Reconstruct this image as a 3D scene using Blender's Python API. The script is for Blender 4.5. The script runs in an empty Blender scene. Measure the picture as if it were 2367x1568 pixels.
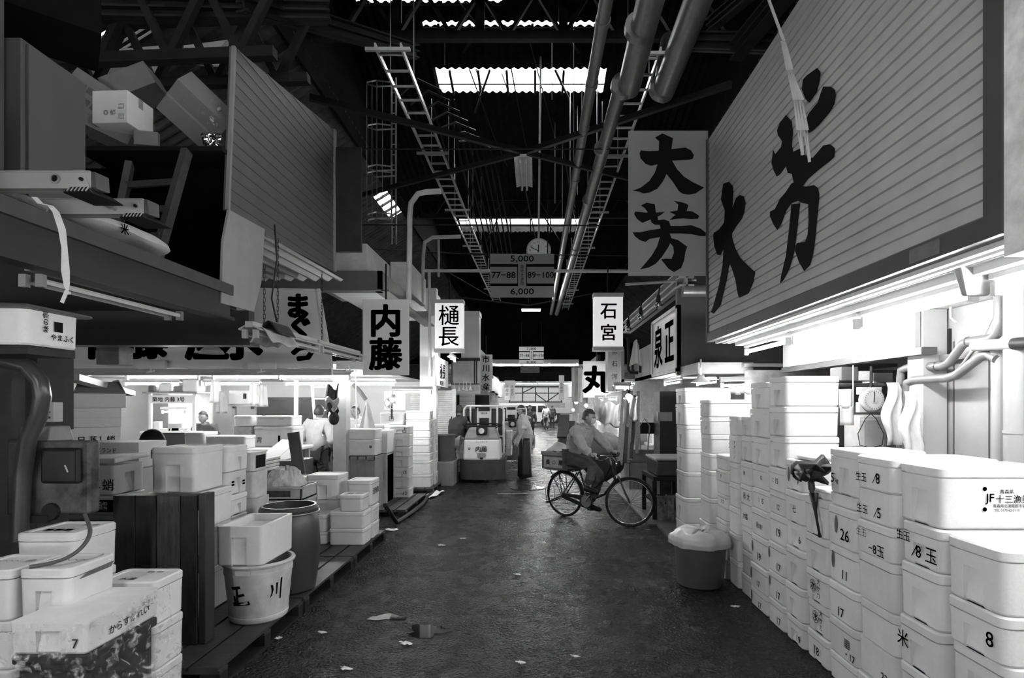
import bpy, bmesh, math, random
from mathutils import Vector, Matrix, noise
random.seed(7)
S = bpy.context.scene
COL = S.collection
PI = math.pi
V = Vector

# ---------------------------------------------------------------- camera, world, exposure
F = 1300.0                       # focal length in pixels of the 2367 px wide frame
CX, CY, EYE = 1238.0, 937.0, 1.72
cd = bpy.data.cameras.new('camera'); cam = bpy.data.objects.new('camera', cd); COL.objects.link(cam)
cam.location = (0, 0, EYE); cam.rotation_euler = (PI / 2, 0, 0)
cd.sensor_width = 36; cd.lens = 36 * F / 2367; cd.clip_end = 300; cd.clip_start = .05
cd.shift_x = -(CX - 1183.5) / 2367; cd.shift_y = (CY - 784) / 2367
S.camera = cam
W = bpy.data.worlds.new('daylight'); S.world = W; W.use_nodes = True
W.node_tree.nodes['Background'].inputs[0].default_value = (1, 1, 1, 1)
W.node_tree.nodes['Background'].inputs[1].default_value = 13.0
S.view_settings.view_transform = 'Standard'; S.view_settings.look = 'None'
S.view_settings.gamma = 1; S.view_settings.use_curve_mapping = False
S.view_settings.exposure = 0.3
S.cycles.use_denoising = True
S.cycles.max_bounces = 7; S.cycles.diffuse_bounces = 4; S.cycles.glossy_bounces = 3
S.cycles.sample_clamp_indirect = 6; S.cycles.caustics_reflective = False; S.cycles.caustics_refractive = False

def at(px, py, Y): return V(((px - CX) * Y / F, Y, EYE - (py - CY) * Y / F))   # a place on the photograph, put at distance Y
def Yx(px, X): return X * F / (px - CX)

# ---------------------------------------------------------------- materials (all neutral greys)
MATS = {}
def mat(name, v, rough=.6, var=.12, scale=14, metal=0, bump=0, rnd=0, emit=0, spec=.5, streak=None):
    if name in MATS: return MATS[name]
    m = bpy.data.materials.new(name); m.use_nodes = True; MATS[name] = m
    nt = m.node_tree; N = nt.nodes; L = nt.links; b = N['Principled BSDF']
    b.inputs['Roughness'].default_value = rough; b.inputs['Metallic'].default_value = metal
    b.inputs['Specular IOR Level'].default_value = spec
    b.inputs['Base Color'].default_value = (v, v, v, 1)
    if emit:
        b.inputs['Emission Color'].default_value = (1, 1, 1, 1); b.inputs['Emission Strength'].default_value = emit
        return m
    tc = N.new('ShaderNodeTexCoord'); nz = N.new('ShaderNodeTexNoise'); nz.inputs['Scale'].default_value = scale
    nz.inputs['Detail'].default_value = 5; nz.inputs['Roughness'].default_value = .65
    if streak:
        mp = N.new('ShaderNodeMapping'); mp.inputs['Scale'].default_value = streak
        L.new(tc.outputs['Object'], mp.inputs[0]); L.new(mp.outputs[0], nz.inputs['Vector'])
    else: L.new(tc.outputs['Object'], nz.inputs['Vector'])
    mr = N.new('ShaderNodeMapRange'); mr.inputs[1].default_value = .3; mr.inputs[2].default_value = .7
    mr.inputs[3].default_value = v * (1 - var); mr.inputs[4].default_value = min(.95, v * (1 + var * .6))
    L.new(nz.outputs['Fac'], mr.inputs[0]); out = mr.outputs[0]
    if rnd:
        oi = N.new('ShaderNodeObjectInfo'); ma = N.new('ShaderNodeMath'); ma.operation = 'MULTIPLY_ADD'
        ma.inputs[1].default_value = rnd; ma.inputs[2].default_value = 1 - rnd; L.new(oi.outputs['Random'], ma.inputs[0])
        mm = N.new('ShaderNodeMath'); mm.operation = 'MULTIPLY'; L.new(out, mm.inputs[0]); L.new(ma.outputs[0], mm.inputs[1]); out = mm.outputs[0]
    L.new(out, b.inputs['Base Color'])
    if bump:
        n2 = N.new('ShaderNodeTexNoise'); n2.inputs['Scale'].default_value = scale * 8; n2.inputs['Detail'].default_value = 3
        L.new(tc.outputs['Object'], n2.inputs['Vector'])
        bp = N.new('ShaderNodeBump'); bp.inputs['Strength'].default_value = bump; bp.inputs['Distance'].default_value = .01
        L.new(n2.outputs['Fac'], bp.inputs['Height']); L.new(bp.outputs[0], b.inputs['Normal'])
    return m
foam = mat('white_foam', .78, .55, .07, 9, rnd=.12, bump=.12)
foam_old = mat('scuffed_foam', .66, .6, .22, 7, rnd=.12, bump=.15)
foam_in = mat('foam_hollow', .6, .7, .1, 9)
card = mat('cardboard', .2, .8, .1, 12, rnd=.15)
card_w = mat('white_carton', .7, .7, .06, 10)
ink = mat('black_ink', .008, .75, 0, spec=.06)
ink_soft = mat('grey_ink', .10, .7, .3, 30)
ink_red = mat('faded_ink', .2, .7, .2, 30)
white = mat('white_paint', .72, .45, .08, 4)
wall_w = mat('shop_wall_paint', .33, .5, .1, 3)
white_d = mat('dirty_white_paint', .55, .5, .25, 3)
grey = mat('grey_paint', .25, .5, .2, 5)
grey_l = mat('light_grey_paint', .42, .5, .15, 4)
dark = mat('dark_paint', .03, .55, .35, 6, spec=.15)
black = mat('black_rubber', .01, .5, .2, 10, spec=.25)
steel_d = mat('dark_steel', .02, .6, .4, 6, spec=.12)
steel = mat('galvanised_steel', .42, .38, .2, 9, metal=.6)
alu = mat('aluminium', .5, .4, .12, 5, metal=.1)
chrome = mat('chrome', .7, .15, .05, 5, metal=1)
plastic_d = mat('dark_plastic', .06, .38, .15, 5)
plastic_g = mat('grey_plastic', .085, .4, .15, 5)
plastic_w = mat('white_plastic', .6, .35, .2, 6)
wood_d = mat('dark_wet_wood', .02, .5, .6, 5, spec=.2, streak=(6, 6, 1))
wood = mat('weathered_wood', .22, .65, .4, 4, streak=(10, 1.5, 10))
wood_deck = mat('pallet_wood', .04, .45, .5, 4, streak=(2, 8, 8))
rust = mat('rusted_paint', .10, .5, 1.0, 4.5)
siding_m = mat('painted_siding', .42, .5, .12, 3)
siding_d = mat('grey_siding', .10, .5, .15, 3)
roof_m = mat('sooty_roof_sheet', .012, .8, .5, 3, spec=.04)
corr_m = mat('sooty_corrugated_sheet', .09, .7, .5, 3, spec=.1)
sign_w = mat('white_sign_board', .66, .4, .05, 3)
sign_g = mat('grey_sign_board', .27, .45, .08, 3)
skin_m = mat('skin', .32, .55, .1, 12)
hair_m = mat('dark_hair', .03, .55, .5, 40)
cloth_w = mat('white_cloth', .66, .85, .1, 14, bump=.15)
jacket_w = mat('pale_jacket', .42, .85, .12, 14, bump=.15)
cloth_g = mat('grey_cloth', .36, .9, .12, 18, bump=.2)
cloth_d = mat('dark_cloth', .03, .85, .3, 14, bump=.2)
cloth_m = mat('mid_dark_cloth', .075, .9, .2, 14, bump=.2)
apron_m = mat('black_rubber_apron', .01, .38, .3, 6)
tile_m = mat('stall_wall', .5, .4, .06, 3)
glass_dk = mat('dark_glass', .02, .08, .1, 3)
tube_on = mat('lit_tube', 1, emit=230)
tube_mid = mat('lit_canopy_tube', 1, emit=135)
tube_high = mat('lit_high_lamp', 1, emit=800)
tube_stall = mat('lit_stall_tube', 1, emit=170)
lantern_m = mat('lit_lantern_face', .8, emit=.42)
tube_dim = mat('far_lit_tube', 1, emit=130)
bulb_on = mat('lit_bulb', 1, emit=300)
tube_off = mat('unlit_tube', .6, .2, .05, 3)
lamp_panel = mat('lit_sign_panel', .8, emit=.55)

def film_mat(name, alpha, rough=.2, v=.8):
    m = bpy.data.materials.new(name); m.use_nodes = True; nt = m.node_tree; N = nt.nodes; L = nt.links
    b = N['Principled BSDF']; b.inputs['Base Color'].default_value = (v, v, v, 1); b.inputs['Roughness'].default_value = rough
    tr = N.new('ShaderNodeBsdfTransparent'); mx = N.new('ShaderNodeMixShader'); mx.inputs[0].default_value = alpha
    L.new(tr.outputs[0], mx.inputs[1]); L.new(b.outputs[0], mx.inputs[2]); L.new(mx.outputs[0], N['Material Output'].inputs[0])
    return m
film = film_mat('clear_plastic_film', .3, .2, .6)
_n = film.node_tree; _m = next(q for q in _n.nodes if q.type == 'MIX_SHADER')        # doubled-over creases and the glints on them, painted in as pale streaks
_t = _n.nodes.new('ShaderNodeTexCoord'); _z = _n.nodes.new('ShaderNodeTexNoise'); _z.inputs['Scale'].default_value = 16; _z.inputs['Detail'].default_value = 6; _z.inputs['Distortion'].default_value = .9
_r = _n.nodes.new('ShaderNodeMapRange'); _r.inputs[1].default_value = .52; _r.inputs[2].default_value = .66; _r.inputs[3].default_value = .06; _r.inputs[4].default_value = .6
_n.links.new(_t.outputs['Object'], _z.inputs['Vector']); _n.links.new(_z.outputs['Fac'], _r.inputs[0]); _n.links.new(_r.outputs[0], _m.inputs[0])
film_milky = film_mat('milky_plastic_bag', .75, .25, .7)
pane_m = film_mat('dirty_skylight_pane', .25, .4, .6)

def floor_mat():
    m = bpy.data.materials.new('wet_asphalt'); m.use_nodes = True; nt = m.node_tree; N = nt.nodes; L = nt.links; b = N['Principled BSDF']
    tc = N.new('ShaderNodeTexCoord')
    def noise(s, d=4, r=.6):
        n = N.new('ShaderNodeTexNoise'); n.inputs['Scale'].default_value = s; n.inputs['Detail'].default_value = d; n.inputs['Roughness'].default_value = r
        L.new(tc.outputs['Object'], n.inputs['Vector']); return n.outputs['Fac']
    def rng(x, a, bb, c, d):
        r = N.new('ShaderNodeMapRange'); r.inputs[1].default_value = a; r.inputs[2].default_value = bb; r.inputs[3].default_value = c; r.inputs[4].default_value = d
        L.new(x, r.inputs[0]); return r.outputs[0]
    def math_(op, x, y):
        k = N.new('ShaderNodeMath'); k.operation = op
        for i, q in enumerate((x, y)):
            if isinstance(q, (int, float)): k.inputs[i].default_value = q
            else: L.new(q, k.inputs[i])
        return k.outputs[0]
    big = noise(.7, 5); mid = noise(5, 5); fine = noise(42, 3, .75); vor = N.new('ShaderNodeTexVoronoi'); vor.inputs['Scale'].default_value = 48
    L.new(tc.outputs['Object'], vor.inputs['Vector'])
    col = math_('MULTIPLY', rng(big, .3, .7, .5, 1.25), rng(fine, .3, .7, .0005, .007))
    cb = N.new('ShaderNodeCombineColor')
    for i in range(3): L.new(col, cb.inputs[i])
    L.new(cb.outputs[0], b.inputs['Base Color'])
    L.new(math_('ADD', rng(big, .3, .7, .13, .24), rng(mid, .3, .7, 0, .16)), b.inputs['Roughness'])
    bp = N.new('ShaderNodeBump'); bp.inputs['Distance'].default_value = .045
    L.new(rng(big, .33, .45, .25, 1.0), bp.inputs['Strength'])
    L.new(math_('ADD', math_('MULTIPLY', vor.outputs['Distance'], .8), fine), bp.inputs['Height']); L.new(bp.outputs[0], b.inputs['Normal'])
    b.inputs['Specular IOR Level'].default_value = .34
    return m

# ---------------------------------------------------------------- mesh builder
class MB:
    def __init__(s): s.b = bmesh.new()
    def box(s, x0, x1, y0, y1, z0, z1): return s.hexa([(x0, y0, z0), (x1, y0, z0), (x1, y1, z0), (x0, y1, z0), (x0, y0, z1), (x1, y0, z1), (x1, y1, z1), (x0, y1, z1)])
    def hexa(s, p):
        v = [s.b.verts.new(q) for q in p]
        for f in ((3, 2, 1, 0), (4, 5, 6, 7), (0, 1, 5, 4), (1, 2, 6, 5), (2, 3, 7, 6), (3, 0, 4, 7)): s.b.faces.new([v[i] for i in f])
        return s
    def obox(s, c, size, M=None):
        a, b, d = [q / 2 for q in size]; M = M or Matrix.Identity(3); c = V(c)
        return s.hexa([c + M @ V(q) for q in ((-a, -b, -d), (a, -b, -d), (a, b, -d), (-a, b, -d), (-a, -b, d), (a, -b, d), (a, b, d), (-a, b, d))])
    def bar(s, p, q, w, h=None, up=(0, 0, 1)):
        p, q = V(p), V(q); d = (q - p).normalized(); up = V(up)
        if abs(d.dot(up)) > .98: up = V((0, 1, 0))
        x = d.cross(up).normalized(); z = x.cross(d); h = h or w; x *= w / 2; z *= h / 2
        return s.hexa([p - x - z, p + x - z, q + x - z, q - x - z, p - x + z, p + x + z, q + x + z, q - x + z])
    def tube(s, pts, r, n=8, closed=False, caps=True):
        pts = [V(p) for p in pts]; k = len(pts); rs = r if isinstance(r, (list, tuple)) else [r] * k; rings = []; x = None
        for i, p in enumerate(pts):
            if closed: d = pts[(i + 1) % k] - pts[i - 1]
            else: d = pts[min(i + 1, k - 1)] - pts[max(i - 1, 0)]
            d.normalize()
            if x is None: x = d.cross(V((0, 0, 1)) if abs(d.z) < .95 else V((1, 0, 0))).normalized()
            else: x = (x - d * x.dot(d)).normalized()
            y = d.cross(x); rings.append([s.b.verts.new(p + (x * math.cos(2 * PI * j / n) + y * math.sin(2 * PI * j / n)) * rs[i]) for j in range(n)])
        for i in range(k if closed else k - 1):
            a, b = rings[i], rings[(i + 1) % k]
            for j in range(n): s.b.faces.new((a[j], a[(j + 1) % n], b[(j + 1) % n], b[j]))
        if caps and not closed:
            s.b.faces.new(rings[0][::-1]); s.b.faces.new(rings[-1])
        return s
    def lathe(s, prof, c=(0, 0, 0), n=24, axis='z', caps=True):
        c = V(c); rings = []
        def P(r, h, t):
            u, w = r * math.cos(t), r * math.sin(t)
            return c + (V((u, w, h)) if axis == 'z' else V((u, h, w)) if axis == 'y' else V((h, u, w)))
        for r, h in prof: rings.append([s.b.verts.new(P(max(r, 1e-4), h, 2 * PI * j / n)) for j in range(n)])
        for a, b in zip(rings, rings[1:]):
            for j in range(n): s.b.faces.new((a[j], a[(j + 1) % n], b[(j + 1) % n], b[j]))
        if caps:
            s.b.faces.new(rings[0][::-1]); s.b.faces.new(rings[-1])
        return s
    def ball(s, c, r, n=12, m=8):
        r = r if isinstance(r, (list, tuple)) else (r, r, r)
        t = bmesh.new(); bmesh.ops.create_uvsphere(t, u_segments=n, v_segments=m, radius=1)
        s.merge(t, Matrix.Translation(c) @ Matrix.Diagonal((*r, 1))); return s
    def merge(s, t, M=None):
        me = bpy.data.meshes.new('tmp'); t.to_mesh(me); t.free()
        if M is not None: me.transform(M)
        s.b.from_mesh(me); bpy.data.meshes.remove(me); return s
    def prism(s, pts, vec):                      # polygon (possibly concave) given thickness
        pts = [V(p) for p in pts]; vec = V(vec)
        a = [s.b.verts.new(p) for p in pts]; b = [s.b.verts.new(p + vec) for p in pts]
        e = [s.b.edges.new((a[i], a[(i + 1) % len(a)])) for i in range(len(a))]
        r = bmesh.ops.triangle_fill(s.b, edges=e, use_beauty=True); fs = [g for g in r['geom'] if isinstance(g, bmesh.types.BMFace)]
        mp = dict(zip(a, b))
        for f in fs: s.b.faces.new([mp[v] for v in f.verts])
        for i in range(len(a)): s.b.faces.new((a[i], a[(i + 1) % len(a)], b[(i + 1) % len(a)], b[i]))
        return s
    def grid(s, fn, nu, nv):
        g = [[s.b.verts.new(fn(i / nu, j / nv)) for j in range(nv + 1)] for i in range(nu + 1)]
        for i in range(nu):
            for j in range(nv): s.b.faces.new((g[i][j], g[i + 1][j], g[i + 1][j + 1], g[i][j + 1]))
        return s
    def build(s, name, m, parent=None, world=False, smooth=False, bevel=0, solid=0):
        bmesh.ops.recalc_face_normals(s.b, faces=s.b.faces[:])
        me = bpy.data.meshes.new(name); s.b.to_mesh(me); s.b.free()
        for q in (m if isinstance(m, (list, tuple)) else [m]): me.materials.append(q)
        if smooth:
            for p in me.polygons: p.use_smooth = True
        o = bpy.data.objects.new(name, me); COL.objects.link(o)
        if smooth == 'auto':
            me.set_sharp_from_angle(angle=math.radians(35))
        if bevel:
            q = o.modifiers.new('edge', 'BEVEL'); q.width = bevel; q.segments = 2; q.limit_method = 'ANGLE'; q.angle_limit = .6
        if solid:
            q = o.modifiers.new('thick', 'SOLIDIFY'); q.thickness = solid
        if parent:
            o.parent = parent
            if world and parent.type == 'EMPTY': o.matrix_parent_inverse = base_matrix(parent).inverted()
        return o
def base_matrix(e): return Matrix.Translation(e.location) @ e.rotation_euler.to_matrix().to_4x4()
def tag(o, label, cat, group=None, kind=None):
    if kind: o['kind'] = kind
    if label: o['label'] = label
    if cat: o['category'] = cat
    if group: o['group'] = group
    return o
def thing(name, label, cat, loc=(0, 0, 0), rz=0, group=None):
    e = bpy.data.objects.new(name, None); COL.objects.link(e); e.location = loc; e.rotation_euler = (0, 0, rz); e.empty_display_size = .1
    return tag(e, label, cat, group)
def struct(o, label=None): o['kind'] = 'structure'; return tag(o, label, None)
def copy_thing(src, loc, rz, label):
    c = src.copy(); COL.objects.link(c); c.location = loc; c.rotation_euler = (0, 0, rz); c['label'] = label
    for ch in src.children:
        d = ch.copy(); COL.objects.link(d); d.parent = c
        for g in ch.children:
            h = g.copy(); COL.objects.link(h); h.parent = d
    return c

# lettering: the built-in typeface turned into a thin mesh
FACE = {'f': Matrix(((1, 0, 0), (0, 0, -1), (0, 1, 0))), 'l': Matrix(((0, 0, -1), (-1, 0, 0), (0, 1, 0))),
        'r': Matrix(((0, 0, 1), (1, 0, 0), (0, 1, 0))), 't': Matrix.Identity(3), 'b': Matrix(((-1, 0, 0), (0, 0, 1), (0, 1, 0)))}
_tc = bpy.data.curves.new('type', 'FONT'); _to = bpy.data.objects.new('type', _tc); COL.objects.link(_to)
def text_bm(body, size, bold=0, stretch=1, res=2):
    _tc.body = body; _tc.size = size; _tc.resolution_u = res; _tc.align_x = 'CENTER'; _tc.align_y = 'CENTER'
    dg = bpy.context.evaluated_depsgraph_get(); dg.update()
    me = bpy.data.meshes.new_from_object(_to.evaluated_get(dg)); t = bmesh.new(); t.from_mesh(me)
    if bold:                                      # brush weight: the same strokes laid again, a little to each side
        for k in range(16):
            n0 = len(t.verts); t.from_mesh(me); t.verts.ensure_lookup_table()
            a = k * PI / 8
            for v in t.verts[n0:]: v.co.x += bold * math.cos(a); v.co.y += bold * math.sin(a) * .8
    bpy.data.meshes.remove(me)
    for v in t.verts: v.co.x *= stretch
    if t.verts:
        lo = min(v.co.y for v in t.verts); hi = max(v.co.y for v in t.verts); l2 = min(v.co.x for v in t.verts); h2 = max(v.co.x for v in t.verts)
        for v in t.verts: v.co.y -= (lo + hi) / 2; v.co.x -= (l2 + h2) / 2
    return t
def put_text(mb, body, size, pos, face='f', bold=0, stretch=1, rot=0, res=2):
    M = Matrix.Translation(pos) @ FACE[face].to_4x4() @ Matrix.Rotation(rot, 4, 'Z')
    mb.merge(text_bm(body, size, bold, stretch, res), M); return mb
# ================================================================ the hall shell
m = MB(); m.grid(lambda u, v: V((-13 + 26 * u, -5 + 75 * v, 0)), 2, 4); fl = struct(m.build('floor', floor_mat()))

def corr(m, o, u, v, waves, amp, nrm):           # wavy sheet, ridges along v
    o, u, v, nrm = V(o), V(u), V(v), V(nrm); k = waves * 6
    return m.grid(lambda a, b: o + u * a + v * b + nrm * (amp * math.sin(2 * PI * waves * a)), k, 1)
# saw-tooth bays of the roof: each plane falls from 9.4 m to 7.6 m, with strips of skylight let in
HX = 3.6
BAY = [(-8, []), (0, [(2.5, 3.2, -3, 3)]), (8, [(2.0, 2.06, -3.2, -.6), (2.44, 2.53, -2.1, 1.4), (3.5, 4.12, -2.05, 1.45)]), (16, [(4.1, 5.15, -2.75, 1.65)]), (24, []), (32, []), (40, []), (48, []), (56, [])]  # strip in the bay overhead: unseen skylight, added to light the trusses
k_pane = 0
for y0, strips in BAY:
    m = MB()
    def zr(l): return 9.4 - .225 * l
    def piece(la, lb, xa, xb):
        nx = max(2, int((xb - xa) / .027)); m.grid(lambda u, v: V((xa + (xb - xa) * u, y0 + la - .01 + (lb - la + .02) * v, zr(la + (lb - la) * v) + .022 * math.sin((xa + (xb - xa) * u) * 39.27))), nx, 1)
    l = 0
    for la, lb, xa, xb in strips:
        piece(l, la, -HX, HX); piece(la, lb, -HX, xa); piece(la, lb, xb, HX); l = lb
    piece(l, 8, -HX, HX)
    m.box(-HX, HX, y0 + 7.98, y0 + 8.02, 7.55, 9.45)
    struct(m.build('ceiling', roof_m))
    for la, lb, xa, xb in strips:
        k_pane += 1; q = MB(); nx = int((xb - xa) / .027); q.grid(lambda u, v: V((xa - .02 + (xb - xa + .04) * u, y0 + la - .03 + (lb - la + .06) * v, zr(la + (lb - la) * v) + .012 + .022 * math.sin((xa + (xb - xa) * u) * 39.27))), nx, 1)
        w = struct(q.build('window_%d' % k_pane, pane_m))
        q = MB(); n = 6
        for i in range(n): x = xa + (xb - xa) * (i + .5) / n; q.bar((x, y0 + la, zr(la) - .06), (x, y0 + lb, zr(lb) - .06), .05)
        q.bar((xa, y0 + (la + lb) / 2, zr((la + lb) / 2) - .08), (xb, y0 + (la + lb) / 2, zr((la + lb) / 2) - .08), .02)
        q.bar((xa + (xb - xa) * .32, y0 + la - .1, zr(la) - .1), (xa + (xb - xa) * .2, y0 + lb + .4, zr(lb) - .25), .04)
        q.bar((xa + (xb - xa) * .7, y0 + la - .1, zr(la) - .1), (xa + (xb - xa) * .84, y0 + lb + .4, zr(lb) - .25), .04)
        q.build('glazing_bars', steel_d, w)
# side aisles: sloping corrugated roofs, side walls, gable wall
for sd, nm in ((-1, 'left'), (1, 'right')):
    m = MB(); m.box(min(sd * HX, sd * (HX + .06)), max(sd * HX, sd * (HX + .06)), -8, 64, 7.0, 9.6)
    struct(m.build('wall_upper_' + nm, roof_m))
    def side(y0, y1, xa, xb):
        za, zb = 7.3 - .62 * (abs(xa) - HX), 7.3 - .62 * (abs(xb) - HX)
        corr(m, (xa, y0, za), (0, y1 - y0, 0), (xb - xa, 0, zb - za), max(2, int((y1 - y0) / .2)), .035, (sd * .5, 0, .85))
    m = MB(); holes = [(6.85, 7.2, 4.2, 5.6), (14.2, 15.9, 3.65, 4.1)] if sd < 0 else [(8.6, 8.9, 4.6, 5.4)]
    y = -8
    for ya, yb, xa, xb in holes:
        side(y, ya, sd * HX, sd * 9.6); side(ya, yb, sd * HX, sd * xa); side(ya, yb, sd * xb, sd * 9.6); y = yb
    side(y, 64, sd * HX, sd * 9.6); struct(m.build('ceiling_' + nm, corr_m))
    for ya, yb, xa, xb in holes:
        m = MB(); k_pane += 1; za, zb = 7.3 - .62 * (xa - HX) + .02, 7.3 - .62 * (xb - HX) + .02
        corr(m, (sd * xa, ya, za), (0, yb - ya, 0), (sd * (xb - xa), 0, zb - za), int((yb - ya) / .2), .035, (sd * .5, 0, .85))
        w = struct(m.build('window_%d' % k_pane, pane_m))
        m = MB()
        for i in range(4): yy = ya + (yb - ya) * (i + .5) / 4; m.bar((sd * xa, yy, za - .06), (sd * xb, yy, zb - .06), .05)
        m.build('glazing_bars', steel_d, w)
    m = MB(); m.box(min(sd * 9.5, sd * 9.6), max(sd * 9.5, sd * 9.6), -8, 64, 0, 4.6); struct(m.build('wall_' + nm, mat('sooty_wall', .12, .7, .3, 2)))
m = MB(); m.box(-9.6, 9.6, -8.1, -8, 0, 9.6); struct(m.build('wall_front', roof_m))
# the dark gable that closes the hall above the far roadway, and the end wall beyond it
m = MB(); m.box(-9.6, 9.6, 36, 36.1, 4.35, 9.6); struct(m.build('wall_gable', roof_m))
m = MB(); m.box(-9.6, 9.6, 58, 58.1, 0, 9.6); struct(m.build('wall_back', mat('pale_end_wall', .5, .6, .1, 2)))
m = MB(); m.box(-9.6, 9.6, 36.1, 58, 4.6, 4.7); struct(m.build('ceiling_back', mat('grey_soffit', .35, .6, .2, 2)))

# roof trusses
def truss(y, z0, z1, label, xa=-HX + .05, xb=HX - .05, n=12, w=.11):
    t = thing('roof_truss', label, 'roof truss', (0, y, z0), group=None)
    m = MB(); m.bar((xa, 0, 0), (xb, 0, 0), w, w * 1.2); m.build('bottom_chord', steel_d, t)
    m = MB(); m.bar((xa, 0, z1 - z0), (xb, 0, z1 - z0), w, w); m.build('top_chord', steel_d, t)
    m = MB()
    for i in range(n):
        x0 = xa + (xb - xa) * i / n; x1 = xa + (xb - xa) * (i + 1) / n
        a, b = (0, z1 - z0) if i % 2 else (z1 - z0, 0); m.bar((x0, 0, a), (x1, 0, b), w * .8, .05)
        if i % 3 == 0: m.bar((x0, 0, 0), (x0, 0, z1 - z0), w * 1.3, .05)
    m.build('web', steel_d, t)
    return t
truss(9.0, 7.62, 8.35, 'black steel roof truss with zigzag webs above the wide skylight', n=16)
truss(6.6, 6.6, 7.5, 'near black roof truss across the top edge of the view', n=14)
truss(17.2, 7.5, 8.2, 'black roof truss just in front of the farther skylight strip', n=16)
# side trusses over the left loft
for i, (y, lab) in enumerate(((5.4, 'black lattice girder over the loft with the toppled cartons'), (6.2, 'black lattice girder behind the loft, against the daylit panes'))):
    t = thing('lattice_girder', lab, 'girder', (-5.2, y, 5.0 + .22 * i))
    m = MB(); L = 2.7
    m.bar((0, 0, 0), (L, 0, .1), .1); m.build('bottom_chord', steel_d, t)
    m = MB(); m.bar((0, 0, .7), (L, 0, .8), .1); m.build('top_chord', steel_d, t)
    m = MB()
    for k in range(8):
        x = L * k / 8; m.bar((x, 0, .1 * k / 8 + (.0 if k % 2 else .7)), (x + L / 8, 0, .1 * k / 8 + (.7 if k % 2 else 0)), .07)
    m.build('web', steel_d, t)
# near dark steel members along the top of the frame
def beam(name, p, q, w, h, m_, label, cat='beam'):
    b = MB(); d = V(q) - V(p); b.bar(p, q, w, .02, up=(0, 0, 1)); n = V((0, 0, h / 2 - .01))
    b.bar(V(p) + n, V(q) + n, w, .02); b.bar(V(p) - n, V(q) - n, w, .02); b.bar(p, q, .025, h); return tag(b.build(name, m_), label, cat)
beam('steel_beam', at(560, 0, 5.5), at(960, 120, 8.8), .16, .22, steel_d, 'dark riveted beam slanting from the top edge to the left ladder tray')
beam('steel_beam', at(180, 20, 5.2), at(760, 30, 6.2), .14, .2, steel_d, 'dark beam across the top left above the loft cartons')
beam('steel_beam', at(1560, 95, 6.8), at(1790, 100, 6.0), .12, .2, steel_d, 'short dark beam beside the top corner of the large slatted sign wall')
beam('steel_beam', at(1700, 120, 6.0), at(1850, -60, 5.0), .14, .2, steel_d, 'dark beam rising past the top of the large slatted sign wall')
beam('steel_beam', at(1640, 60, 6.6), at(1760, -40, 5.6), .1, .16, steel_d, 'dark strut between the vent pipes and the slatted sign wall')

# ladder-shaped cable trays
def tray(label, xl, xr, z, y0, y1, dx, pitch=.36):
    t = thing('cable_ladder', label, 'cable tray', (0, 0, z), group='ladder-shaped cable trays under the roof')
    for x in (xl, xr):
        m = MB(); m.bar((x, y0, 0), (x + dx, y1, 0), .022, .07); m.build('side_rail', steel, t)
    k = int((y1 - y0) / pitch); W2 = (xr - xl) / 2
    def rep(nm, mb, places):                     # the first one built, the rest copies of it
        o = mb.build(nm, steel, t)
        for i, p in enumerate(places):
            if i: o = o.copy(); COL.objects.link(o)
            o.location = p
    def X(i): return xl + W2 + dx * (pitch * i) / (y1 - y0)
    m = MB(); m.bar((-W2, 0, 0), (W2, 0, 0), .03, .025); rep('rung', m, [(X(i + .5), y0 + pitch * (i + .5), 0) for i in range(k)])
    m = MB(); m.bar((-W2 - .12, 0, -.05), (W2 + .12, 0, -.05), .04, .04); rep('cross_bar', m, [(X(i), y0 + pitch * i, 0) for i in range(0, k, 8)])
    m = MB(); m.tube([(0, 0, 0), (0, 0, 1.3)], .008, 5); rep('hanger_rod', m, [(X(i) + s * W2, y0 + pitch * i, 0) for i in range(2, k, 8) for s in (1, -1)])
    return t
tray('left-hand ladder-shaped cable tray running into the hall beside the sooty corrugated slope', -2.0, -1.68, 6.2, 7.0, 24, .18)
tray('right-hand ladder-shaped cable tray running beside the vent pipes', 1.27, 1.56, 6.15, 7.0, 26, -.05)
# cable bundles slung from the left tray
for i in range(7):
    x = -1.62 + .12 * i; m = MB(); y = 9.6 + .25 * i; zt = 7.1 - .05 * i
    m.tube([(x - .5, y - .9, 6.5), (x - .3, y - .5, zt - .1), (x, y, zt), (x + .12, y + .6, zt - .3), (x + .2, y + 2.6, 6.2), (x + .3, y + 7, 5.4)], .02, 5)
    tag(m.build('cable', black), 'one of the black cables curving down from the left cable tray', 'cable', 'black cables slung from the left tray')
for i, (a, b) in enumerate((((1085, 160, 11), (1180, 400, 15)), ((1100, 160, 11.5), (1190, 420, 16)), ((1180, 150, 11), (1235, 420, 14)), ((1215, 60, 10.4), (1330, 480, 17)), ((1160, 170, 12), (1270, 470, 18)), ((1300, 330, 12), (1340, 560, 17)), ((1215, 440, 10.6), (1260, 640, 17)), ((1130, 300, 14), (1180, 560, 20)), ((1050, 230, 12), (1110, 480, 18)), ((1000, 240, 11), (1080, 520, 18)))):
    m = MB(); p, q = at(*a), at(*b); m.tube([p, p.lerp(q, .5) + V((0, 0, -.12)), q], .014, 5)
    tag(m.build('cable', black), 'one of the thin black cables crossing the air below the skylights', 'cable', 'thin black cables below the skylights')
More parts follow.
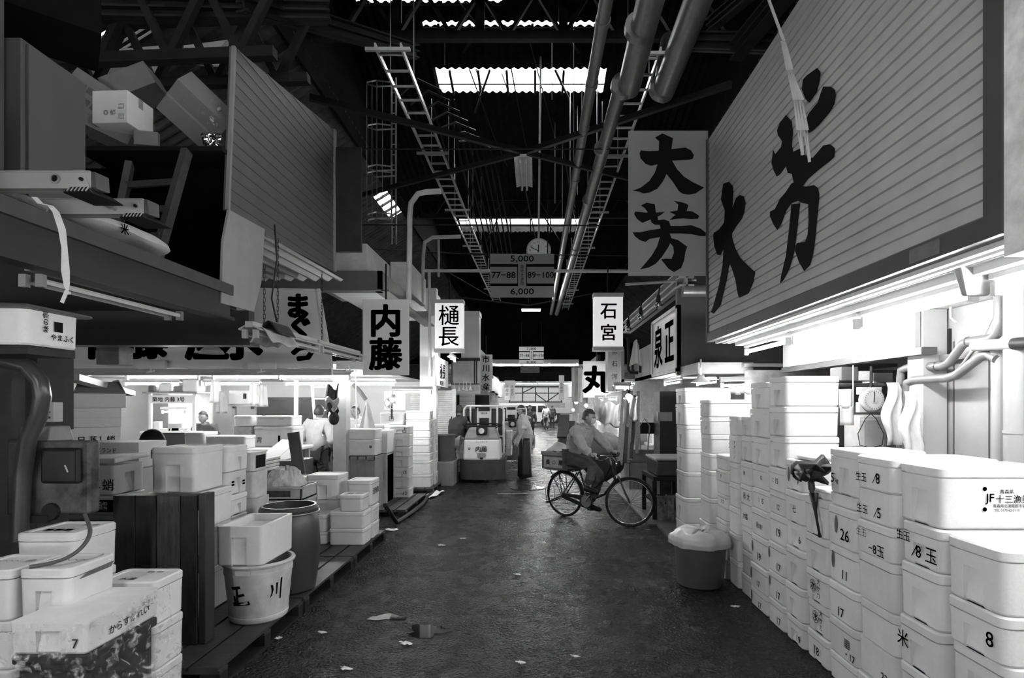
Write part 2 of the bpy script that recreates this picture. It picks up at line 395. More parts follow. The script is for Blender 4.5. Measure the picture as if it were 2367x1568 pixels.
# hanger rods catching the light
rods = [(1028, 60, 150, 10), (1326, 30, 420, 10.5), (1276, 80, 230, 10.5), (1318, 180, 480, 12), (1335, 200, 450, 12.5), (1283, 230, 470, 13), (1300, 280, 520, 13.5), (1050, 230, 430, 13), (1093, 240, 560, 14), (1112, 260, 540, 15), (1380, 150, 420, 12), (1345, 120, 320, 11.4)]
for px, ya, yb, Y in rods:
    m = MB(); a, b = at(px, ya, Y), at(px, yb, Y); m.tube([a, b], .009, 5)
    tag(m.build('hanger_rod', steel), 'one of the thin bright hanger rods below the skylights', 'hanger rod', 'thin hanger rods below the skylights')
# X-shaped bracing with its lamp
cz = at(1212, 352, 9.3)
for i, (px, py, Y, lab) in enumerate(((715, 225, 7.66, 'thick black brace running from the left siding down to the aisle lamp'), (1690, 195, 7.36, 'thick black brace running from the right sign wall down to the aisle lamp'), (810, 458, 11.4, 'slimmer grey brace running from the aisle lamp to the far left'), (1452, 412, 10.4, 'slimmer dark brace running from the aisle lamp to the hanging two-character board'))):
    m = MB(); q = at(px, py, Y); m.bar(cz, q, .07 if i < 2 else .06, .08); tag(m.build('brace', black if i < 2 else steel_d), lab, 'brace')

def fluoro(label, p, q, tubes=1, lit=True, hood=.16, group=None, tm=None, hm=None, drop=.03, r=.016):
    p, q = V(p), V(q); t = thing('fluorescent_lamp', label, 'lamp', p, group=group)
    d = (q - p).normalized(); sd = d.cross(V((0, 0, 1))).normalized(); hm = hm or white_d
    m = MB(); m.bar(p + V((0, 0, .045)), q + V((0, 0, .045)), hood * .45, .05)
    if hood > .1:
        for s_ in (1, -1):
            a = sd * (hood * .22 * s_); b = sd * (hood * .62 * s_)
            m.hexa([p + a + V((0, 0, .03)), q + a + V((0, 0, .03)), q + a + V((0, 0, .04)), p + a + V((0, 0, .04)), p + b + V((0, 0, -.0)), q + b, q + b + V((0, 0, .012)), p + b + V((0, 0, .012))])
    m.build('housing', hm, t, world=True)
    n = max(1, round((q - p).length / 1.22))
    for i in range(n):
        a = p.lerp(q, i / n) + d * .04; b = p.lerp(q, (i + 1) / n) - d * .04
        for k in range(tubes):
            o = sd * (0 if tubes == 1 else (k - .5) * .09) + V((0, 0, -drop))
            m = MB(); m.tube([a + o, b + o], r, 6); m.build('tube', (tm or tube_on) if lit else tube_off, t, world=True)
            m = MB(); m.bar(a + o - d * .03, a + o, .04, .07); m.build('lamp_holder', hm, t, world=True)
            m = MB(); m.bar(b + o, b + o + d * .03, .04, .07); m.build('lamp_holder', hm, t, world=True)
    return t
c = cz
fluoro('twin-tube lamp, switched off, hung where the black braces cross', V((c.x - .02, 9.25, c.z - .12)), V((c.x - .02, 10.5, c.z - .12)), tubes=2, lit=False, hood=.24, hm=white_d)
fluoro('small lit lamp hung high above the aisle behind the 5,000 board', at(1205, 717, 23), at(1250, 717, 23), tubes=1, hood=.16, hm=white, tm=tube_high)
c = at(1222, 715, 23); m = MB(); m.tube([c, c + V((0, 0, 1.4))], .015, 6); m.tube([c + V((-3, 0, .5)), c + V((0, 0, .15)), c + V((3, 0, .7))], .03, 6)
tag(m.build('lamp_hanger', steel_d), 'sagging cable and rod carrying the small lamp behind the 5,000 board', 'cable')

# vent pipes
def pipe(label, segs, m_=None, collars=()):
    t = thing('vent_pipe', label, 'pipe', segs[0][0])
    for a, b, r in segs:
        k = MB(); k.tube([a, b], r, 16); k.build('pipe_run', m_ or mat('duct_metal', .17, .4, .25, 9, metal=.4), t, world=True, smooth='auto')
    for c, d, r in collars:
        c, d = V(c), V(d); k = MB(); k.tube([c - d * .05, c + d * .05], r, 16); k.build('collar', mat('duct_metal', .17), t, world=True, smooth='auto')
    return t
zA = 5.95
pipe('slim vent pipe nearest the aisle centre, running overhead into the hall', [((.74, 4, zA), (.72, 26, zA), .075)], collars=[((.74, y, zA), (0, 1, 0), .085) for y in (6.2, 7.4, 8.6, 10.5, 13, 16)])
pipe('fat vent pipe stepping down to a thinner run beside the right cable tray', [((1.14, 3.6, zA), (1.24, 7.5, zA), .15), ((1.12, 7.45, zA - .05), (.98, 26, zA), .1)], collars=[((1.16, y, zA), (0, 1, 0), .165) for y in (4.8, 6.3, 7.45)] + [((1.07, y, zA - .03), (0, 1, 0), .115) for y in (9.2, 11.5, 15)])
pipe('fat vent pipe closest to the slatted sign wall, ending in an elbow', [((1.66, 3.6, zA), (1.72, 7.6, zA), .15), ((1.72, 7.6, zA), (1.9, 7.9, zA + .9), .14)], collars=[((1.68, y, zA), (0, 1, 0), .165) for y in (5.2, 7.5)])

# pole-hung clock and the section boards
c = at(1245, 580, 11.2)
t = thing('clock', 'round white wall clock on a rod above the 5,000 board', 'clock', c)
m = MB(); m.lathe([(.245, .03), (.245, -.03), (.225, -.035), (.22, -.02)], n=40, axis='y', caps=False); m.lathe([(.24, .03), (.1, .06)], n=40, axis='y'); m.build('rim', white_d, t, smooth='auto')
m = MB(); m.lathe([(.222, -.02), (.222, -.015)], n=40, axis='y'); m.build('dial', mat('clock_dial', .85, .3, .02, 3, ), t)
m = MB()
for h in range(1, 13):
    a = PI / 2 - h * PI / 6; put_text(m, str(h), .062, (.172 * math.cos(a), -.023, .172 * math.sin(a)))
m.build('numerals', ink, t)
m = MB(); m.bar((-.01, -.027, -.04), (.0, -.027, .12), .018, .004, up=(0, 1, 0)); m.bar((.02, -.031, -.02), (-.15, -.031, .06), .012, .004, up=(0, 1, 0)); m.build('hands', ink, t)
m = MB(); top = at(1250, 112, 11.2); m.tube([(0, 0, .24), (top.x - c.x, 0, top.z - c.z)], .02, 8); m.lathe([(.075, top.z - c.z), (.075, top.z - c.z + .02)], (top.x - c.x, 0, 0)); m.build('hanger_rod', white_d, t)

def section_board(px0, py0, px1, py1, Y, top, bot, label, m_, frame=True):
    p, q = at(px0, py1, Y), at(px1, py0, Y); w, h = q.x - p.x, q.z - p.z
    t = thing('section_board', label, 'sign', (p.x + w / 2, Y, p.z), group=None)
    m = MB(); m.box(-w / 2, w / 2, 0, .04, 0, h); m.build('board', m_, t)
    m = MB(); y = -.002
    for z in (.255, .70): m.box(-w / 2, -.07 * w, y, 0, h * z, h * (z + .06)); m.box(.07 * w, w / 2, y, 0, h * z, h * (z + .06))
    for x in (-.07, .07): m.box(x * w - .008, x * w + .008, y, 0, h * .25, h * .77)
    m.build('bars', ink, t)
    m = MB(); put_text(m, top, h * .2, (0, y, h * .88), bold=.002, stretch=1.25); put_text(m, bot, h * .2, (0, y, h * .12), bold=.002, stretch=1.25)
    put_text(m, '77−88', h * .2, (-w * .29, y, h * .51), bold=.002, stretch=1.1); put_text(m, '89−100', h * .2, (w * .29, y, h * .51), bold=.002)
    put_text(m, '築\n地\n大\n通\n路', h * .095, (0, y, h * .51)); m.build('lettering', ink, t)
    for x in (-w * .4, w * .4): m = MB(); m.tube([(x, .02, h), (x, .02, h + 1.2)], .012, 6); m.build('hanger_rod', steel_d, t)
    return t
section_board(1133, 587, 1281, 687, 10.6, '5,000', '6,000', 'grey section board reading 5,000 above 6,000 over the aisle', sign_g)
section_board(1200, 802, 1257, 843, 27.3, '7,000', '8,000', 'farther white section board reading 7,000 above 8,000', white)
section_board(1207, 866, 1239, 890, 44, '9,000', '10,000', 'farthest small grey section board below the 7,000 board', sign_g)
m = MB(); a, b = at(1203, 862, 28.5), at(1247, 846, 28.5); m.box(a.x, b.x, 28.5, 28.55, a.z, b.z); tag(m.build('blank_board', sign_g), 'blank grey board hanging under the 7,000 section board', 'sign')

# white pipe gantry that carries the 5,000 board
Yg = 10.7
m = MB(); m.tube([at(976, 700, Yg), at(978, 590, Yg), at(982, 560, Yg), at(1000, 549, Yg), at(1065, 547, Yg)], .035, 10); m.tube([at(980, 626, Yg), at(1452, 627, Yg)], .03, 10); m.tube([at(1014, 555, Yg), at(1014, 640, Yg)], .022, 8)
m.tube([at(992, 625, Yg), at(994, 870, Yg)], .03, 8); tag(m.build('pipe_gantry', white_d, smooth='auto'), 'white pipe gantry across the aisle behind the 5,000 board', 'pipe')
Yg = 8.3
m = MB(); m.tube([at(945, 700, Yg), at(947, 500, Yg), at(950, 470, Yg), at(966, 448, Yg), at(985, 444, Yg), at(1020, 442, Yg)], .04, 10); tag(m.build('bent_pipe', white_d, smooth='auto'), 'tall white bent pipe rising past the left cable tray', 'pipe')
# tie wires across the hall
for px0, py0, Y0, px1, py1, Y1 in ((800, 345, 9, 1460, 345, 9), (760, 520, 10, 1450, 522, 10), (985, 585, 12, 1450, 592, 12), (770, 570, 9, 1130, 590, 13), (985, 600, 12, 1140, 690, 15)):
    m = MB(); m.tube([at(px0, py0, Y0), at(px1, py1, Y1)], .012, 5); tag(m.build('tie_wire', steel_d), 'one of the thin tie wires strung across the hall', 'wire', 'tie wires across the hall')
# cage ladder on the left slope
t = thing('cage_ladder', 'caged metal ladder hanging beside the left cable tray', 'ladder', at(905, 560, 11))
m = MB()
for px in (905, 915): m.tube([at(px, 180, 11), at(px, 565, 11)], .018, 6)
for k in range(16): y = 190 + 24 * k; m.tube([at(905, y, 11), at(915, y, 11)], .01, 5)
m.build('rails', steel, t, world=True)
m = MB()
for y in (190, 290, 385, 495):
    for dy, s in ((0, 0), (14, .0)):
        pts = [at(905, y + dy, 11), at(870, y + dy - 4, 11.0), at(850, y + dy, 10.8), at(850, y + dy + 5, 10.6), at(870, y + dy + 10, 10.4), at(912, y + dy + 8, 10.6)]
        if dy == 0 or y > 300: m.tube(pts, .014, 6)
for px, yy in ((848, 10.7), (860, 10.5), (871, 10.4), (884, 10.5)): m.tube([at(px, 190, yy), at(px, 500, yy)], .008, 5)
m.build('cage', steel, t, world=True)
# tarpaulins hung behind the loft
for (pts, lab) in ((((178, 165), (215, 118), (375, 105), (400, 140), (375, 165), (270, 178)), 'grey tarpaulin hung high above the loft, left of the lattice strut'), (((415, 140), (425, 105), (525, 92), (528, 152), (470, 150)), 'grey tarpaulin hung high above the loft, right of the lattice strut')):
    m = MB(); m.prism([at(x, y, 6.7 + .1 * math.sin(i)) for i, (x, y) in enumerate(pts)], (0, .03, 0)); tag(m.build('tarpaulin', mat('tarpaulin', .6, .35, .15, 2, bump=.1)), lab, 'tarpaulin')
# ================================================================ right-hand shop: slatted sign wall, canopy, lamps
XS, ZS0, ZS1, YS0, YS1 = 2.0, 2.55, 4.80, 2.49, 6.5
t = thing('sign_wall', 'large slatted grey sign wall with two black brush characters, above the right box stacks', 'sign', (XS, 4.5, ZS0))
m = MB(); n = 29; h = (ZS1 - ZS0) / n; prof = []
for i in range(n): z = ZS0 + i * h; prof += [(XS + .014, z), (XS + .014, z + .01), (XS, z + .014), (XS + .003, z + h)]
prof += [(XS + .05, ZS1), (XS + .05, ZS0)]
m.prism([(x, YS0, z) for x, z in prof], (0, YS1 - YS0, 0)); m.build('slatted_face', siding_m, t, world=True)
m = MB(); m.box(XS - .02, XS + .06, YS0 - .1, YS0, ZS0 - .1, ZS1); m.box(XS - .02, XS + .06, YS0, YS1 + .02, ZS0 - .1, ZS0); m.box(XS - .02, XS + .05, YS1, YS1 + .04, ZS0 - .1, ZS1); m.build('edge_frame', mat('frame_grey', .055, .5, .15, 5), t, world=True)
m = MB(); m.box(XS - .01, XS + .12, YS0 - .26, YS0 - .1, ZS0 - .2, ZS1 + 1); m.build('end_post', mat('peeling_white_post', .8, .6, .4, 6), t, world=True)
m = MB(); p = at(2112, 580, XS * F / (2112 - CX)); q = at(2182, 600, XS * F / (2182 - CX)); m.box(XS - .024, XS - .019, q.y, p.y, ZS0 - .085, ZS0 - .012); m.build('small_plate', mat('plate_grey', .14, .5, .3, 20), t, world=True)
def c3(u, v): return (1440 + .2806 * u, 290 + .2806 * v)
DAI_W = [(825,480),(870,465),(900,500),(905,570),(897,690),(930,600),(960,575),(990,585),(1005,640),(995,720),(975,770),(930,830),(893,890),(895,930),(920,1010),(960,1090),(1020,1150),(1085,1210),(1070,1290),(1030,1385),(955,1420),(945,1390),(925,1270),(900,1190),(873,1125),(860,1200),(850,1270),(825,1370),(800,1480),(745,1550),(725,1540),(745,1480),(790,1320),(820,1150),(828,1010),(800,1070),(775,1065),(750,990),(742,910),(748,885),(790,860),(833,800),(838,700),(806,610)]
HO_W = [[(1268,40),(1290,-20),(1340,-84),(1385,-30),(1395,60),(1385,160),(1395,220),(1480,180),(1500,250),(1560,270),(1650,165),(1700,155),(1740,190),(1735,260),(1690,300),(1600,370),(1520,440),(1475,500),(1510,505),(1570,492),(1600,515),(1612,570),(1600,700),(1590,800),(1575,960),(1560,1060),(1535,1150),(1490,1197),(1450,1130),(1415,1030),(1430,970),(1500,960),(1520,900),(1528,780),(1525,650),(1480,640),(1440,620),(1385,640),(1340,700),(1300,810),(1270,860),(1240,820),(1210,750),(1210,710),(1250,690),(1290,610),(1340,550),(1385,480),(1405,470),(1390,400),(1355,390),(1340,330),(1290,400),(1265,420),(1240,370),(1222,310),(1235,205),(1250,240),(1300,180),(1310,130),(1275,80)],
        [(1385,650),(1455,645),(1440,760),(1425,900),(1405,1040),(1370,1170),(1320,1270),(1295,1300),(1300,1250),(1340,1080),(1365,880),(1380,720)]]
C7 = [[(1115,450),(1140,425),(1195,385),(1212,410),(1208,450),(1190,520),(1150,580),(1130,560),(1110,510)], [(1230,490),(1270,490),(1295,510),(1298,540),(1290,590),(1260,640),(1200,710),(1160,745),(1135,755),(1120,700),(1150,640),(1200,580),(1215,530)]]
m = MB()
for poly in [[c3(*q) for q in DAI_W]] + [[c3(*q) for q in pp] for pp in HO_W] + [[(1400 + .4085 * u, .4085 * v) for u, v in pp] for pp in C7]:
    x = XS - .008; m.prism([at(px, py, Yx(px, x)) for px, py in poly], (.005, 0, 0))
m.build('brush_characters', ink, t, world=True)
# roof slab and rear of the sign wall so that it reads as a box
m = MB(); m.box(XS + .06, 4.2, YS0 - .1, YS1, ZS1 - .06, ZS1); m.box(XS + .06, 4.2, YS1 - .03, YS1 + .02, ZS0, ZS1); m.build('box_shell', grey, t, world=True)

t = thing('canopy', 'white ribbed canopy soffit under the slatted sign wall', 'canopy', (2.4, 3, 2.4))
m = MB(); m.box(XS, 3.4, -2.5, 6.45, 2.455, 2.47)
for x in (2.06, 2.14, 2.2): m.box(x, x + .035, -2.5, 6.45, 2.425, 2.456)
m.build('soffit', white, t, world=True)
m = MB(); m.box(2.235, 2.40, -2.2, 6.3, 2.385, 2.456); m.build('lamp_channel', white, t, world=True)
for k, (ya, yb) in enumerate(((5.13, 6.2), (4.03, 5.05), (2.95, 3.98), (1.7, 2.85), (.4, 1.6), (-.9, .3))):
    fluoro(['lit tube lamp at the far end of the white canopy', 'lit tube lamp, second from the far end of the white canopy', 'lit tube lamp nearest in view under the white canopy, by the black bracket', 'lit tube lamp under the canopy just beyond the right edge of view', 'lit tube lamp under the canopy beside the camera', 'lit tube lamp under the canopy behind the camera'][k], (2.315, ya, 2.335), (2.315, yb, 2.335), hood=.09, group='tube lamps under the white canopy', hm=white, r=.019, tm=tube_mid)
for k, y in enumerate((-2.6, -1.3, 0)): fluoro('added tube lamp under the loft, unseen behind the camera, ' + ['farthest back', 'middle one', 'nearest the view'][k], (-2.45, y, 2.36), (-2.45, y + 1.2, 2.36), hood=.14, group='added tube lamps under the loft, unseen behind the camera', hm=white)  # added out of view to brighten the near boxes and the aisle
m = MB(); c = at(2268, 640, 2.9); m.hexa([(c.x - .09, c.y - .02, c.z - .1), (c.x + .03, c.y - .02, c.z - .1), (c.x + .03, c.y + .02, c.z - .1), (c.x - .09, c.y + .02, c.z - .1), (c.x - .13, c.y - .03, c.z + .06), (c.x + .09, c.y - .03, c.z + .06), (c.x + .09, c.y + .03, c.z + .06), (c.x - .13, c.y + .03, c.z + .06)])
tag(m.build('lamp_bracket', grey, bevel=.01), 'dark trapezoid bracket at the near end of the canopy tube lamp', 'bracket')

# hanging board with the same two characters, facing the camera
p, q = at(1453, 637, 6.55), at(1637, 302, 6.55)
t = thing('hanging_board', 'grey hanging board with two large brush characters at the end of the slatted wall', 'sign', (p.x, 6.55, p.z))
m = MB(); m.box(p.x, q.x, 6.55, 6.58, p.z, q.z); m.build('board', mat('grey_board', .24, .45, .06, 3), t, world=True, bevel=.004)
B1 = [(265,100),(325,65),(412,105),(400,195),(515,182),(560,205),(585,245),(575,275),(545,282),(405,290),(445,360),(505,425),(580,470),(668,512),(600,560),(540,570),(490,562),(460,540),(415,470),(360,400),(330,460),(285,520),(215,553),(170,560),(130,545),(80,540),(150,510),(215,460),(262,390),(285,320),(230,332),(185,315),(145,270),(137,230),(148,205),(215,212),(295,208),(298,130)]
B2 = [(148,660),(195,636),(262,650),(272,718),(345,712),(310,740),(285,752),(290,780),(340,775),(380,790),(392,828),(480,828),(560,822),(640,850),(683,885),(680,912),(640,912),(560,895),(470,890),(385,890),(400,930),(455,945),(530,1000),(515,1040),(505,1110),(480,1175),(420,1208),(375,1180),(315,1105),(345,1098),(400,1100),(420,1050),(415,1000),(390,970),(370,1010),(320,1085),(270,1140),(215,1170),(140,1187),(190,1130),(235,1075),(280,1000),(305,920),(220,935),(185,960),(140,945),(100,915),(80,882),(140,880),(230,862),(310,850),(305,820),(265,818),(235,800),(228,775),(160,803),(115,770),(92,730),(100,710),(190,718),(205,715),(180,680)]
B3 = [(418,622),(480,632),(522,645),(540,660),(525,705),(570,708),(615,735),(630,750),(615,770),(560,772),(500,765),(445,770),(385,780),(415,750),(435,738),(385,712),(450,700),(455,650)]
m = MB()
for poly in (B1, B2, B3): m.prism([at(*c3(*u), 6.546) for u in poly], (0, .003, 0))
m.build('brush_characters', ink, t, world=True)
# torn plastic strip hanging before the sign wall
m = MB(); top = at(1812, 95, 3.85)
for k in range(4):
    pts = [(1808 + 3 * k, 95), (1822 + 3 * k, 160), (1838 + 6 * k, 230), (1846 + 7 * k, 300), (1856 + 8 * k - (k % 2) * 8, 350 + 8 * k)]
    for a, b in zip(pts, pts[1:]):
        A, B = at(*a, 3.85 - .02 * k), at(*b, 3.85 - .02 * k); w = .011 - .001 * k; m.hexa([A + V((-w, 0, 0)), A + V((w, .012, 0)), A + V((w, .014, 0)), A + V((-w, .002, 0)), B + V((-w, .01, 0)), B + V((w, 0, 0)), B + V((w, .002, 0)), B + V((-w, .012, 0))])
m.tube([top, at(1770, -20, 3.85)], .01, 5)
tag(m.build('plastic_strip', film_mat('torn_plastic', .5, .25, .7)), 'torn strip of plastic wrap dangling before the slatted sign wall', 'plastic strip')

# white fascia board and the walls of the right-hand shop
m = MB(); X = 2.9; ya, yb = Yx(2115, X), Yx(1810, X)
m.box(X, X + .04, ya, yb, 2.16, 2.46); tag(m.build('fascia_board', mat('fascia_white', .42, .5, .08, 3)), 'blank white fascia board behind the canopy tube lamps', 'board')
m = MB(); m.box(X - .02, X + .1, ya - .1, yb, 2.10, 2.155); tag(m.build('fascia_rail', plastic_d), 'dark rail along the bottom of the white fascia board', 'rail')
WX = 3.15
m = MB(); m.box(WX, WX + .1, -3, 4.45, 0, 2.45); m.box(WX, 6, 4.35, 4.45, 0, 2.45)
wr = struct(m.build('wall_right_shop', wall_w))
m = MB(); yj = [Yx(2205, WX), Yx(2287, WX)]
for y in yj: m.box(WX - .004, WX, y - .006, y + .006, 0, 2.2)
m.build('panel_joints', plastic_g, wr)
m = MB(); m.box(WX - .02, WX, Yx(2200, WX), Yx(2150, WX), 1.72 + 237 * .0026 - .3, 2.30); m.build('recess', dark, wr)
m = MB(); m.box(WX - .08, WX, Yx(2290, WX), Yx(2128, WX) , 2.055, 2.10); struct(m.build('trim_1', wall_w))
m = MB(); a = Yx(2145, 3.0); m.box(2.95, 3.13, a - .02, a + .16, 0, 2.45); struct(m.build('wall_pilaster', mat('pilaster_paint', .45, .5, .1, 3)))
# pipes on that wall
def wp(px, py, X): return at(px, py, Yx(px, X))
t = thing('drain_pipe', 'grey drain pipe stepping down the white shop wall, upper of the two', 'pipe', wp(2330, 760, 3.0))
m = MB(); m.tube([wp(2310, 650, 3.0), wp(2310, 745, 3.0), wp(2305, 772, 3.0), wp(2292, 783, 3.0), wp(2240, 790, 3.0), wp(2226, 795, 3.0), wp(2195, 838, 3.0), wp(2180, 846, 3.0), wp(2100, 850, 3.0), wp(2084, 856, 3.0), wp(2082, 875, 3.0), wp(2082, 1060, 3.0)], .032, 12); m.build('pipe_run', mat('pipe_grey', .14, .35, .2, 9), t, world=True, smooth='auto')
m = MB()
for a, b in (((2237, 790), (2240, 790)), ((2165, 847), (2168, 847)), ((2082, 890), (2082, 893)), ((2082, 955), (2082, 958))): m.tube([wp(*a, 3.0), wp(*b, 3.0)], .035, 12)
m.build('joint_bands', plastic_d, t, world=True)
t = thing('drain_pipe', 'grey drain pipe stepping down the white shop wall, lower of the two', 'pipe', wp(2100, 880, 2.95))
m = MB(); m.tube([wp(2305, 830, 2.95), wp(2285, 818, 2.95), wp(2270, 822, 2.95), wp(2210, 868, 2.95), wp(2190, 874, 2.95), wp(2115, 878, 2.95), wp(2098, 885, 2.95), wp(2095, 910, 2.95), wp(2095, 1060, 2.95)], .032, 12); m.build('pipe_run', mat('pipe_grey', .14), t, world=True, smooth='auto')
t = thing('insulated_pipe', 'thick white insulated pipe with a black sleeve at the right edge', 'pipe', wp(2300, 800, 2.9))
m = MB(); m.tube([wp(2252, 800, 2.9), wp(2345, 795, 2.9)], .036, 12); m.build('white_sleeve', wall_w, t, world=True, smooth='auto')
m = MB(); m.tube([wp(2344, 795, 2.9), wp(2480, 790, 2.9)], .037, 12); m.build('black_sleeve', black, t, world=True, smooth='auto')
m = MB(); m.tube([wp(2309, 815, 2.98), wp(2309, 1080, 2.98)], .04, 12); m.tube([wp(2309, 812, 2.98), wp(2309, 824, 2.98)], .052, 12); tag(m.build('riser_pipe', wall_w, smooth='auto'), 'white riser pipe below the insulated pipe', 'pipe')
m = MB(); m.tube([wp(2352, 640, 2.95), wp(2352, 1100, 2.95)], .07, 14); m.tube([wp(2352, 995, 2.95), wp(2352, 1003, 2.95)], .074, 14); tag(m.build('fat_riser_pipe', wall_w, smooth='auto'), 'fat white riser pipe with a rusty clamp at the right edge', 'pipe')
m = MB(); m.tube([wp(2196, 690, 3.1), wp(2198, 735, 3.1), wp(2210, 745, 3.08)], .008, 6); m.tube([wp(2300, 705, 3.05), wp(2296, 730, 3.05), wp(2272, 780, 3.05), wp(2240, 820, 3.05), wp(2210, 860, 3.05), wp(2190, 880, 3.05)], .008, 6); tag(m.build('cord', white_d), 'thin white cord running behind the stepped drain pipes', 'cord')
# shop interior seen under the fascia
m = MB(); m.box(2.6, 6, 6.9, 7.0, 0, 2.15); struct(m.build('wall_inner_right', mat('cluttered_wall', .25, .6, .5, 5)))
t = thing('hanging_scale', 'round-faced white weighing scale hanging in the right shop', 'scale', at(2013, 955, 5.0))
c = at(2013, 925, 5.0)
m = MB(); m.lathe([(.085, .03), (.1, .02), (.105, -.03), (.095, -.04)], c, 28, 'y'); m.box(c.x - .1, c.x + .1, 5.0, 5.06, c.z - .11, c.z - .02); m.box(c.x - .09, c.x + .09, 4.99, 5.07, c.z + .05, c.z + .115); m.build('case', white_d, t, world=True, smooth='auto')
m = MB(); m.lathe([(.088, -.042), (.088, -.046)], c, 28, 'y'); m.lathe([(.03, -.047), (.03, -.05)], c, 20, 'y'); m.build('dial', plastic_w, t, world=True)
m = MB(); m.bar(c + V((-.002, -.052, -.02)), c + V((0, -.052, .07)), .006, .003, up=(0, 1, 0))
for k in range(24): a = k * PI / 12; d = V((math.cos(a), 0, math.sin(a))); m.bar(c + d * .072 + V((0, -.05, 0)), c + d * .082 + V((0, -.05, 0)), .003, .002, up=(0, 1, 0))
m.build('needle', ink, t, world=True)
m = MB(); m.tube([c + V((0, 0, .11)), c + V((.005, 0, .3))], .012, 6); m.build('hook', black, t, world=True)
m = MB(); m.tube([c + V((x, 0, z)) for x, z in ((0, -.12), (-.05, -.17), (-.115, -.3), (-.1, -.4), (0, -.43), (.1, -.4), (.115, -.3), (.05, -.17))], .004, 5, closed=True); m.build('pan_wire', steel_d, t, world=True)
m = MB(); m.lathe([(.15, -.42), (.13, -.44), (.02, -.45)], c, 24); m.build('pan', steel, t, world=True, smooth=True)
def simple(name, label, cat, box_px, Y, dp, m_, group=None, bevel=.006):
    a, b = at(box_px[0], box_px[3], Y), at(box_px[2], box_px[1], Y); k = MB(); k.box(a.x, b.x, Y, Y + dp, a.z, b.z); return tag(k.build(name, m_, bevel=bevel), label, cat, group)
simple('plastic_basket', 'white perforated plastic basket hanging under the fascia board', 'basket', (1985, 858, 2015, 880), 5.1, .15, plastic_w)
simple('plastic_bucket', 'grey square bucket hanging left of the white basket', 'bucket', (1945, 848, 1984, 880), 5.1, .2, plastic_g)
simple('carton', 'white carton with printed marks on the shelf behind the hanging scale', 'carton', (2020, 862, 2064, 886), 5.5, .2, card_w)
simple('wall_shelf', 'long shelf board carrying cartons behind the hanging scale', 'shelf', (1930, 886, 2080, 892), 5.45, .35, wood)
simple('plank_stack', 'dark plank leaning in the right shop left of the scale pan', 'plank', (1930, 985, 1985, 1040), 5.6, .1, wood_d)
simple('storage_drum', 'pale round-topped tub under the hanging scale', 'tub', (1986, 960, 2055, 1060), 5.3, .3, white_d, bevel=.05)
for i, (px, lab) in enumerate(((2065, 'white apron hanging beside the grey drain pipes'), (2107, 'crumpled white cloth hanging right of the grey drain pipes'))):
    m = MB(); a = at(px, 885 + 20 * i, 4.5 - .3 * i); m.grid(lambda u, v: a + V((.10 * (u - .5) * (1 + .5 * v) + .02 * math.sin(v * 9), .03 * math.sin(u * 9 + v * 4), -.5 * v)), 8, 10); tag(m.build('hanging_cloth', cloth_w, smooth=True, solid=.006), lab, 'cloth')
for i, (px, py) in enumerate(((1955, 900), (1958, 940))):
    m = MB(); a = at(px, py, 4.8); m.grid(lambda u, v: a + V((.12 * (u - .5), .02 * math.sin(u * 7), -.16 * v)), 5, 5); tag(m.build('printed_bag', foam if i == 0 else film_milky, smooth=True, solid=.004), ['white paper tag hanging under the fascia board', 'crumpled plastic bag hanging under the paper tag'][i], 'bag')
m = MB(); a, b = at(1972, 845, 4.9), at(1972, 960, 4.9); m.tube([a, b], .006, 5); tag(m.build('hanging_rope', white_d), 'pale rope hanging left of the scale', 'rope')
fluoro('lit tube lamp deep in the right shop behind the box stacks', at(1665, 886, 6.75), at(1735, 884, 6.75), hood=.09, hm=white)
for i in range(5):
    m = MB(); a = at(1688 + 12 * i, 890 + 3 * (i % 2), 6.6); m.grid(lambda u, v: a + V((.06 * (u - .5) + .03 * v, .01 * math.sin(u * 5), -.1 * v)), 3, 3); tag(m.build('paper_slip', foam, smooth=True, solid=.003), 'one of the white paper slips pinned up behind the right box stacks', 'paper slip', 'paper slips behind the right box stacks')
# shade lamp and dark boxes under the two-character board
t = thing('shade_lamp', 'lit enamel shade lamp hanging over the right box stacks', 'lamp', at(1620, 885, 6.9))
c = at(1620, 878, 6.9)
m = MB(); m.lathe([(.04, .06), (.045, .02), (.12, -.03), (.122, -.035)], c, 24, caps=False); m.tube([c + V((0, 0, .05)), c + V((0, 0, .25))], .01, 6); m.build('shade', white_d, t, world=True, smooth=True, solid=.004)
m = MB(); m.ball(c + V((0, 0, -.02)), .035); m.build('bulb', bulb_on, t, world=True)
# lower-right stalls beyond the canopy
p, q = at(1565, 868, 8.0), at(1640, 640, 8.0)
m = MB(); m.box(p.x, 4.5, 8.0, 8.08, 2.15, 3.55); tag(m.build('end_panel', mat('panel_mid', .10, .55, .15, 3)), 'dark plain end panel between the brush-lettered side sign and the slatted wall', 'panel')
m = MB(); m.box(2.6, 4.5, 7.0, 8.0, 2.2, 2.24); m.box(2.05, 2.75, 7.1, 7.95, 2.12, 2.26); tag(m.build('soffit_box', grey), 'dark soffit box behind the shade lamp', 'box')
X = 2.02; ya, yb = 8.0, 9.75
t = thing('side_sign', 'white framed side sign with two brush characters, facing the aisle beyond the slatted wall', 'sign', (X, ya, 2.3))
m = MB(); m.box(X, X + .05, ya, yb, 2.2, 3.15); m.build('panel', sign_w, t, world=True)
m = MB()
for z in (2.2, 3.1): m.box(X - .02, X, ya, yb, z, z + .05)
for y in (ya, yb - .05): m.box(X - .02, X, y, y + .05, 2.2, 3.15)
m.build('frame', white_d, t, world=True)
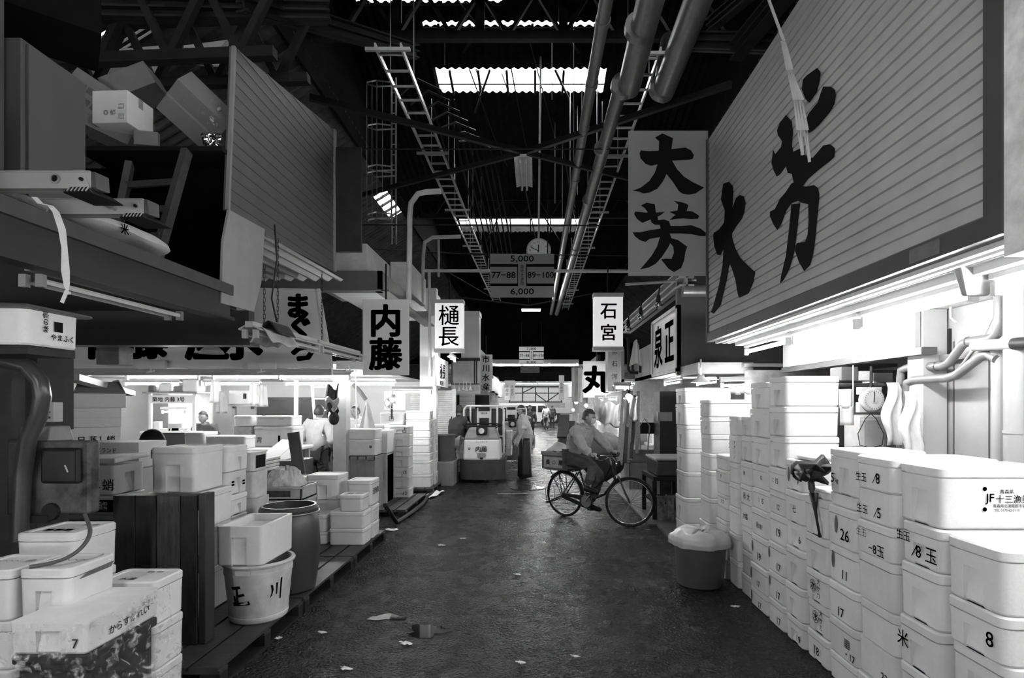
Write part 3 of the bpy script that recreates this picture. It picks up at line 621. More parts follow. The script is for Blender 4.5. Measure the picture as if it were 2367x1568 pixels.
m = MB(); put_text(m, '泉', .72, (X - .004, ya + 1.25, 2.68), 'l', bold=.02, stretch=.85); put_text(m, '正', .72, (X - .004, ya + .5, 2.68), 'l', bold=.02, stretch=.85); m.build('lettering', ink, t, world=True)
beam('steel_beam', (2.1, 7.8, 3.5), (2.1, 13, 3.5), .2, .24, grey_l, 'pale painted beam over the brush-lettered side sign', 'beam')
m = MB(); c = at(1618, 672, 7.9); m.lathe([(.09, -.25), (.09, .25)], c, 16, 'x'); m.tube([c + V((-.05, 0, .15)), c + V((-1, .3, .15))], .02, 6); tag(m.build('exhaust_duct', steel, smooth='auto'), 'short round metal duct above the brush-lettered side sign', 'duct')
for i, (px, py, Y) in enumerate(((1522, 700, 8.4), (1481, 728, 9.2), (1452, 755, 9.9))):
    c = at(px, py, Y); t = thing('spot_bulb', ['near', 'middle', 'far'][i] + ' one of three unlit clear bulbs hung along the pale beam on the right', 'bulb', c)
    m = MB(); m.lathe([(.02, .12), (.03, .1), (.035, .0)], c, 12); m.tube([c + V((0, 0, .1)), c + V((.02, 0, .26)), c + V((.1, 0, .3))], .012, 6); m.build('socket', steel_d, t, world=True)
    m = MB(); m.lathe([(.03, .01), (.055, -.04), (.045, -.08), (.0, -.09)], c, 12); m.build('glass', chrome, t, world=True, smooth=True)
# two-character lantern boxes and hanging name boards
def lantern(px0, py0, px1, py1, Y, dp, txt, size, label, lit=False, bold=0, caps=True, side=0, m_=None, sp=None):
    p, q = at(px0, py1, Y), at(px1, py0, Y); w, h = q.x - p.x, q.z - p.z
    t = thing('name_sign', label, 'sign', (p.x + w / 2, Y, p.z), side)
    k = MB(); k.box(-w / 2, w / 2, 0, dp, 0, h); k.build('board', m_ or sign_w, t, bevel=.006)
    if caps:
        k = MB(); e = .012; k.box(-w / 2 - e, w / 2 + e, -e, dp + e, h - .05, h + .02); k.box(-w / 2 - e, w / 2 + e, -e, dp + e, -.02, .05); k.build('end_bands', grey_l, t)
    k = MB(); n = len(txt)
    for i, ch in enumerate(txt): put_text(k, ch, size, (0, -.004, h * (1 - (i + .5) / n) if sp is None else h * .5 + sp * h * ((n - 1) / 2 - i)), bold=bold)
    k.build('lettering', ink, t)
    k = MB(); k.tube([(0, dp / 2, h), (0, dp / 2, h + .5)], .014, 6); k.build('hanger', steel_d, t); return t
lantern(838, 692, 945, 868, 7.9, .03, '内藤', .47, 'white name board with two heavy black characters, by the stall pillar on the left', bold=.018, caps=False, sp=.44)
lantern(1005, 695, 1070, 812, 11, .22, '樋長', .42, 'white lantern box sign beside the white pillar, left of the aisle centre', bold=.004, sp=.42, m_=lantern_m)
lantern(1373, 680, 1440, 808, 10, .2, '石宮', .31, 'white lantern box sign on the right of the aisle beyond the hanging board', bold=.006, sp=.38, m_=lantern_m)
lantern(1108, 820, 1138, 905, 15, .05, '市川水産', .21, 'narrow pale name board with four stacked characters, left of the aisle centre', bold=.004, caps=False)
lantern(1348, 835, 1412, 920, 12.5, .06, '丸', .62, 'white board with one huge character, half hidden by the narrow board on the right', bold=.03, caps=False, m_=sign_w)
lantern(1405, 806, 1436, 906, 11.2, .4, '魚 石\n河 宮', .12, 'narrow weathered board with two faded columns of writing under the right lantern sign', caps=False, m_=white_d)

# ================================================================ left-hand loft, platform and canopies
XP = -2.6
t = thing('loft_platform', 'dark loft platform edge running along the upper left', 'platform', (XP, 3.5, 2.5))
m = MB(); m.box(-7, XP, 1.2, 5.0, 2.62, 2.72); m.build('deck', mat('deck_grey', .05, .5, .2, 4), t, world=True)
m = MB(); m.box(XP - .02, XP + .02, 1.2, 4.75, 2.44, 2.72); m.box(XP - .06, XP + .06, 1.2, 4.75, 2.43, 2.46); m.build('edge_channel', mat('channel_grey', .02, .45, .2, 4), t, world=True)
m = MB(); m.box(XP + .0, XP + .05, 1.2, 4.75, 2.645, 2.73); m.build('edge_trim', mat('trim_grey', .05, .5, .2, 4), t, world=True)
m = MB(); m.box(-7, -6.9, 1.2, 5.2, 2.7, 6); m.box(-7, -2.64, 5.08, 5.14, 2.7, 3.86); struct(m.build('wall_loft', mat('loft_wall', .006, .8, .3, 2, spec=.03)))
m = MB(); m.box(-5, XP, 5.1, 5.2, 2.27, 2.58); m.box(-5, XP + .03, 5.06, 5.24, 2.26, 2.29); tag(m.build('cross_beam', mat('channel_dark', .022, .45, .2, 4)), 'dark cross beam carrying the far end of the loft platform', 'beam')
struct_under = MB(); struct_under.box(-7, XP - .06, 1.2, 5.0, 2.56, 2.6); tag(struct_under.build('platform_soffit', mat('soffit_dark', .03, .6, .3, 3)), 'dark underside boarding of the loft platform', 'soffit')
# plank siding of the loft front, with the pale trapezoid sheet at its foot
t = thing('loft_siding', 'grey plank-clad loft front on the left, with a slanting top edge', 'cladding', (XP, 6, 3.3))
poly = [(541, 108), (772, 300), (772, 628), (612, 545), (526, 485)]
pts = [at(px, py, Yx(px, XP)) for px, py in poly]
m = MB(); m.prism([(XP - .04, q.y, q.z) for q in pts], (.04, 0, 0))
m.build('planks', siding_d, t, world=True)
m = MB()
zz = 3.35
while zz < 5.3:
    ys = []
    for a, b in zip(pts, pts[1:] + pts[:1]):
        if (a.z - zz) * (b.z - zz) < 0: ys.append(a.y + (b.y - a.y) * (zz - a.z) / (b.z - a.z))
    if len(ys) == 2: m.box(XP, XP + .004, min(ys) + .01, max(ys) - .01, zz, zz + .008)
    zz += .105
m.build('grooves', plastic_d, t, world=True)
m = MB(); m.bar(pts[1], pts[2], .05, .05); m.build('edge_strip', grey, t, world=True)
m = MB(); m.bar(pts[0], pts[4], .03, .03); m.build('edge_strip', grey, t, world=True)
m = MB(); poly = [(530, 485), (612, 530), (604, 655), (587, 721), (512, 701), (516, 560)]; q = [at(px, py, Yx(px, XP + .03)) for px, py in poly]; m.prism(q, (-.02, 0, 0)); tag(m.build('metal_sheet', mat('dull_sheet', .3, .45, .1, 5)), 'pale trapezoid metal sheet at the foot of the plank-clad loft front', 'panel')
m = MB(); corr(m, (-4.3, 5.4, 3.36), (1.7, 0, 0), (0, 2.2, .06), 10, .025, (0, 0, 1)); tag(m.build('corrugated_soffit', grey, solid=.004), 'corrugated soffit under the plank-clad loft front', 'soffit')
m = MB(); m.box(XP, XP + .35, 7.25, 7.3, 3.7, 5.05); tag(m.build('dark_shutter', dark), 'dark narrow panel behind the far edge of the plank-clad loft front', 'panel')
# locker, dark column and things on the loft
t = thing('locker', 'tall grey metal locker with a round knob on the loft', 'locker', (-3.2, 3.5, 2.72))
m = MB(); m.box(-3.6, -3.02, 3.3, 3.76, 2.72, 3.88); m.build('body', mat('locker_grey', .085, .42, .1, 3), t, world=True, bevel=.006)
m = MB(); m.box(-3.02, -3.0, 3.33, 3.75, 2.75, 3.86); m.build('door', mat('locker_grey', .085), t, world=True, bevel=.004)
m = MB(); c = V((-2.99, 3.37, 3.09)); m.lathe([(.012, -.01), (.014, .015), (.022, .03), (.02, .04)], c, 14, 'x'); m.build('knob', chrome, t, world=True, smooth='auto')
m = MB(); m.box(-3.7, -3.1, 2.55, 3.28, 2.72, 4.6); tag(m.build('dark_cabinet', mat('cabinet_grey', .07, .5, .2, 4)), 'dull grey cabinet left of the locker, at the left edge', 'cabinet')
m = MB(); m.tube([(-2.78, 2.65, 2.72), (-2.72, 2.65, 5.5)], .075, 14); m.tube([(-2.775, 2.65, 3.3), (-2.77, 2.65, 3.5)], .085, 14); tag(m.build('loft_column', steel_d, smooth='auto'), 'dark pipe column at the upper left corner', 'column')
m = MB(); m.bar(at(120, -40, 3.6), at(120, 60, 3.9), .5, .5); tag(m.build('dark_duct', mat('soot_black', .006, .8, .3, 5, spec=.03)), 'large dark duct against the ceiling at the upper left', 'duct')
def alu_rail(px1, py0, py1, Y, label):
    t = thing('aluminium_ladder', label, 'ladder', at(px1, py1, Y), group=None); a, b = at(px1, py1, Y), at(px1, py0, Y); x0 = a.x - 2.2
    k = MB(); k.box(x0, a.x, Y, Y + .005, a.z, b.z)
    for z in (a.z, b.z - .006): k.box(x0, a.x, Y - .008, Y + .06, z, z + .006)
    k.build('side_rail', alu, t, world=True)
    k = MB(); k.hexa([(a.x, Y, a.z + .01), (a.x + .03, Y, a.z + .0), (a.x + .05, Y + .06, a.z), (a.x, Y + .06, a.z), (a.x, Y, b.z), (a.x + .02, Y, b.z - .003), (a.x + .045, Y + .06, b.z - .01), (a.x, Y + .06, b.z)]); k.build('end_cap', plastic_g, t, world=True, bevel=.004)
    k = MB(); k.prism([(a.x - .07, Y - .012, a.z + .0), (a.x - .0, Y - .012, a.z + .0), (a.x - .025, Y - .012, a.z + .065), (a.x - .045, Y - .012, a.z + .065)], (0, .008, 0)); k.build('foot_plate', alu, t, world=True)
    k = MB(); k.hexa([(a.x - .12, Y - .03, a.z - .028), (a.x + .03, Y - .03, a.z - .03), (a.x + .1, Y + .1, a.z - .05), (a.x - .06, Y + .1, a.z - .05), (a.x - .09, Y - .02, a.z + .005), (a.x + .0, Y - .02, a.z + .005), (a.x + .04, Y + .08, a.z - .01), (a.x - .05, Y + .08, a.z)])
    ft = k.build('rubber_foot', black, t, world=True, bevel=.006)
    k = MB()
    for i in range(6): x = a.x - .085 + .018 * i; k.bar((x - .006, Y - .031, a.z - .022), (x + .006, Y - .027, a.z), .007, .004)
    k.build('foot_treads', grey_l, ft)
    k = MB(); k.lathe([(.024, -.012), (.024, -.002), (.017, -.002), (.017, -.012)], (a.x - .17, Y, (a.z + b.z) / 2 + .005), 16, 'y', caps=False); rr = k.build('rung_end', alu, t, world=True, smooth=True); k = MB(); k.lathe([(.017, -.004), (.017, -.001)], (a.x - .17, Y, (a.z + b.z) / 2 + .005), 16, 'y'); k.build('rung_hole', black, rr)
    k = MB(); k.lathe([(.009, -.022), (.009, -.01)], (a.x - .034, Y, a.z + .042), 10, 'y'); k.build('bolt', steel_d, t, world=True)
    return t
alu_rail(210, 396, 437, 2.75, 'aluminium ladder stored on the loft platform, nearer and upper rail')
alu_rail(332, 460, 496, 3.1, 'aluminium ladder stored on the loft platform, lower rail behind')
m = MB(); m.tube([at(-40, 440, 2.9), at(60, 462, 2.95), at(110, 485, 3.0)], .022, 10); m.tube([at(200, 455, 3.05), at(260, 475, 3.1), at(275, 490, 3.12)], .018, 10); tag(m.build('wooden_pole', wood, smooth='auto'), 'rounded wooden pole lying between the two ladder rails', 'pole')
# white strap
m = MB(); pts = [(78, 455), (92, 470), (115, 475), (128, 490), (142, 530), (148, 575), (150, 625), (153, 660), (155, 672)]; ws = [.012, .012, .012, .014, .016, .012, .018, .012, .004]
P = [at(x, y, 2.62 - .002 * i) for i, (x, y) in enumerate(pts)]
for i in range(len(P) - 1): m.hexa([P[i] + V((-ws[i], 0, 0)), P[i] + V((ws[i], .004, 0)), P[i] + V((ws[i], .006, 0)), P[i] + V((-ws[i], .002, 0)), P[i + 1] + V((-ws[i + 1], 0, 0)), P[i + 1] + V((ws[i + 1], .004, 0)), P[i + 1] + V((ws[i + 1], .006, 0)), P[i + 1] + V((-ws[i + 1], .002, 0))])
m.bar(at(155, 672, 2.6), at(143, 700, 2.6), .018, .003, up=(0, 1, 0)); m.obox(at(156, 678, 2.6), (.025, .008, .012)); tag(m.build('strap', cloth_w), 'white strap knotted round the pole and hanging over the loft edge', 'strap')
# sack lying on the platform
t = thing('sack', 'pale printed sack lying on the loft platform edge', 'sack', at(270, 575, 3.45))
a, b = at(182, 530, 3.35), at(352, 580, 3.9)
m = MB(); d = (b - a); d.z = 0; L = d.length
def sackf(u, v):
    th = 2 * PI * v; e = max(0, 1 - (2 * u - 1) ** 4) ** .5; r = .25 * e + .004
    zz = .075 * e * math.sin(th) * (1 if math.sin(th) > 0 else .35)
    return V((-2.83 + .5 * (r - .25) * 0 + r * math.cos(th) * .9 - .02 + .10, 3.2 + .85 * u, 2.80 + zz * 1.25 + .006 * math.sin(9 * u + 3 * th)))
m.grid(sackf, 20, 20); sk = m.build('cloth_body', mat('sack_cloth', .42, .7, .12, 10, bump=.15), t, world=True, smooth=True)
m = MB(); put_text(m, '米', .07, (-2.52, 3.45, 2.80), 'r', rot=.1, bold=.002); m.build('printing', ink, t, world=True)
# wooden ladder in the dark of the loft
t = thing('wooden_ladder', 'wooden ladder leaning in the dark behind the sack', 'ladder', at(360, 590, 4.3))
m = MB(); m.bar(at(362, 600, 4.35), at(432, 350, 4.7), .05, .08); m.build('side_rail', mat('ladder_wood', .05, .6, .5, 6), t, world=True)
m = MB(); m.bar(at(265, 560, 4.35), at(300, 380, 4.7), .05, .08); m.build('side_rail', mat('ladder_wood', .05, .6, .5, 6), t, world=True)
for k in range(3):
    m = MB(); m.bar(at(272 + 10 * k, 552 - 62 * k, 4.38 + .1 * k), at(370 + 16 * k, 545 - 62 * k, 4.38 + .1 * k), .03, .05); m.build('rung', mat('ladder_wood', .05, .6, .5, 6), t, world=True)
# shelf of the loft with cartons
m = MB(); m.box(-3.85, -2.62, 4.7, 5.08, 3.85, 3.885); tag(m.build('loft_shelf', black), 'dark shelf in the loft carrying the toppled cartons', 'shelf')
def carton(label, c, size, rot, m_, tape=True, marks=None, name='carton'):
    t = thing(name, label, 'carton', c); M = Matrix.Rotation(rot[2], 3, 'Z') @ Matrix.Rotation(rot[1], 3, 'Y') @ Matrix.Rotation(rot[0], 3, 'X')
    t.rotation_euler = M.to_euler(); w, d, h = size
    k = MB(); k.obox((0, 0, 0), size); k.build('body', m_, t, bevel=.004)
    if tape:
        k = MB(); k.box(-w / 2 - .001, w / 2 + .001, -.025, .025, h / 2, h / 2 + .001); k.box(-w / 2 - .0015, -w / 2, -.025, .025, h * .2, h / 2); k.box(w / 2, w / 2 + .0015, -.025, .025, h * .2, h / 2); k.build('tape', mat('packing_tape', .5, .25, .1, 6), t)
    if marks:
        k = MB()
        for f, s_, u, v, sz in marks:
            o = {'f': (u * w, -d / 2 - .002, v * h), 'r': (w / 2 + .002, u * d, v * h), 'l': (-w / 2 - .002, u * d, v * h)}[f]; put_text(k, s_, sz, o, f)
        k.build('printing', ink_soft, t)
    return t
B = at(410, 182, 4.72); e1, e2, e3 = V((.011, .174, .166)), V((-.294, .167, -.158)), V((.29, .247, -.28))
t = thing('carton', 'large tilted brown carton toppled on the loft shelf', 'carton', B)
m = MB(); m.hexa([B, B + e2, B + e2 + e3, B + e3, B + e1, B + e1 + e2, B + e1 + e2 + e3, B + e1 + e3]); m.build('body', card, t, world=True, bevel=.004)
m = MB(); n = -e1.normalized() * .0015; c = .46; w_ = .06; m.hexa([B + e2 * c + n, B + e2 * (c + w_) + n, B + e2 * (c + w_) + e3 + n, B + e2 * c + e3 + n, B + e2 * c, B + e2 * (c + w_), B + e2 * (c + w_) + e3, B + e2 * c + e3]); m.build('tape', mat('packing_tape', .3, .25, .1, 6), t, world=True)
carton('pale carton under the large tilted one, its side catching the light', at(315, 208, 5.3), (.42, .4, .2), (.1, -.5, .2), card)
carton('small white carton with printed labels at the edge of the loft shelf', at(286, 268, 4.8), (.3, .3, .27), (0, 0, -.04), card_w, marks=[('f', '◎ 鮮', 0, -.18, .05), ('f', '▤', .33, .0, .06), ('f', '▤', .33, -.3, .06)])
carton('printed crate wedged behind the locker on the loft shelf', at(225, 240, 5.1), (.4, .3, .3), (.0, .55, .3), card, marks=[('f', '■■ ■', 0, .1, .08), ('f', '■ ■■', 0, -.25, .08)])
carton('flattened dark carton below the small white one', at(255, 315, 4.9), (.34, .3, .1), (0, .35, .5), card)
carton('crumpled carton flap standing on the loft shelf', at(340, 322, 4.78), (.18, .05, .12), (0, 0, .2), card, tape=False)
m = MB(); a = at(492, 265, 4.95); m.grid(lambda u, v: a + V((.15 * (u - .5) + .03 * math.sin(11 * v), .1 * math.sin(7 * u) * math.cos(5 * v), .2 * (v - .5) + .03 * math.sin(13 * u))), 14, 14); tag(m.build('plastic_bag', film, smooth=False), 'crumpled clear bag beside the toppled cartons', 'bag')
m = MB(); a = at(492, 323, 4.8); m.grid(lambda u, v: a + V((.16 * (u - .5), -.03 * math.sin(3 * v) + .015 * math.sin(17 * u + 5 * v), .1 * (v - .5))), 12, 6); tag(m.build('foil_packet', chrome, smooth=False, solid=.004), 'shiny foil packet on the loft shelf near the plank-clad front', 'packet')
# unlit lamp under the platform, hung double lamps
fluoro('unlit two-tube lamp under the loft platform at the left', (-2.75, 3.05, 2.43), (-2.75, 4.3, 2.43), tubes=2, lit=False, hood=.1, hm=grey)
t1 = fluoro('nearer unlit two-tube lamp hung on chains, with a rag over it', (-2.32, 4.55, 2.33), (-2.28, 5.8, 2.33), tubes=2, lit=False, hood=.14, hm=grey_l)
fluoro('farther unlit two-tube lamp hung on chains below the canopy, in line with the nearer one', (-2.28, 5.85, 2.33), (-2.24, 7.1, 2.33), tubes=2, lit=False, hood=.14, hm=grey_l)
def chain(px, py0, py1, Y, label):
    k = MB(); p, q = at(px, py0, Y), at(px, py1, Y); n = int((p.z - q.z) / .035)
    for i in range(n):
        z = q.z + .035 * (i + .5); w = (.008, 0) if i % 2 else (0, .008); k.tube([(p.x - w[0], Y - w[1], z - .02), (p.x + w[0], Y + w[1], z - .02), (p.x + w[0], Y + w[1], z + .02), (p.x - w[0], Y - w[1], z + .02)], .0025, 4, closed=True)
    tag(k.build('chain', steel_d), label, 'chain')
chain(611, 610, 765, 4.8, 'thin chain holding the near end of the hung lamp'); chain(642, 545, 745, 5.2, 'thin chain and cord holding the middle of the hung lamp'); chain(744, 625, 785, 6.4, 'thin chain holding the farther hung lamp')
m = MB(); m.tube([at(635, 520, 5.1), at(640, 600, 5.1), at(628, 690, 5.1), at(640, 745, 5.1)], .008, 5); tag(m.build('cord', black), 'black cord looping down to the hung lamp with the rag', 'cord')
m = MB(); c = at(625, 775, 4.75)
m.grid(lambda u, v: V((c.x + .2 * (u - .5), c.y - .15 + .5 * v, c.z + .07 * math.cos(PI * (u - .5) * 1.6) - .02 + .012 * math.sin(9 * v + 6 * u))), 12, 12); tag(m.build('rag', mat('rag_cloth', .4, .8, .25, 10), smooth=True, solid=.006), 'pale and dark rag draped over the nearer hung lamp', 'rag')
m = MB(); c = at(618, 758, 4.75)
m.grid(lambda u, v: V((c.x + .17 * (u - .5) + .03, c.y - .05 + .35 * v, c.z + .06 * math.cos(PI * (u - .5) * 1.5) - .005)), 10, 8); tag(m.build('rubber_glove', black, smooth=True, solid=.008), 'black rubber sheet folded over the rag on the hung lamp', 'rubber sheet')
# second canopy beam with the white boxes on it
m = MB(); Yc = 8.0; a, b = at(606, 626, Yc), at(882, 672, Yc); m.box(a.x, b.x, Yc, Yc + .06, b.z, a.z); m.box(b.x - .06, b.x, Yc, 11.6, b.z, a.z); m.box(a.x, b.x, Yc - .06, Yc + .12, b.z - .01, b.z + .01); m.box(b.x - .1, b.x + .1, Yc, 11.6, b.z - .01, b.z + .015)
tag(m.build('canopy_beam', mat('beam_grey', .11, .45, .15, 4)), 'grey riveted canopy beam over the left stall, corner by the white cartons', 'beam')
m = MB(); m.box(a.x + .9, b.x - .1, Yc + .1, 11, b.z + .02, b.z + .05); tag(m.build('canopy_soffit', white), 'white lit soffit under the riveted canopy beam', 'soffit')
p, q = at(772, 628, 8.3), at(848, 563, 8.3); m = MB(); m.box(p.x - .6, q.x, 8.3, 10.4, a.z, q.z); tag(m.build('white_housing', white_d, bevel=.01), 'big white housing on top of the riveted canopy beam', 'housing')
p, q = at(902, 660, 9.6), at(948, 605, 9.6); m = MB(); m.box(p.x, q.x, 9.6, 11, a.z + .02, q.z); tag(m.build('white_cabinet', white_d, bevel=.01), 'smaller white cabinet beyond the big white housing on the canopy', 'cabinet')
m = MB(); m.box(-2.36, -2.2, 12.1, 13, 2.1, 4.2); m.box(-2.45, -2.1, 11.9, 12.1, 0, 4.2); struct(m.build('wall_pillar_left', white))

# the big tuna-stall sign
Yt = 7.55
t = thing('stall_sign', 'long pale stall sign with brush writing along the left, cut by the dark beam', 'sign', (-4.3, Yt, 2.2))
poly = [(-60, 655), (735, 668), (766, 851), (-60, 851)]; m = MB(); m.prism([at(x, y, Yt) for x, y in poly], (0, .05, 0)); m.build('board', mat('stall_board', .72, .5, .06, 3), t, world=True)
m = MB()
for ch, px, py, s in (('ま', 689, 707, .35), ('ぐ', 695, 753, .34), ('ろ', 699, 808, .36)): put_text(m, ch, s, at(px, py, Yt - .004), bold=.022)
for ch, px, py, s in (('水', 555, 782, .6), ('産', 478, 782, .6), ('藤', 340, 780, .6), ('内', 250, 780, .6)): put_text(m, ch, s, at(px, py, Yt - .004), bold=.03)
m.build('brush_lettering', ink, t, world=True)
m = MB(); p = at(735, 668, Yt); q = at(766, 851, Yt); m.bar(p, q, .05, .03, up=(0, 1, 0)); m.build('edge_strip', white, t, world=True)
# low awning strip, lamps and rear of the tuna stall
m = MB(); a, b = at(150, 852, 7.6), at(766, 868, 7.6); m.box(a.x - 1, b.x, 7.6, 7.66, b.z, a.z); tag(m.build('awning_strip', grey_l), 'pale strip along the bottom of the long stall sign', 'trim')
m = MB(); m.box(-9, -2.75, 7.7, 13.4, 2.28, 2.32); struct(m.build('ceiling_stall', white))
m = MB(); m.box(-9, -2.4, 13.4, 13.5, 0, 2.3); struct(m.build('wall_stall_back', tile_m))
m = MB(); m.box(-9, -8.9, 7.5, 13.4, 0, 2.3); struct(m.build('wall_stall_side', tile_m))
lampn = ['left end of the near row', 'left of the middle in the near row', 'right of the middle in the near row', 'right end of the near row', 'left end of the far row', 'left of the middle in the far row', 'right of the middle in the far row', 'right end of the far row']
k = 0
for Y, xs in ((8.5, (-7.9, -6.2, -4.9, -3.9)), (11.2, (-8.2, -6.6, -5.0, -3.9))):
    for x in xs:
        fluoro('lit tube lamp in the left stall, ' + lampn[k], (x, Y, 2.17), (x + 1.1, Y + .05, 2.17), hood=.12, group='lit tube lamps in the left stall', hm=white, tm=tube_stall); k += 1
# ================================================================ foam fish boxes
def foam_box(label, x0, x1, y0, y1, z0, z1, lid=True, handle='', marks=(), group=None, m_=None, rz=0, r=.035, top=None, name='foam_box', open_top=False):
    m_ = m_ or foam; w, d, h = x1 - x0, y1 - y0, z1 - z0; g = .004
    x0 += g; x1 -= g; y0 += g; y1 -= g; w -= 2 * g; d -= 2 * g
    t = thing(name, label, 'box', ((x0 + x1) / 2, (y0 + y1) / 2, z0 + .001), rz, group); h -= .002
    lh = min(.05, h * .25) if lid else 0; a, b = w / 2, d / 2; r = min(r, a * .3, b * .3)
    def ring(o, z, nx=None, tags=False):
        A, B, R = a - o, b - o, max(.002, r - o * .5); pts = []; mk = []
        nw = min(.055, w * .16); nd = min(.055, d * .18)
        for ci, (sx, sy) in enumerate(((1, -1), (1, 1), (-1, 1), (-1, -1))):
            for k in range(4):
                th = -PI / 2 + ci * PI / 2 + k * PI / 6; pts.append((sx * (A - R) + R * math.cos(th), sy * (B - R) + R * math.sin(th), z)); mk.append(None)
            side = 'rblf'[ci]; q = {'r': [(A, -nd), (A, nd)], 'b': [(nw, B), (-nw, B)], 'l': [(-A, nd), (-A, -nd)], 'f': [(-nw, -B), (nw, -B)]}[side]
            mk.append(side); pts.append((*q[0], z)); pts.append((*q[1], z)); mk.append(None)
        return pts, mk
    k = MB(); hz = h - lh; top_n = hz * .72; rows = [(.012, 0), (.004, .010), (.002, top_n), (0, hz)]
    R = []
    for o, z in rows: pts, mk = ring(o, z); R.append([k.b.verts.new(p) for p in pts])
    n = len(mk); notch = []
    for i in range(3):
        for j in range(n):
            f = k.b.faces.new((R[i][j], R[i][(j + 1) % n], R[i + 1][(j + 1) % n], R[i + 1][j]))
            if i < 2 and mk[j] and mk[j] in handle: notch.append((f, mk[j]))
    k.b.faces.new(R[0][::-1])
    if lid:
        pts, _ = ring(.014, hz - .001); q = [k.b.verts.new(p) for p in pts]; pts, _ = ring(.014, hz + .008); q2 = [k.b.verts.new(p) for p in pts]
        for A_, B_ in ((R[3], q), (q, q2)):
            for j in range(n): k.b.faces.new((A_[j], A_[(j + 1) % n], B_[(j + 1) % n], B_[j]))
        k.b.faces.new(q2)
    elif open_top:
        prev = R[3]
        for o, z in ((.025, hz), (.03, .05)):
            pts, _ = ring(o, z); q = [k.b.verts.new(p) for p in pts]
            for j in range(n): k.b.faces.new((prev[j], prev[(j + 1) % n], q[(j + 1) % n], q[j]))
            prev = q
        k.b.faces.new(prev)
    else: k.b.faces.new(R[3])
    k.b.normal_update(); DV = {'l': V((1, 0, 0)), 'r': V((-1, 0, 0)), 'f': V((0, 1, 0)), 'b': V((0, -1, 0))}
    for sd in set(s for _, s in notch):
        fs = [f for f, s in notch if s == sd]; e = bmesh.ops.extrude_face_region(k.b, geom=fs); vs = [v for v in e['geom'] if isinstance(v, bmesh.types.BMVert)]
        bmesh.ops.translate(k.b, verts=vs, vec=DV[sd] * .034); bmesh.ops.delete(k.b, geom=fs, context='FACES')
        hi = max(v.co.z for v in vs)
        for v in vs:
            if v.co.z < hi - .02: v.co -= DV[sd] * .024
    body = k.build('body', m_, t, smooth='auto')
    if lid:
        k = MB(); spec = [(.02, h - lh + .0065), (-.002, h - lh + .007), (-.002, h - .008), (.006, h)]; dp = .007
        if w > .2: spec += [(.032, h), (.036, h - dp)]
        prev = None
        for o, z in spec:
            pts, _ = ring(o, z); q = [k.b.verts.new(p) for p in pts]
            if prev:
                for j in range(n): k.b.faces.new((prev[j], prev[(j + 1) % n], q[(j + 1) % n], q[j]))
            else: k.b.faces.new(q[::-1])
            prev = q
        k.b.faces.new(prev); k.build('lid', m_, t, smooth='auto')
    if marks:
        k = MB(); k2 = MB(); k3 = MB(); any2 = False; any3 = False
        for mk_ in marks:
            f, s, u, v, sz = mk_[:5]; st = mk_[5] if len(mk_) > 5 else 'ink'; rot = mk_[6] if len(mk_) > 6 else 0
            e = .0025
            o = {'f': (u * w, -b - e, v * h), 'l': (-a - e, -u * d, v * h), 'r': (a + e, u * d, v * h), 't': (u * w, v * d, h - .005)}[f]
            if st == 'oval':
                M = Matrix.Translation(o) @ FACE[f].to_4x4(); q = bmesh.new(); bmesh.ops.create_circle(q, cap_ends=True, segments=14, radius=1)
                for vv in q.verts: vv.co.x *= sz * .32; vv.co.y *= sz
                k2.merge(q, M); any2 = True
            elif st == 'block':
                M = Matrix.Translation(o) @ FACE[f].to_4x4(); q = bmesh.new(); bmesh.ops.create_circle(q, cap_ends=True, segments=4, radius=.7071)
                for vv in q.verts: c_, s_ = vv.co.x, vv.co.y; vv.co.x = (c_ - s_) * .7071 * sz * 1.0 * float(s or 1); vv.co.y = (c_ + s_) * .7071 * sz
                k.merge(q, M)
            elif st == 'pale': put_text(k3, s, sz, V(o) + FACE[f] @ V((0, 0, .002)), f); any3 = True
            elif st == 'soft': put_text(k2, s, sz, o, f, rot=rot); any2 = True
            else: put_text(k, s, sz, o, f, rot=rot, bold=sz * .006 if f != 'r' else sz * .014)
        if k.b.verts: k.build('lettering', ink, t)
        else: k.b.free()
        if any2: k2.build('smudged_marks', ink_soft, t)
        else: k2.b.free()
        if any3: k3.build('pale_lettering', foam, t)
        else: k3.b.free()
    return t
ORD = ['bottom', 'second up', 'third up', 'fourth up', 'fifth up', 'sixth up', 'seventh up', 'eighth up', 'ninth up']
def stack(desc, x0, x1, y0, y1, zs, group, handle='', marks=None, lid=True, top_only=False, m_=None, jx=.012, skip=0, **kw):
    n = len(zs) - 1
    for i in range(n):
        o = random.uniform(-jx, jx); p = random.uniform(-jx, jx) * .4
        pos = 'topmost' if i == n - 1 and n > 2 else 'only' if n == 1 else ORD[i + skip]
        ml = (marks or {}).get(i, ())
        what = ''
        for q in ml:
            if (len(q) < 6 or q[5] in ('ink', 'soft')) and q[1].strip(): what = ' marked ' + q[1].replace('\n', '').strip()[:10]; break
        lab = (desc % (what, pos)) if '%' in desc else desc
        foam_box(lab, x0 + o, x1 + o, y0 + p, y1 + p, zs[i], zs[i + 1], lid=lid and (i % 2 == 0 or i == n - 1 or zs[i + 1] - zs[i] > .2), handle=handle, marks=ml, group=group, m_=m_, **kw)

XR = 1.87
RG = 'white foam boxes stacked along the right side of the aisle'
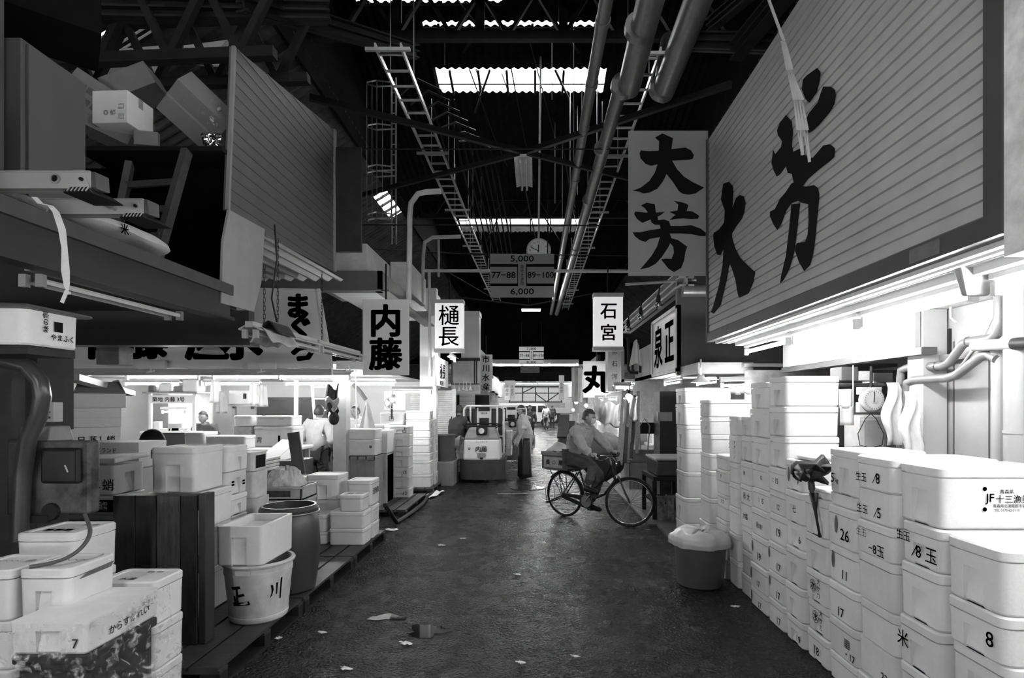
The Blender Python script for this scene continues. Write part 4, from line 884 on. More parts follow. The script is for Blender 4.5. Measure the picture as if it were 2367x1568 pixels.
# columns of the long wall of boxes, far to near: (near Y, far Y, seams, marks)
stack('white foam box%s, %s in the column behind the trash bin', XR + .03, XR + .6, 4.93, 5.22, [0, .19, .40, .62, .82, 1.0, 1.21], RG, marks={3: [('l', '大塩', 0, .5, .06)], 4: [('l', '㊨ 大', .1, .45, .07, 'ink', 0)], 5: [('l', '18', -.1, .5, .05)]}, handle='')
stack('white foam box%s, %s in the column just past the trash bin', XR, XR + .58, 4.54, 4.91, [0, .158, .373, .617, .843, 1.015, 1.215], RG,
      marks={0: [('l', '17', .1, .3, .07), ('l', '', -.38, .55, .045, 'oval')], 1: [('l', '17', .05, .3, .07), ('l', '', -.38, .55, .045, 'oval')], 2: [('l', '19', .02, .3, .09), ('l', '', -.38, .55, .05, 'oval')], 3: [('l', '㊋18', .0, .4, .06)], 4: [('l', '∷ 15', .05, .45, .06)], 5: [('l', '12', .1, .5, .05)]})
stack('white foam box%s, %s in the second column past the trash bin', XR, XR + .58, 4.22, 4.53, [0, .195, .412, .643, .868, 1.049, 1.235], RG,
      marks={0: [('l', '17', .2, .3, .08)], 1: [('l', '17', .15, .25, .08), ('l', '', -.36, .6, .04, 'oval')], 2: [('l', '17', .2, .25, .08), ('l', '', -.38, .6, .045, 'oval')], 3: [('l', '19', .1, .4, .09)], 4: [('l', '12', .1, .35, .06)], 5: [('l', '∷ 15', .0, .45, .06)]}, handle='')
stack('white foam box%s, %s in the third column past the trash bin', XR - .01, XR + .56, 3.92, 4.21, [0, .184, .424, .69, .87, 1.103, 1.325], RG,
      marks={0: [('l', '19', .25, .3, .07)], 3: [('l', '6', .3, .4, .07)], 4: [('l', '七', .1, .45, .06)], 5: [('l', '', -.25, .5, .055, 'oval')]}, handle='l')
stack('white foam box%s, %s in the column below the black cloth', XR, XR + .55, 3.61, 3.91, [0, .192, .399, .612, .85, 1.1, 1.16], RG,
      marks={0: [('l', '18', .0, .4, .08)], 1: [('l', '㊌', -.1, .5, .09), ('l', '大\nサ\nカ', .15, .5, .045)], 2: [('l', '㊌', -.1, .5, .09), ('l', '大\nサ\nカ', .15, .5, .045)]}, handle='l')
stack('white foam box%s, %s in the fifth column past the trash bin', XR - .01, XR + .55, 3.27, 3.6, [0, .174, .396, .619, .848, 1.095], RG,
      marks={1: [('l', '▦', .2, .5, .07), ('l', '・17', .3, .2, .06)], 2: [('l', '17', .0, .25, .08)], 3: [('l', '11', .1, .3, .08), ('l', '', -.3, .6, .055, 'oval')], 4: [('l', '26', .15, .35, .10), ('l', '', -.15, .55, .055, 'oval')]})
foam_box('thin foam lid tray under the box marked 5kg', XR, XR + .5, 3.28, 3.6, 1.095, 1.172, lid=False, group=RG)
foam_box('white foam box marked 5kg, on top of the fifth column past the bin', XR, XR + .40, 3.24, 3.6, 1.172, 1.452, group=RG, handle='l', marks=[('l', '5', -.36, .33, .085), ('l', 'kg', -.22, .27, .04)])
stack('white foam box%s, %s in the sixth column past the trash bin', XR - .01, XR + .57, 2.92, 3.26, [0, .2, .395, .62, .885, 1.073, 1.25, 1.436], RG,
      marks={1: [('l', '23', .25, .3, .06)], 4: [('l', '生玉', -.32, .62, .05, 'soft'), ('l', '−8玉', .1, .25, .07)], 5: [('l', '生玉', -.32, .35, .055), ('l', '∕5', .1, .35, .08)], 6: [('l', '生玉', -.32, .35, .055), ('l', '∕8', .1, .38, .08)]})
stack('white foam box%s, %s in the seventh column past the trash bin', XR, XR + .56, 2.6, 2.9, [0, .2, .42, .658, .93, 1.135], RG,
      marks={2: [('l', '米', -.35, .5, .09)], 4: [('l', '生玉', -.42, .62, .055), ('l', '∕8 玉', .1, .35, .085)]}, handle='l')
foam_box('large white foam box printed with a fishery cooperative stamp, on the right wall', XR + .02, XR + .60, 2.62, 2.94, 1.136, 1.427, group=RG, handle='l',
         marks=[('f', '十三漁業協同組合', .225, .5, .041), ('f', '青森県', .03, .62, .022), ('f', '青森県北津軽郡市浦村十三羽黒崎', .14, .39, .017), ('f', 'TEL 0173·62·3110', .03, .32, .016), ('f', 'JF', -.11, .5, .055), ('f', '●', -.15, .665, .026), ('f', '●', -.15, .335, .026)])
stack('white foam box%s, %s in the nearest column at the right edge', XR + .02, XR + .62, 2.26, 2.6, [0, .2, .43, .655, .86, 1.13], RG, marks={3: [('l', '8', .28, .45, .09)]}, handle='l', r=.05)
# tall rear stacks on top of the wall
stack('white foam box%s, %s of the tall double stack, farther column', XR, XR + .4, 4.56, 4.92, [1.217, 1.45, 1.69, 1.91], RG, handle='l', jx=.008)
stack('white foam box%s, %s of the tall double stack, nearer column', XR, XR + .42, 4.22, 4.54, [1.237, 1.48, 1.71, 1.94], RG, handle='l', jx=.008)
foam_box('open-lidded white foam box in front of the tall double stack', XR + .06, XR + .42, 3.93, 4.2, 1.327, 1.35, lid=False, group=RG)
stack('white foam box%s, %s in the small stack just beyond the tall double stack', XR + .02, XR + .5, 5.0, 5.22, [1.215, 1.44, 1.62], RG, handle='l')
stack('shaded foam box%s, %s in the stack behind the trash bin column', XR + .02, XR + .5, 5.24, 5.5, [0, .25, .5, .75, .98, 1.17, 1.43, 1.62], RG, marks={5: [('l', '大\nカ\nリ\nノ', .2, .5, .045)]})
stack('thin white foam box%s, %s among the thin boxes behind the bin', XR + .0, XR + .5, 5.52, 5.85, [0, .2, .42, .57, .69, .82, .95, 1.07, 1.22], RG, marks={4: [('l', '大カ', .1, .5, .05)], 6: [('l', '9', .1, .5, .06)]})
stack('white foam box%s, %s in the second tallest far stack', XR + .0, XR + .52, 6.05, 6.42, [0, .2, .438, .713, 1.009, 1.196, 1.397, 1.59, 1.78], RG, marks={4: [('f', '魚 天', .1, .5, .07, 'soft')], 5: [('f', '魚', -.05, .5, .08, 'soft')], 6: [('f', '▰ 天', .1, .62, .08), ('l', '13', .2, .4, .05)]}, handle='', m_=None)
stack('white foam box%s, %s in the farthest tall stack, by the bench', XR + .01, XR + .62, 7.1, 7.6, [0, .22, .544, .869, 1.16, 1.462, 1.737, 1.94], RG, marks={4: [('f', '取', .05, .3, .12)]}, handle='l', r=.06)

# trash bin with its bag
t = thing('trash_bin', 'dark grey round trash bin with a milky bag, before the right box wall', 'bin', (1.585, 5.42, 0))
m = MB(); m.lathe([(.20, 0), (.215, .01), (.245, .40), (.265, .405), (.268, .44), (.255, .445), (.235, .43), (.2, .05), (.19, .02)], n=32); m.build('bin_body', plastic_g, t, smooth='auto')
m = MB()
def bagf(u, v):
    a = 2 * PI * u; w_ = math.sin(7 * a) * .012 + math.sin(13 * a + 2) * .008; r = [.278, .285, .27, .2, .1, .02][int(min(v, .999) * 5)] ; r1 = [.285, .27, .2, .1, .02, .02][int(min(v, .999) * 5)]; f = v * 5 % 1
    zz = [.385, .43, .475, .52, .51, .49, .49]; i = int(min(v, .999) * 5); z = zz[i] + (zz[i + 1] - zz[i]) * f
    return V(((r + (r1 - r) * f + w_) * math.cos(a), (r + (r1 - r) * f + w_) * math.sin(a), z + .02 * math.sin(5 * a + v * 6) * (v * 1.3)))
m.grid(bagf, 48, 20); m.build('bin_bag', film_milky, t, smooth=True)

# black cloth on the boxes
t = thing('black_cloth', 'black rubber gloves and cloth flung over the fourth column of boxes', 'cloth', at(1890, 1090, 3.75))
for nm, poly, Yc, th in (('cloth_fold', [(1840,1083),(1858,1074),(1885,1072),(1917,1058),(1925,1080),(1910,1092),(1878,1100),(1862,1098),(1856,1116),(1846,1106)], 3.72, .05), ('cloth_fold', [(1868,1088),(1900,1080),(1928,1078),(1926,1100),(1908,1104),(1916,1122),(1898,1116),(1886,1140),(1874,1141),(1884,1112),(1872,1106)], 3.68, .04), ('glove_fingers', [(1842,1096),(1868,1092),(1872,1106),(1860,1112),(1852,1124),(1848,1108)], 3.67, .03)):
    m = MB(); P = [at(x, y, Yc) + V((-.02, .05 * math.sin(i * 2.3), 0)) for i, (x, y) in enumerate(poly)]; m.prism(P, (.03, th * 2, .012)); bmesh.ops.subdivide_edges(m.b, edges=m.b.edges[:], cuts=1, smooth=.3)
    m.build(nm, black, t, world=True, smooth=True, bevel=.006)
m = MB(); m.tube([(XR - .04, 3.70, 1.14), (XR - .05, 3.66, 1.04), (XR - .05, 3.64, .98), (XR - .045, 3.62, .90), (XR - .03, 3.64, .87)], [.03, .012, .008, .008, .012], 6); m.build('hanging_strap', black, t, world=True, smooth=True)

# ---------------------------------------------------------------- left side: pallets and boxes
def pallet(label, x0, x1, y0, y1, h=.13):
    t = thing('pallet', label, 'pallet', ((x0 + x1) / 2, (y0 + y1) / 2, 0), group=None); k = MB(); n = 7; w = (x1 - x0) / n
    for i in range(n):
        k = MB(); k.box(x0 + i * w + .012, x0 + (i + 1) * w - .012, y0, y1, h - .02, h); k.build('deck_board', wood_deck, t, world=True)
    for y in (y0, (y0 + y1) / 2 - .045, y1 - .09):
        k = MB(); k.box(x0, x1, y + .0, y + .09, h - .04, h - .02); k.build('cross_board', wood_deck, t, world=True)
        for x in (x0, (x0 + x1) / 2 - .06, x1 - .12): k = MB(); k.box(x, x + .12, y, y + .09, .02, h - .04); k.build('block', wood_d, t, world=True)
    for x in (x0, (x0 + x1) / 2 - .06, x1 - .12): k = MB(); k.box(x, x + .12, y0, y1, 0, .02); k.build('runner', wood_d, t, world=True)
    return t
pallet('dark wet pallet under the near left boxes and the bucket', -3.3, -1.91, 3.4, 4.62)
pallet('dark wet pallet beside the barrel, second from the camera', -3.3, -1.91, 4.66, 5.9)
pallet('dark wet pallet under the white boxes on the left of the aisle', -3.3, -1.91, 5.93, 7.16)
LG = 'white foam boxes on the left of the aisle'
stack('white foam box%s, %s of the front pair at the far pallet corner', -2.34, -1.93, 6.36, 6.66, [.131, .32, .51], LG, jx=.004)
stack('white foam box%s, %s of the rear pair at the far pallet corner', -2.34, -1.93, 6.68, 6.98, [.131, .32, .515], LG, jx=.004, handle='r')
foam_box('small white foam box with a printed lid on the pair at the pallet corner', -2.24, -1.96, 6.38, 6.66, .511, .70, group=LG, marks=[('t', '■ ▤', .0, .1, .09, 'soft'), ('r', '▾', .2, .75, .03)])
foam_box('white foam box with black printing on its aisle side, behind the small box', -2.26, -1.95, 6.70, 7.06, .516, .82, group=LG, marks=[('r', '活魚車', .0, .55, .085, 'ink')])
stack('white foam box%s, %s of the pair beside the barrel', -2.68, -2.38, 6.4, 6.7, [.131, .27, .47], LG, jx=.004)
stack('large white foam box%s, %s in the stack behind the barrel', -2.76, -2.36, 6.74, 7.12, [.131, .44, .58, .88], LG, jx=.004, handle='f')
stack('white foam box%s, %s in the stack behind the plastic-topped crate', -3.2, -2.82, 6.74, 7.12, [.131, .36, .6, .84], LG, jx=.004)
# crates with bagged contents
for i, (z0, z1, lab) in enumerate(((.131, .42, 'grey slatted crate at the bottom under the bag-filled crate'), (.421, .715, 'grey slatted crate between the bottom crate and the bag-filled crate'), (.716, .86, 'open pale crate with a dark label, filled with a clear bag'))):
    t = thing('fish_crate', lab, 'crate', (-2.72, 6.1, z0)); m = MB(); x0, x1, y0, y1 = -2.99, -2.46, 5.92, 6.32
    m.box(x0, x1, y0, y1, z0, z0 + .02)
    for a in ((x0, x1, y0, y0 + .02), (x0, x1, y1 - .02, y1), (x0, x0 + .02, y0, y1), (x1 - .02, x1, y0, y1)): m.box(*a, z0, z1)
    m.box(x0 - .01, x1 + .01, y0 - .01, y0 + .02, z1 - .025, z1); m.box(x1 - .02, x1 + .01, y0, y1, z1 - .025, z1)
    m.build('crate_body', mat('crate_plastic', .42, .5, .2, 8), t, world=True, bevel=.004)
    m = MB(); m.box(x0 + .12, x1 - .12, y0 - .003, y0 - .001, z0 + .035, z1 - .04); m.build('side_window', mat('mottled_label', .05, .5, .8, 30), t, world=True)
m = MB()
def bag2(u, v):
    a = 2 * PI * u; r = .2 * max(0, math.cos(v * PI / 2)) ** .6 * (1 + .10 * noise.noise((2.2 * math.cos(a), 2.2 * math.sin(a), 3 * v)) + .07 * noise.noise((6 * math.cos(a), 6 * math.sin(a), 7 * v + 5))); return V((-2.72 + r * 1.05 * math.cos(a), 6.12 + r * .8 * math.sin(a), .80 + .24 * math.sin(v * PI / 2) + .035 * noise.noise((5 * math.cos(a), 5 * math.sin(a), 5 * v))))
m.grid(bag2, 56, 20); tag(m.build('plastic_bag', film_milky), 'crumpled clear bag bulging out of the open pale crate', 'bag')
# barrel
t = thing('barrel', 'dark plastic barrel with an open rim, behind the boxed bucket', 'barrel', (-2.13, 4.86, .131))
m = MB(); m.lathe([(.19, 0), (.215, .02), (.24, .2), (.255, .38), (.245, .56), (.22, .655), (.215, .665), (.235, .67), (.24, .70), (.222, .73), (.205, .73), (.2, .6), (.2, .1), (.05, .08)], n=40); m.build('barrel_body', mat('barrel_plastic', .035, .42, .15, 4), t, smooth='auto')
m = MB(); m.tube([(.243 * math.cos(2 * PI * k / 32), .243 * math.sin(2 * PI * k / 32), .672) for k in range(32)], .006, 6, closed=True); m.tube([(.24, 0, .672), (.275, -.01, .66), (.275, -.06, .655)], .006, 5); m.build('clamp_ring', steel, t)
# bucket with brush writing, and the foam box resting on it
bc = V((-2.09, 4.25, .131))
t = thing('bucket', 'white round bucket with two brush characters on the near pallet', 'bucket', bc)
m = MB(); m.lathe([(.19, 0), (.2, .01), (.203, .03), (.206, .03), (.206, .045), (.203, .047), (.232, .345), (.236, .345), (.238, .37), (.234, .37), (.237, .41), (.25, .412), (.255, .425), (.25, .437), (.228, .437), (.222, .345), (.19, .03), (.05, .02)], n=48); m.build('bucket_body', mat('bucket_plastic', .55, .45, .25, 7), t, smooth='auto')
m = MB(); m.box(-.05, .05, -.245, -.236, .37, .405); m.build('handle_lug', plastic_w, t)
m = MB()
def bend(bm_, ang, zc, scale):
    for v in bm_.verts:
        th = ang + v.co.x / .218; z = zc + v.co.y; r = .2035 + (z - .047) * .0973 + .0015; v.co = V((r * math.sin(th), -r * math.cos(th), z))
    return bm_
def strokes(polys, sc):
    q = bmesh.new()
    for pts in polys:
        k = MB(); k.prism([(x * sc, -y * sc, 0) for x, y in pts], (0, 0, .0004)); bmesh.ops.subdivide_edges(k.b, edges=k.b.edges[:], cuts=2); me = bpy.data.meshes.new('s'); k.b.to_mesh(me); k.b.free(); q.from_mesh(me); bpy.data.meshes.remove(me)
    return q
SEI = [[(-1.0,-1.35),(.4,-1.6),(.55,-1.2),(-.75,-.95)], [(-.25,-1.15),(.1,-1.2),(.15,.75),(-.25,.8)], [(.1,-.35),(.9,-.55),(1.05,-.2),(.15,.05)], [(-.65,-.2),(-.35,-.1),(-.25,.8),(-.6,.85)], [(-.85,.85),(1.6,.55),(1.7,1.1),(-.8,1.35)]]
KAWA = [[(-.75,-.85),(-.5,-.8),(-.35,-.2),(-.55,.55),(-.8,.85),(-.65,.3),(-.6,-.2)], [(-.08,-1.0),(.18,-1.0),(.12,.45),(-.05,.5)], [(.5,-1.5),(.75,-1.5),(.7,1.2),(.5,1.2)]]
m.merge(bend(strokes(SEI, .052), -.22, .21, 1)); m.merge(bend(strokes(KAWA, .058), 1.0, .23, 1)); m.build('brush_characters', ink, t)
foam_box('open white foam box holding meltwater, resting on the bucket rim', -2.285, -1.94, 4.0, 4.52, .57, .855, lid=False, handle='f', group=LG, open_top=True, r=.03)
m = MB(); m.box(-2.235, -1.985, 4.05, 4.47, .77, .80); tag(m.build('ice_water', mat('melt_ice', .8, .06, .05, 5)), 'glossy ice water lying in the open foam box', 'water')
# pallet stood on end
t = thing('upright_pallet', 'dark wooden pallet stood on end on the near left', 'pallet', (-2.52, 3.75, .131)); x0, x1 = -2.80, -2.24
ws = [.16, .15, .17, .12]; x = x0
for i, w in enumerate(ws):
    m = MB(); w2 = (x1 - x0) * w / sum(ws); m.box(x + .004, x + w2 - .004, 3.72, 3.742, .135, 1.12); m.build('board', wood_d if i != 2 else mat('wet_board', .05, .5, .6, 4, spec=.25, streak=(8, 8, 1)), t, world=True, bevel=.003); x += w2
for z in (.14, .6, 1.02): m = MB(); m.box(x0, x1, 3.743, 3.83, z, z + .1); m.build('cross_batten', wood_d, t, world=True)
m = MB(); m.box(x1 + .002, x1 + .05, 3.73, 3.84, .135, 1.13); m.build('edge_board', mat('black_wood', .02, .5, .4, 5), t, world=True, bevel=.004)
# boxes behind the upright pallet
stack('white foam box%s, %s in the tall stack behind the upright pallet', -2.93, -2.5, 4.2, 4.66, [.131, .46, .78, 1.06], LG, jx=.004)
foam_box('large white foam box on top of the tall stack behind the upright pallet', -2.90, -2.55, 4.22, 4.62, 1.061, 1.402, group=LG, handle='f')
stack('white foam box%s, %s in the stack right behind the large foam box', -2.95, -2.58, 4.7, 5.06, [.131, .45, .77, .95, 1.15, 1.37], LG, marks={3: [('r', '〓', -.2, .5, .05), ('r', '〓', .3, .45, .05)]}, handle='r', jx=.006)
stack('dark-windowed crate%s, %s beside the stack behind the large foam box', -2.98, -2.6, 5.2, 5.5, [.131, .5, .85, 1.1, 1.28], 'crates behind the large foam box', m_=foam_old, marks={3: [('r', '1.5', .0, .5, .12, 'block')]}, lid=False)
stack('white foam box%s, %s in the stack left of the upright pallet', -3.95, -3.42, 4.6, 4.95, [0, .32, .65, .82, .985], LG, marks={3: [('f', '4.0', .1, .45, .1, 'block'), ('f', '開 鱈', .18, .45, .08, 'pale'), ('f', '干物', -.18, .45, .035, 'pale')], 2: [('f', '4.0', .1, .45, .1, 'block'), ('f', '開 鱈', .18, .45, .08, 'pale'), ('f', '干物', -.18, .45, .035, 'pale')]}, jx=.006)
foam_box('white foam box with a loose lid and brush writing, left of the large foam box', -3.98, -3.41, 4.55, 4.92, .99, 1.23, lid=False, handle='r', group=LG, marks=[('f', '蒸し蛸', .24, .35, .10)])
m = MB(); m.hexa([(-4.0, 4.53, 1.235), (-3.39, 4.53, 1.25), (-3.39, 4.94, 1.27), (-4.0, 4.94, 1.24), (-4.0, 4.53, 1.275), (-3.39, 4.53, 1.29), (-3.39, 4.94, 1.31), (-4.0, 4.94, 1.28)]); tag(m.build('loose_lid', foam, bevel=.01), 'loose foam lid lying askew on the box with brush writing', 'lid')
stack('white carton%s, %s in the stack behind the loose-lidded box', -4.3, -3.66, 5.2, 5.6, [0, .4, .8, 1.13, 1.375], 'white cartons behind the loose-lidded box', m_=card_w, lid=False, marks={3: [('f', '海鮮のブランド', -.1, .7, .05), ('f', '▬▬ ●', -.05, .4, .06, 'soft'), ('r', '卜注', .1, .5, .09)]}, r=.004)
for i, (z0, z1, w, lab, mk) in enumerate(((0, .65, .42, 'tall pale carton at the foot of the carton pile in the left stall', None), (.651, 1.29, .42, 'pale carton in the middle of the carton pile in the left stall', None), (1.291, 1.49, .41, 'pale carton with bold printing, under the open carton', '日 蒸し蛸'), (1.491, 1.69, .42, 'plain pale carton just below the open carton', None))):
    t = thing('carton', lab, 'carton', (-4.75, 6.05, z0), PI / 4); m = MB(); m.box(-w / 2, w / 2, -w / 2, w / 2, 0, z1 - z0 - .002); m.build('body', card_w, t, bevel=.004)
    m = MB(); m.box(-w / 2 - .001, w / 2 + .001, -w / 2 - .001, w / 2 + .001, (z1 - z0) * .48, (z1 - z0) * .49); m.build('crease', grey_l, t)
    if mk: m = MB(); put_text(m, mk, .075, (0, -w / 2 - .003, .07), 'f', bold=.001); m.build('printing', ink, t)
t = thing('open_carton', 'open carton with raised flaps on top of the carton pile', 'carton', (-4.72, 6.05, 1.691), PI / 4); w = .44
m = MB()
for a in ((-w / 2, w / 2, -w / 2, -w / 2 + .006), (-w / 2, w / 2, w / 2 - .006, w / 2), (-w / 2, -w / 2 + .006, -w / 2, w / 2), (w / 2 - .006, w / 2, -w / 2, w / 2)): m.box(*a, 0, .15)
m.box(-w / 2, w / 2, -w / 2, w / 2, 0, .006); m.build('body', card_w, t)
m = MB(); m.hexa([(w / 2, -w / 2, .15), (w / 2 + .005, -w / 2, .15), (w / 2 + .005, w / 2, .15), (w / 2, w / 2, .15), (w / 2 - .06, -w / 2 + .03, .3), (w / 2 - .055, -w / 2 + .03, .3), (w / 2 - .055, w / 2 - .03, .3), (w / 2 - .06, w / 2 - .03, .3)]); m.build('flap', card_w, t)
m = MB(); m.hexa([(-w / 2, -w / 2, .15), (w / 2, -w / 2, .15), (w / 2, -w / 2 + .005, .15), (-w / 2, -w / 2 + .005, .15), (-w / 2 + .05, -w / 2 + .1, .28), (w / 2 - .05, -w / 2 + .1, .28), (w / 2 - .05, -w / 2 + .105, .28), (-w / 2 + .05, -w / 2 + .105, .28)]); m.build('flap', card, t)
# nearest boxes at the lower left
LB = 'white foam boxes at the lower left corner'
stack('white foam box%s, %s in the rear stack below the rusty gauge box', -2.86, -2.53, 3.08, 3.42, [0, .25, .5, .76, 1.017], LB, jx=.004, marks={3: [('t', '■■■', -.05, -.15, .06), ('t', '鮮魚', .2, .25, .05, 'soft')]})
stack('white foam box%s, %s in the stack with the grey smear, left foreground', -2.53, -2.27, 2.74, 3.06, [0, .2, .42, .66, .92], LB, jx=.004, handle='f', marks={3: [('t', '〰〰', .0, .1, .08, 'soft'), ('t', '魚', -.2, -.2, .05, 'soft')]})
stack('white foam box%s, %s in the stack at the left edge of view', -2.84, -2.55, 2.74, 3.06, [0, .2, .42, .66, .915], LB, jx=.004, handle='f', marks={3: [('t', '〰〰 魚', .0, .1, .06, 'soft')]})
stack('white foam box%s, %s in the stack just behind the plastic-wrapped box', -2.44, -2.09, 3.09, 3.36, [0, .25, .5, .747], LB, jx=.002, marks={2: [('t', '水産', -.1, -.2, .05), ('t', '▬ ▬', .1, .3, .04)]})
m = MB(); m.hexa([(-2.267, 2.80, .855), (-2.264, 2.80, .855), (-2.264, 3.0, .86), (-2.267, 3.0, .86), (-2.267, 2.85, .875), (-2.264, 2.85, .875), (-2.264, 3.02, .885), (-2.267, 3.02, .885)]); m.build('grey_smear', ink_soft, next(o for o in S.objects if o.get('label') == 'white foam box, topmost in the stack with the grey smear, left foreground' or (o.get('label') or '').endswith('topmost in the stack with the grey smear, left foreground')), world=True)
t = foam_box('plastic-wrapped white foam box with black brush writing, nearest at the lower left', -2.38, -2.02, 2.53, 3.03, .592, .742, lid=False, handle='f', group=LB, r=.02, marks=[('r', 'からすがれい', .05, .42, .047, 'ink', .04), ('r', 'コーカット\nトレー', .33, .62, .022), ('f', '7', .36, .35, .06)])
t = thing('dark_tub', 'dark plastic tub under the wrapped foam box', 'tub', (-2.2, 2.78, 0)); m = MB(); m.box(-2.36, -2.04, 2.56, 3.0, 0, .588); m.build('tub_body', black, t, world=True, bevel=.02)
m = MB(); m.box(-2.375, -2.025, 2.545, 3.015, .54, .589); m.build('tub_rim', black, t, world=True, bevel=.01)
def wrap(u, v):
    if u < .4: x, y = -2.39 + .375 * (u / .4), 2.52
    else: x, y = -2.005, 2.52 + .56 * (u - .4) / .6
    z = .738 - .58 * v; wv = .016 * math.sin(23 * u + 6 * v) + .05 * noise.noise((9 * u, 6 * v, 1)) + .035 * noise.noise((24 * u, 18 * v, 7)); f = .2 + 1.3 * v
    return V((x + (wv * f * min(1, 5 * v) + .06 * v if u > .36 else 0), y - (wv * f * min(1, 5 * v) + .05 * v if u < .44 else 0), z + .02 * math.sin(17 * u) * v))
m = MB(); m.grid(wrap, 110, 60); tag(m.build('plastic_wrap', film), 'wrinkled clear plastic hanging from the wrapped foam box', 'plastic wrap')
# dark curved band hanging from the gauge box
m = MB(); pts = [(196, 1190), (206, 1215), (208, 1232), (200, 1252), (180, 1274), (150, 1292), (110, 1304), (68, 1311)]; P = [at(x, y, 3.06 - .045 * i) for i, (x, y) in enumerate(pts)]
Q = []
for i in range(len(P) - 1):
    p0, p1, p2, p3 = P[max(i - 1, 0)], P[i], P[i + 1], P[min(i + 2, len(P) - 1)]
    for j in range(6):
        s = j / 6; Q.append(.5 * (2 * p1 + (p2 - p0) * s + (2 * p0 - 5 * p1 + 4 * p2 - p3) * s * s + (3 * p1 - p0 - 3 * p2 + p3) * s ** 3))
m.tube(Q + [P[-1]], .010, 8)
tag(m.build('rubber_band', mat('rubber_grey', .07, .5, .15, 8)), 'dark rubber strap curving from the gauge box over the near boxes', 'strap')

# rusty gauge box on its post, pipes and the box on top
t = thing('gauge_cabinet', 'rusty old cabinet with a square glass gauge, at the left edge', 'cabinet', (-3.0, 3.6, 1.04))
x0, x1, yq = -3.28, -2.745, 3.46
m = MB(); m.box(x0 + .14, x1, yq, yq + .09, 1.05, 1.50); m.build('cabinet_body', rust, t, world=True, bevel=.015)
m = MB(); m.box(x0, x0 + .135, yq + .02, yq + .2, 1.03, 1.51); m.build('side_housing', mat('rusted_light', .08, .5, .8, 5), t, world=True, bevel=.02)
p, q = at(103, 1117, yq), at(192, 1036, yq); m = MB(); m.box(p.x, q.x, yq - .035, yq, p.z, q.z); fr = m.build('gauge_frame', black, t, world=True, bevel=.015)
m = MB(); m.box(p.x + .02, q.x - .02, yq - .038, yq - .034, p.z + .02, q.z - .02); m.build('gauge_glass', glass_dk, fr)
m = MB(); m.bar(at(150, 1076, yq - .041), at(157, 1092, yq - .041), .008, .003, up=(0, 1, 0)); m.build('gauge_needle', plastic_w, fr)
m = MB(); c = at(120, 1183, yq); m.lathe([(.05, -.02), (.055, .0), (.02, .03)], c, 16, 'y'); m.box(x0 + .1, x0 + .3, yq - .03, yq, 1.0, 1.045); m.build('outlet', steel_d, t, world=True)
t = thing('post', 'dark grimy square post behind the gauge cabinet', 'post', (-3.2, 3.85, 0)); m = MB(); m.box(-3.45, -3.28, 3.7, 3.95, 0, 2.25); m.build('post_body', mat('grimy_post', .035, .6, .6, 5), t, world=True); m = MB(); m.box(-3.34, -3.26, 3.68, 3.97, 1.55, 2.2); m.build('dark_strip', dark, t, world=True)
m = MB(); m.tube([(-3.5, 3.3, 1.99), (-3.14, 3.3, 1.985), (-3.0, 3.32, 1.95), (-2.935, 3.33, 1.86), (-2.93, 3.34, 1.77), (-2.97, 3.36, 1.65), (-3.05, 3.38, 1.52), (-3.1, 3.4, 1.3), (-3.12, 3.4, .9)], .045, 12); tag(m.build('bent_hose', mat('dark_pipe', .05, .3, .3, 5), smooth='auto'), 'dark bent hose curving down to the gauge cabinet', 'hose')
m = MB(); m.tube([(-3.2, 3.28, 1.98), (-3.2, 3.28, .3)], .04, 10); m.tube([(-3.2, 3.28, 1.96), (-3.2, 3.28, 2.02)], .05, 10); tag(m.build('stand_pipe', black, smooth='auto'), 'black stand pipe at the left edge below the foam box', 'pipe')
m = MB(); p, q = at(55, 1020, 3.55), at(128, 986, 3.55); m.hexa([(p.x, 3.5, p.z), (q.x, 3.5, p.z), (q.x, 3.7, p.z), (p.x, 3.7, p.z), (p.x - .02, 3.55, q.z), (q.x - .03, 3.55, q.z), (q.x - .03, 3.7, q.z), (p.x - .02, 3.7, q.z)]); tag(m.build('meter_case', grey, bevel=.008), 'small slanted grey meter case on top of the gauge cabinet', 'meter')
m = MB(); m.box(-4.8, -3.42, 4.0, 4.05, 0, 2.26); tag(m.build('dark_backing', mat('backing_dark', .03, .6, .5, 4)), 'dark panel added to darken the left edge behind the bent hose', 'partition')  # added dark panel, keeps the bright stall wall from showing here
t = thing('switch_box', 'small switch box with three buttons on the grimy post', 'switch', at(120, 955, 3.8)); p, q = at(104, 976, 3.65), at(131, 930, 3.65); m = MB(); m.box(p.x, q.x, 3.63, 3.70, p.z, q.z); m.build('box', grey_l, t, world=True, bevel=.004)
m = MB()
for k in range(3): m.lathe([(.008, -.06), (.008, -.04)], (q.x - .03, 3.68, p.z + .03 + .035 * k), 10, 'y')
m.build('buttons', plastic_d, t, world=True)
foam_box('foam box printed with a black square and brush writing, perched under the loft platform', -3.02, -2.6, 2.86, 3.22, 2.03, 2.215, lid=False, handle='', marks=[('r', 'やまふく', .15, .3, .04, 'ink'), ('r', '1', .08, .62, .055, 'block'), ('r', '味の宗', -.15, .72, .038, 'ink', PI / 2)], r=.04)
m = MB(); m.hexa([(-3.06, 2.83, 2.216), (-2.57, 2.83, 2.216), (-2.57, 3.27, 2.216), (-3.06, 3.27, 2.216), (-3.06, 2.83, 2.25), (-2.57, 2.83, 2.235), (-2.57, 3.27, 2.235), (-3.06, 3.27, 2.25)]); tag(m.build('crate_lid', plastic_g, bevel=.01), 'dark lid lying on the foam box under the loft platform', 'lid')
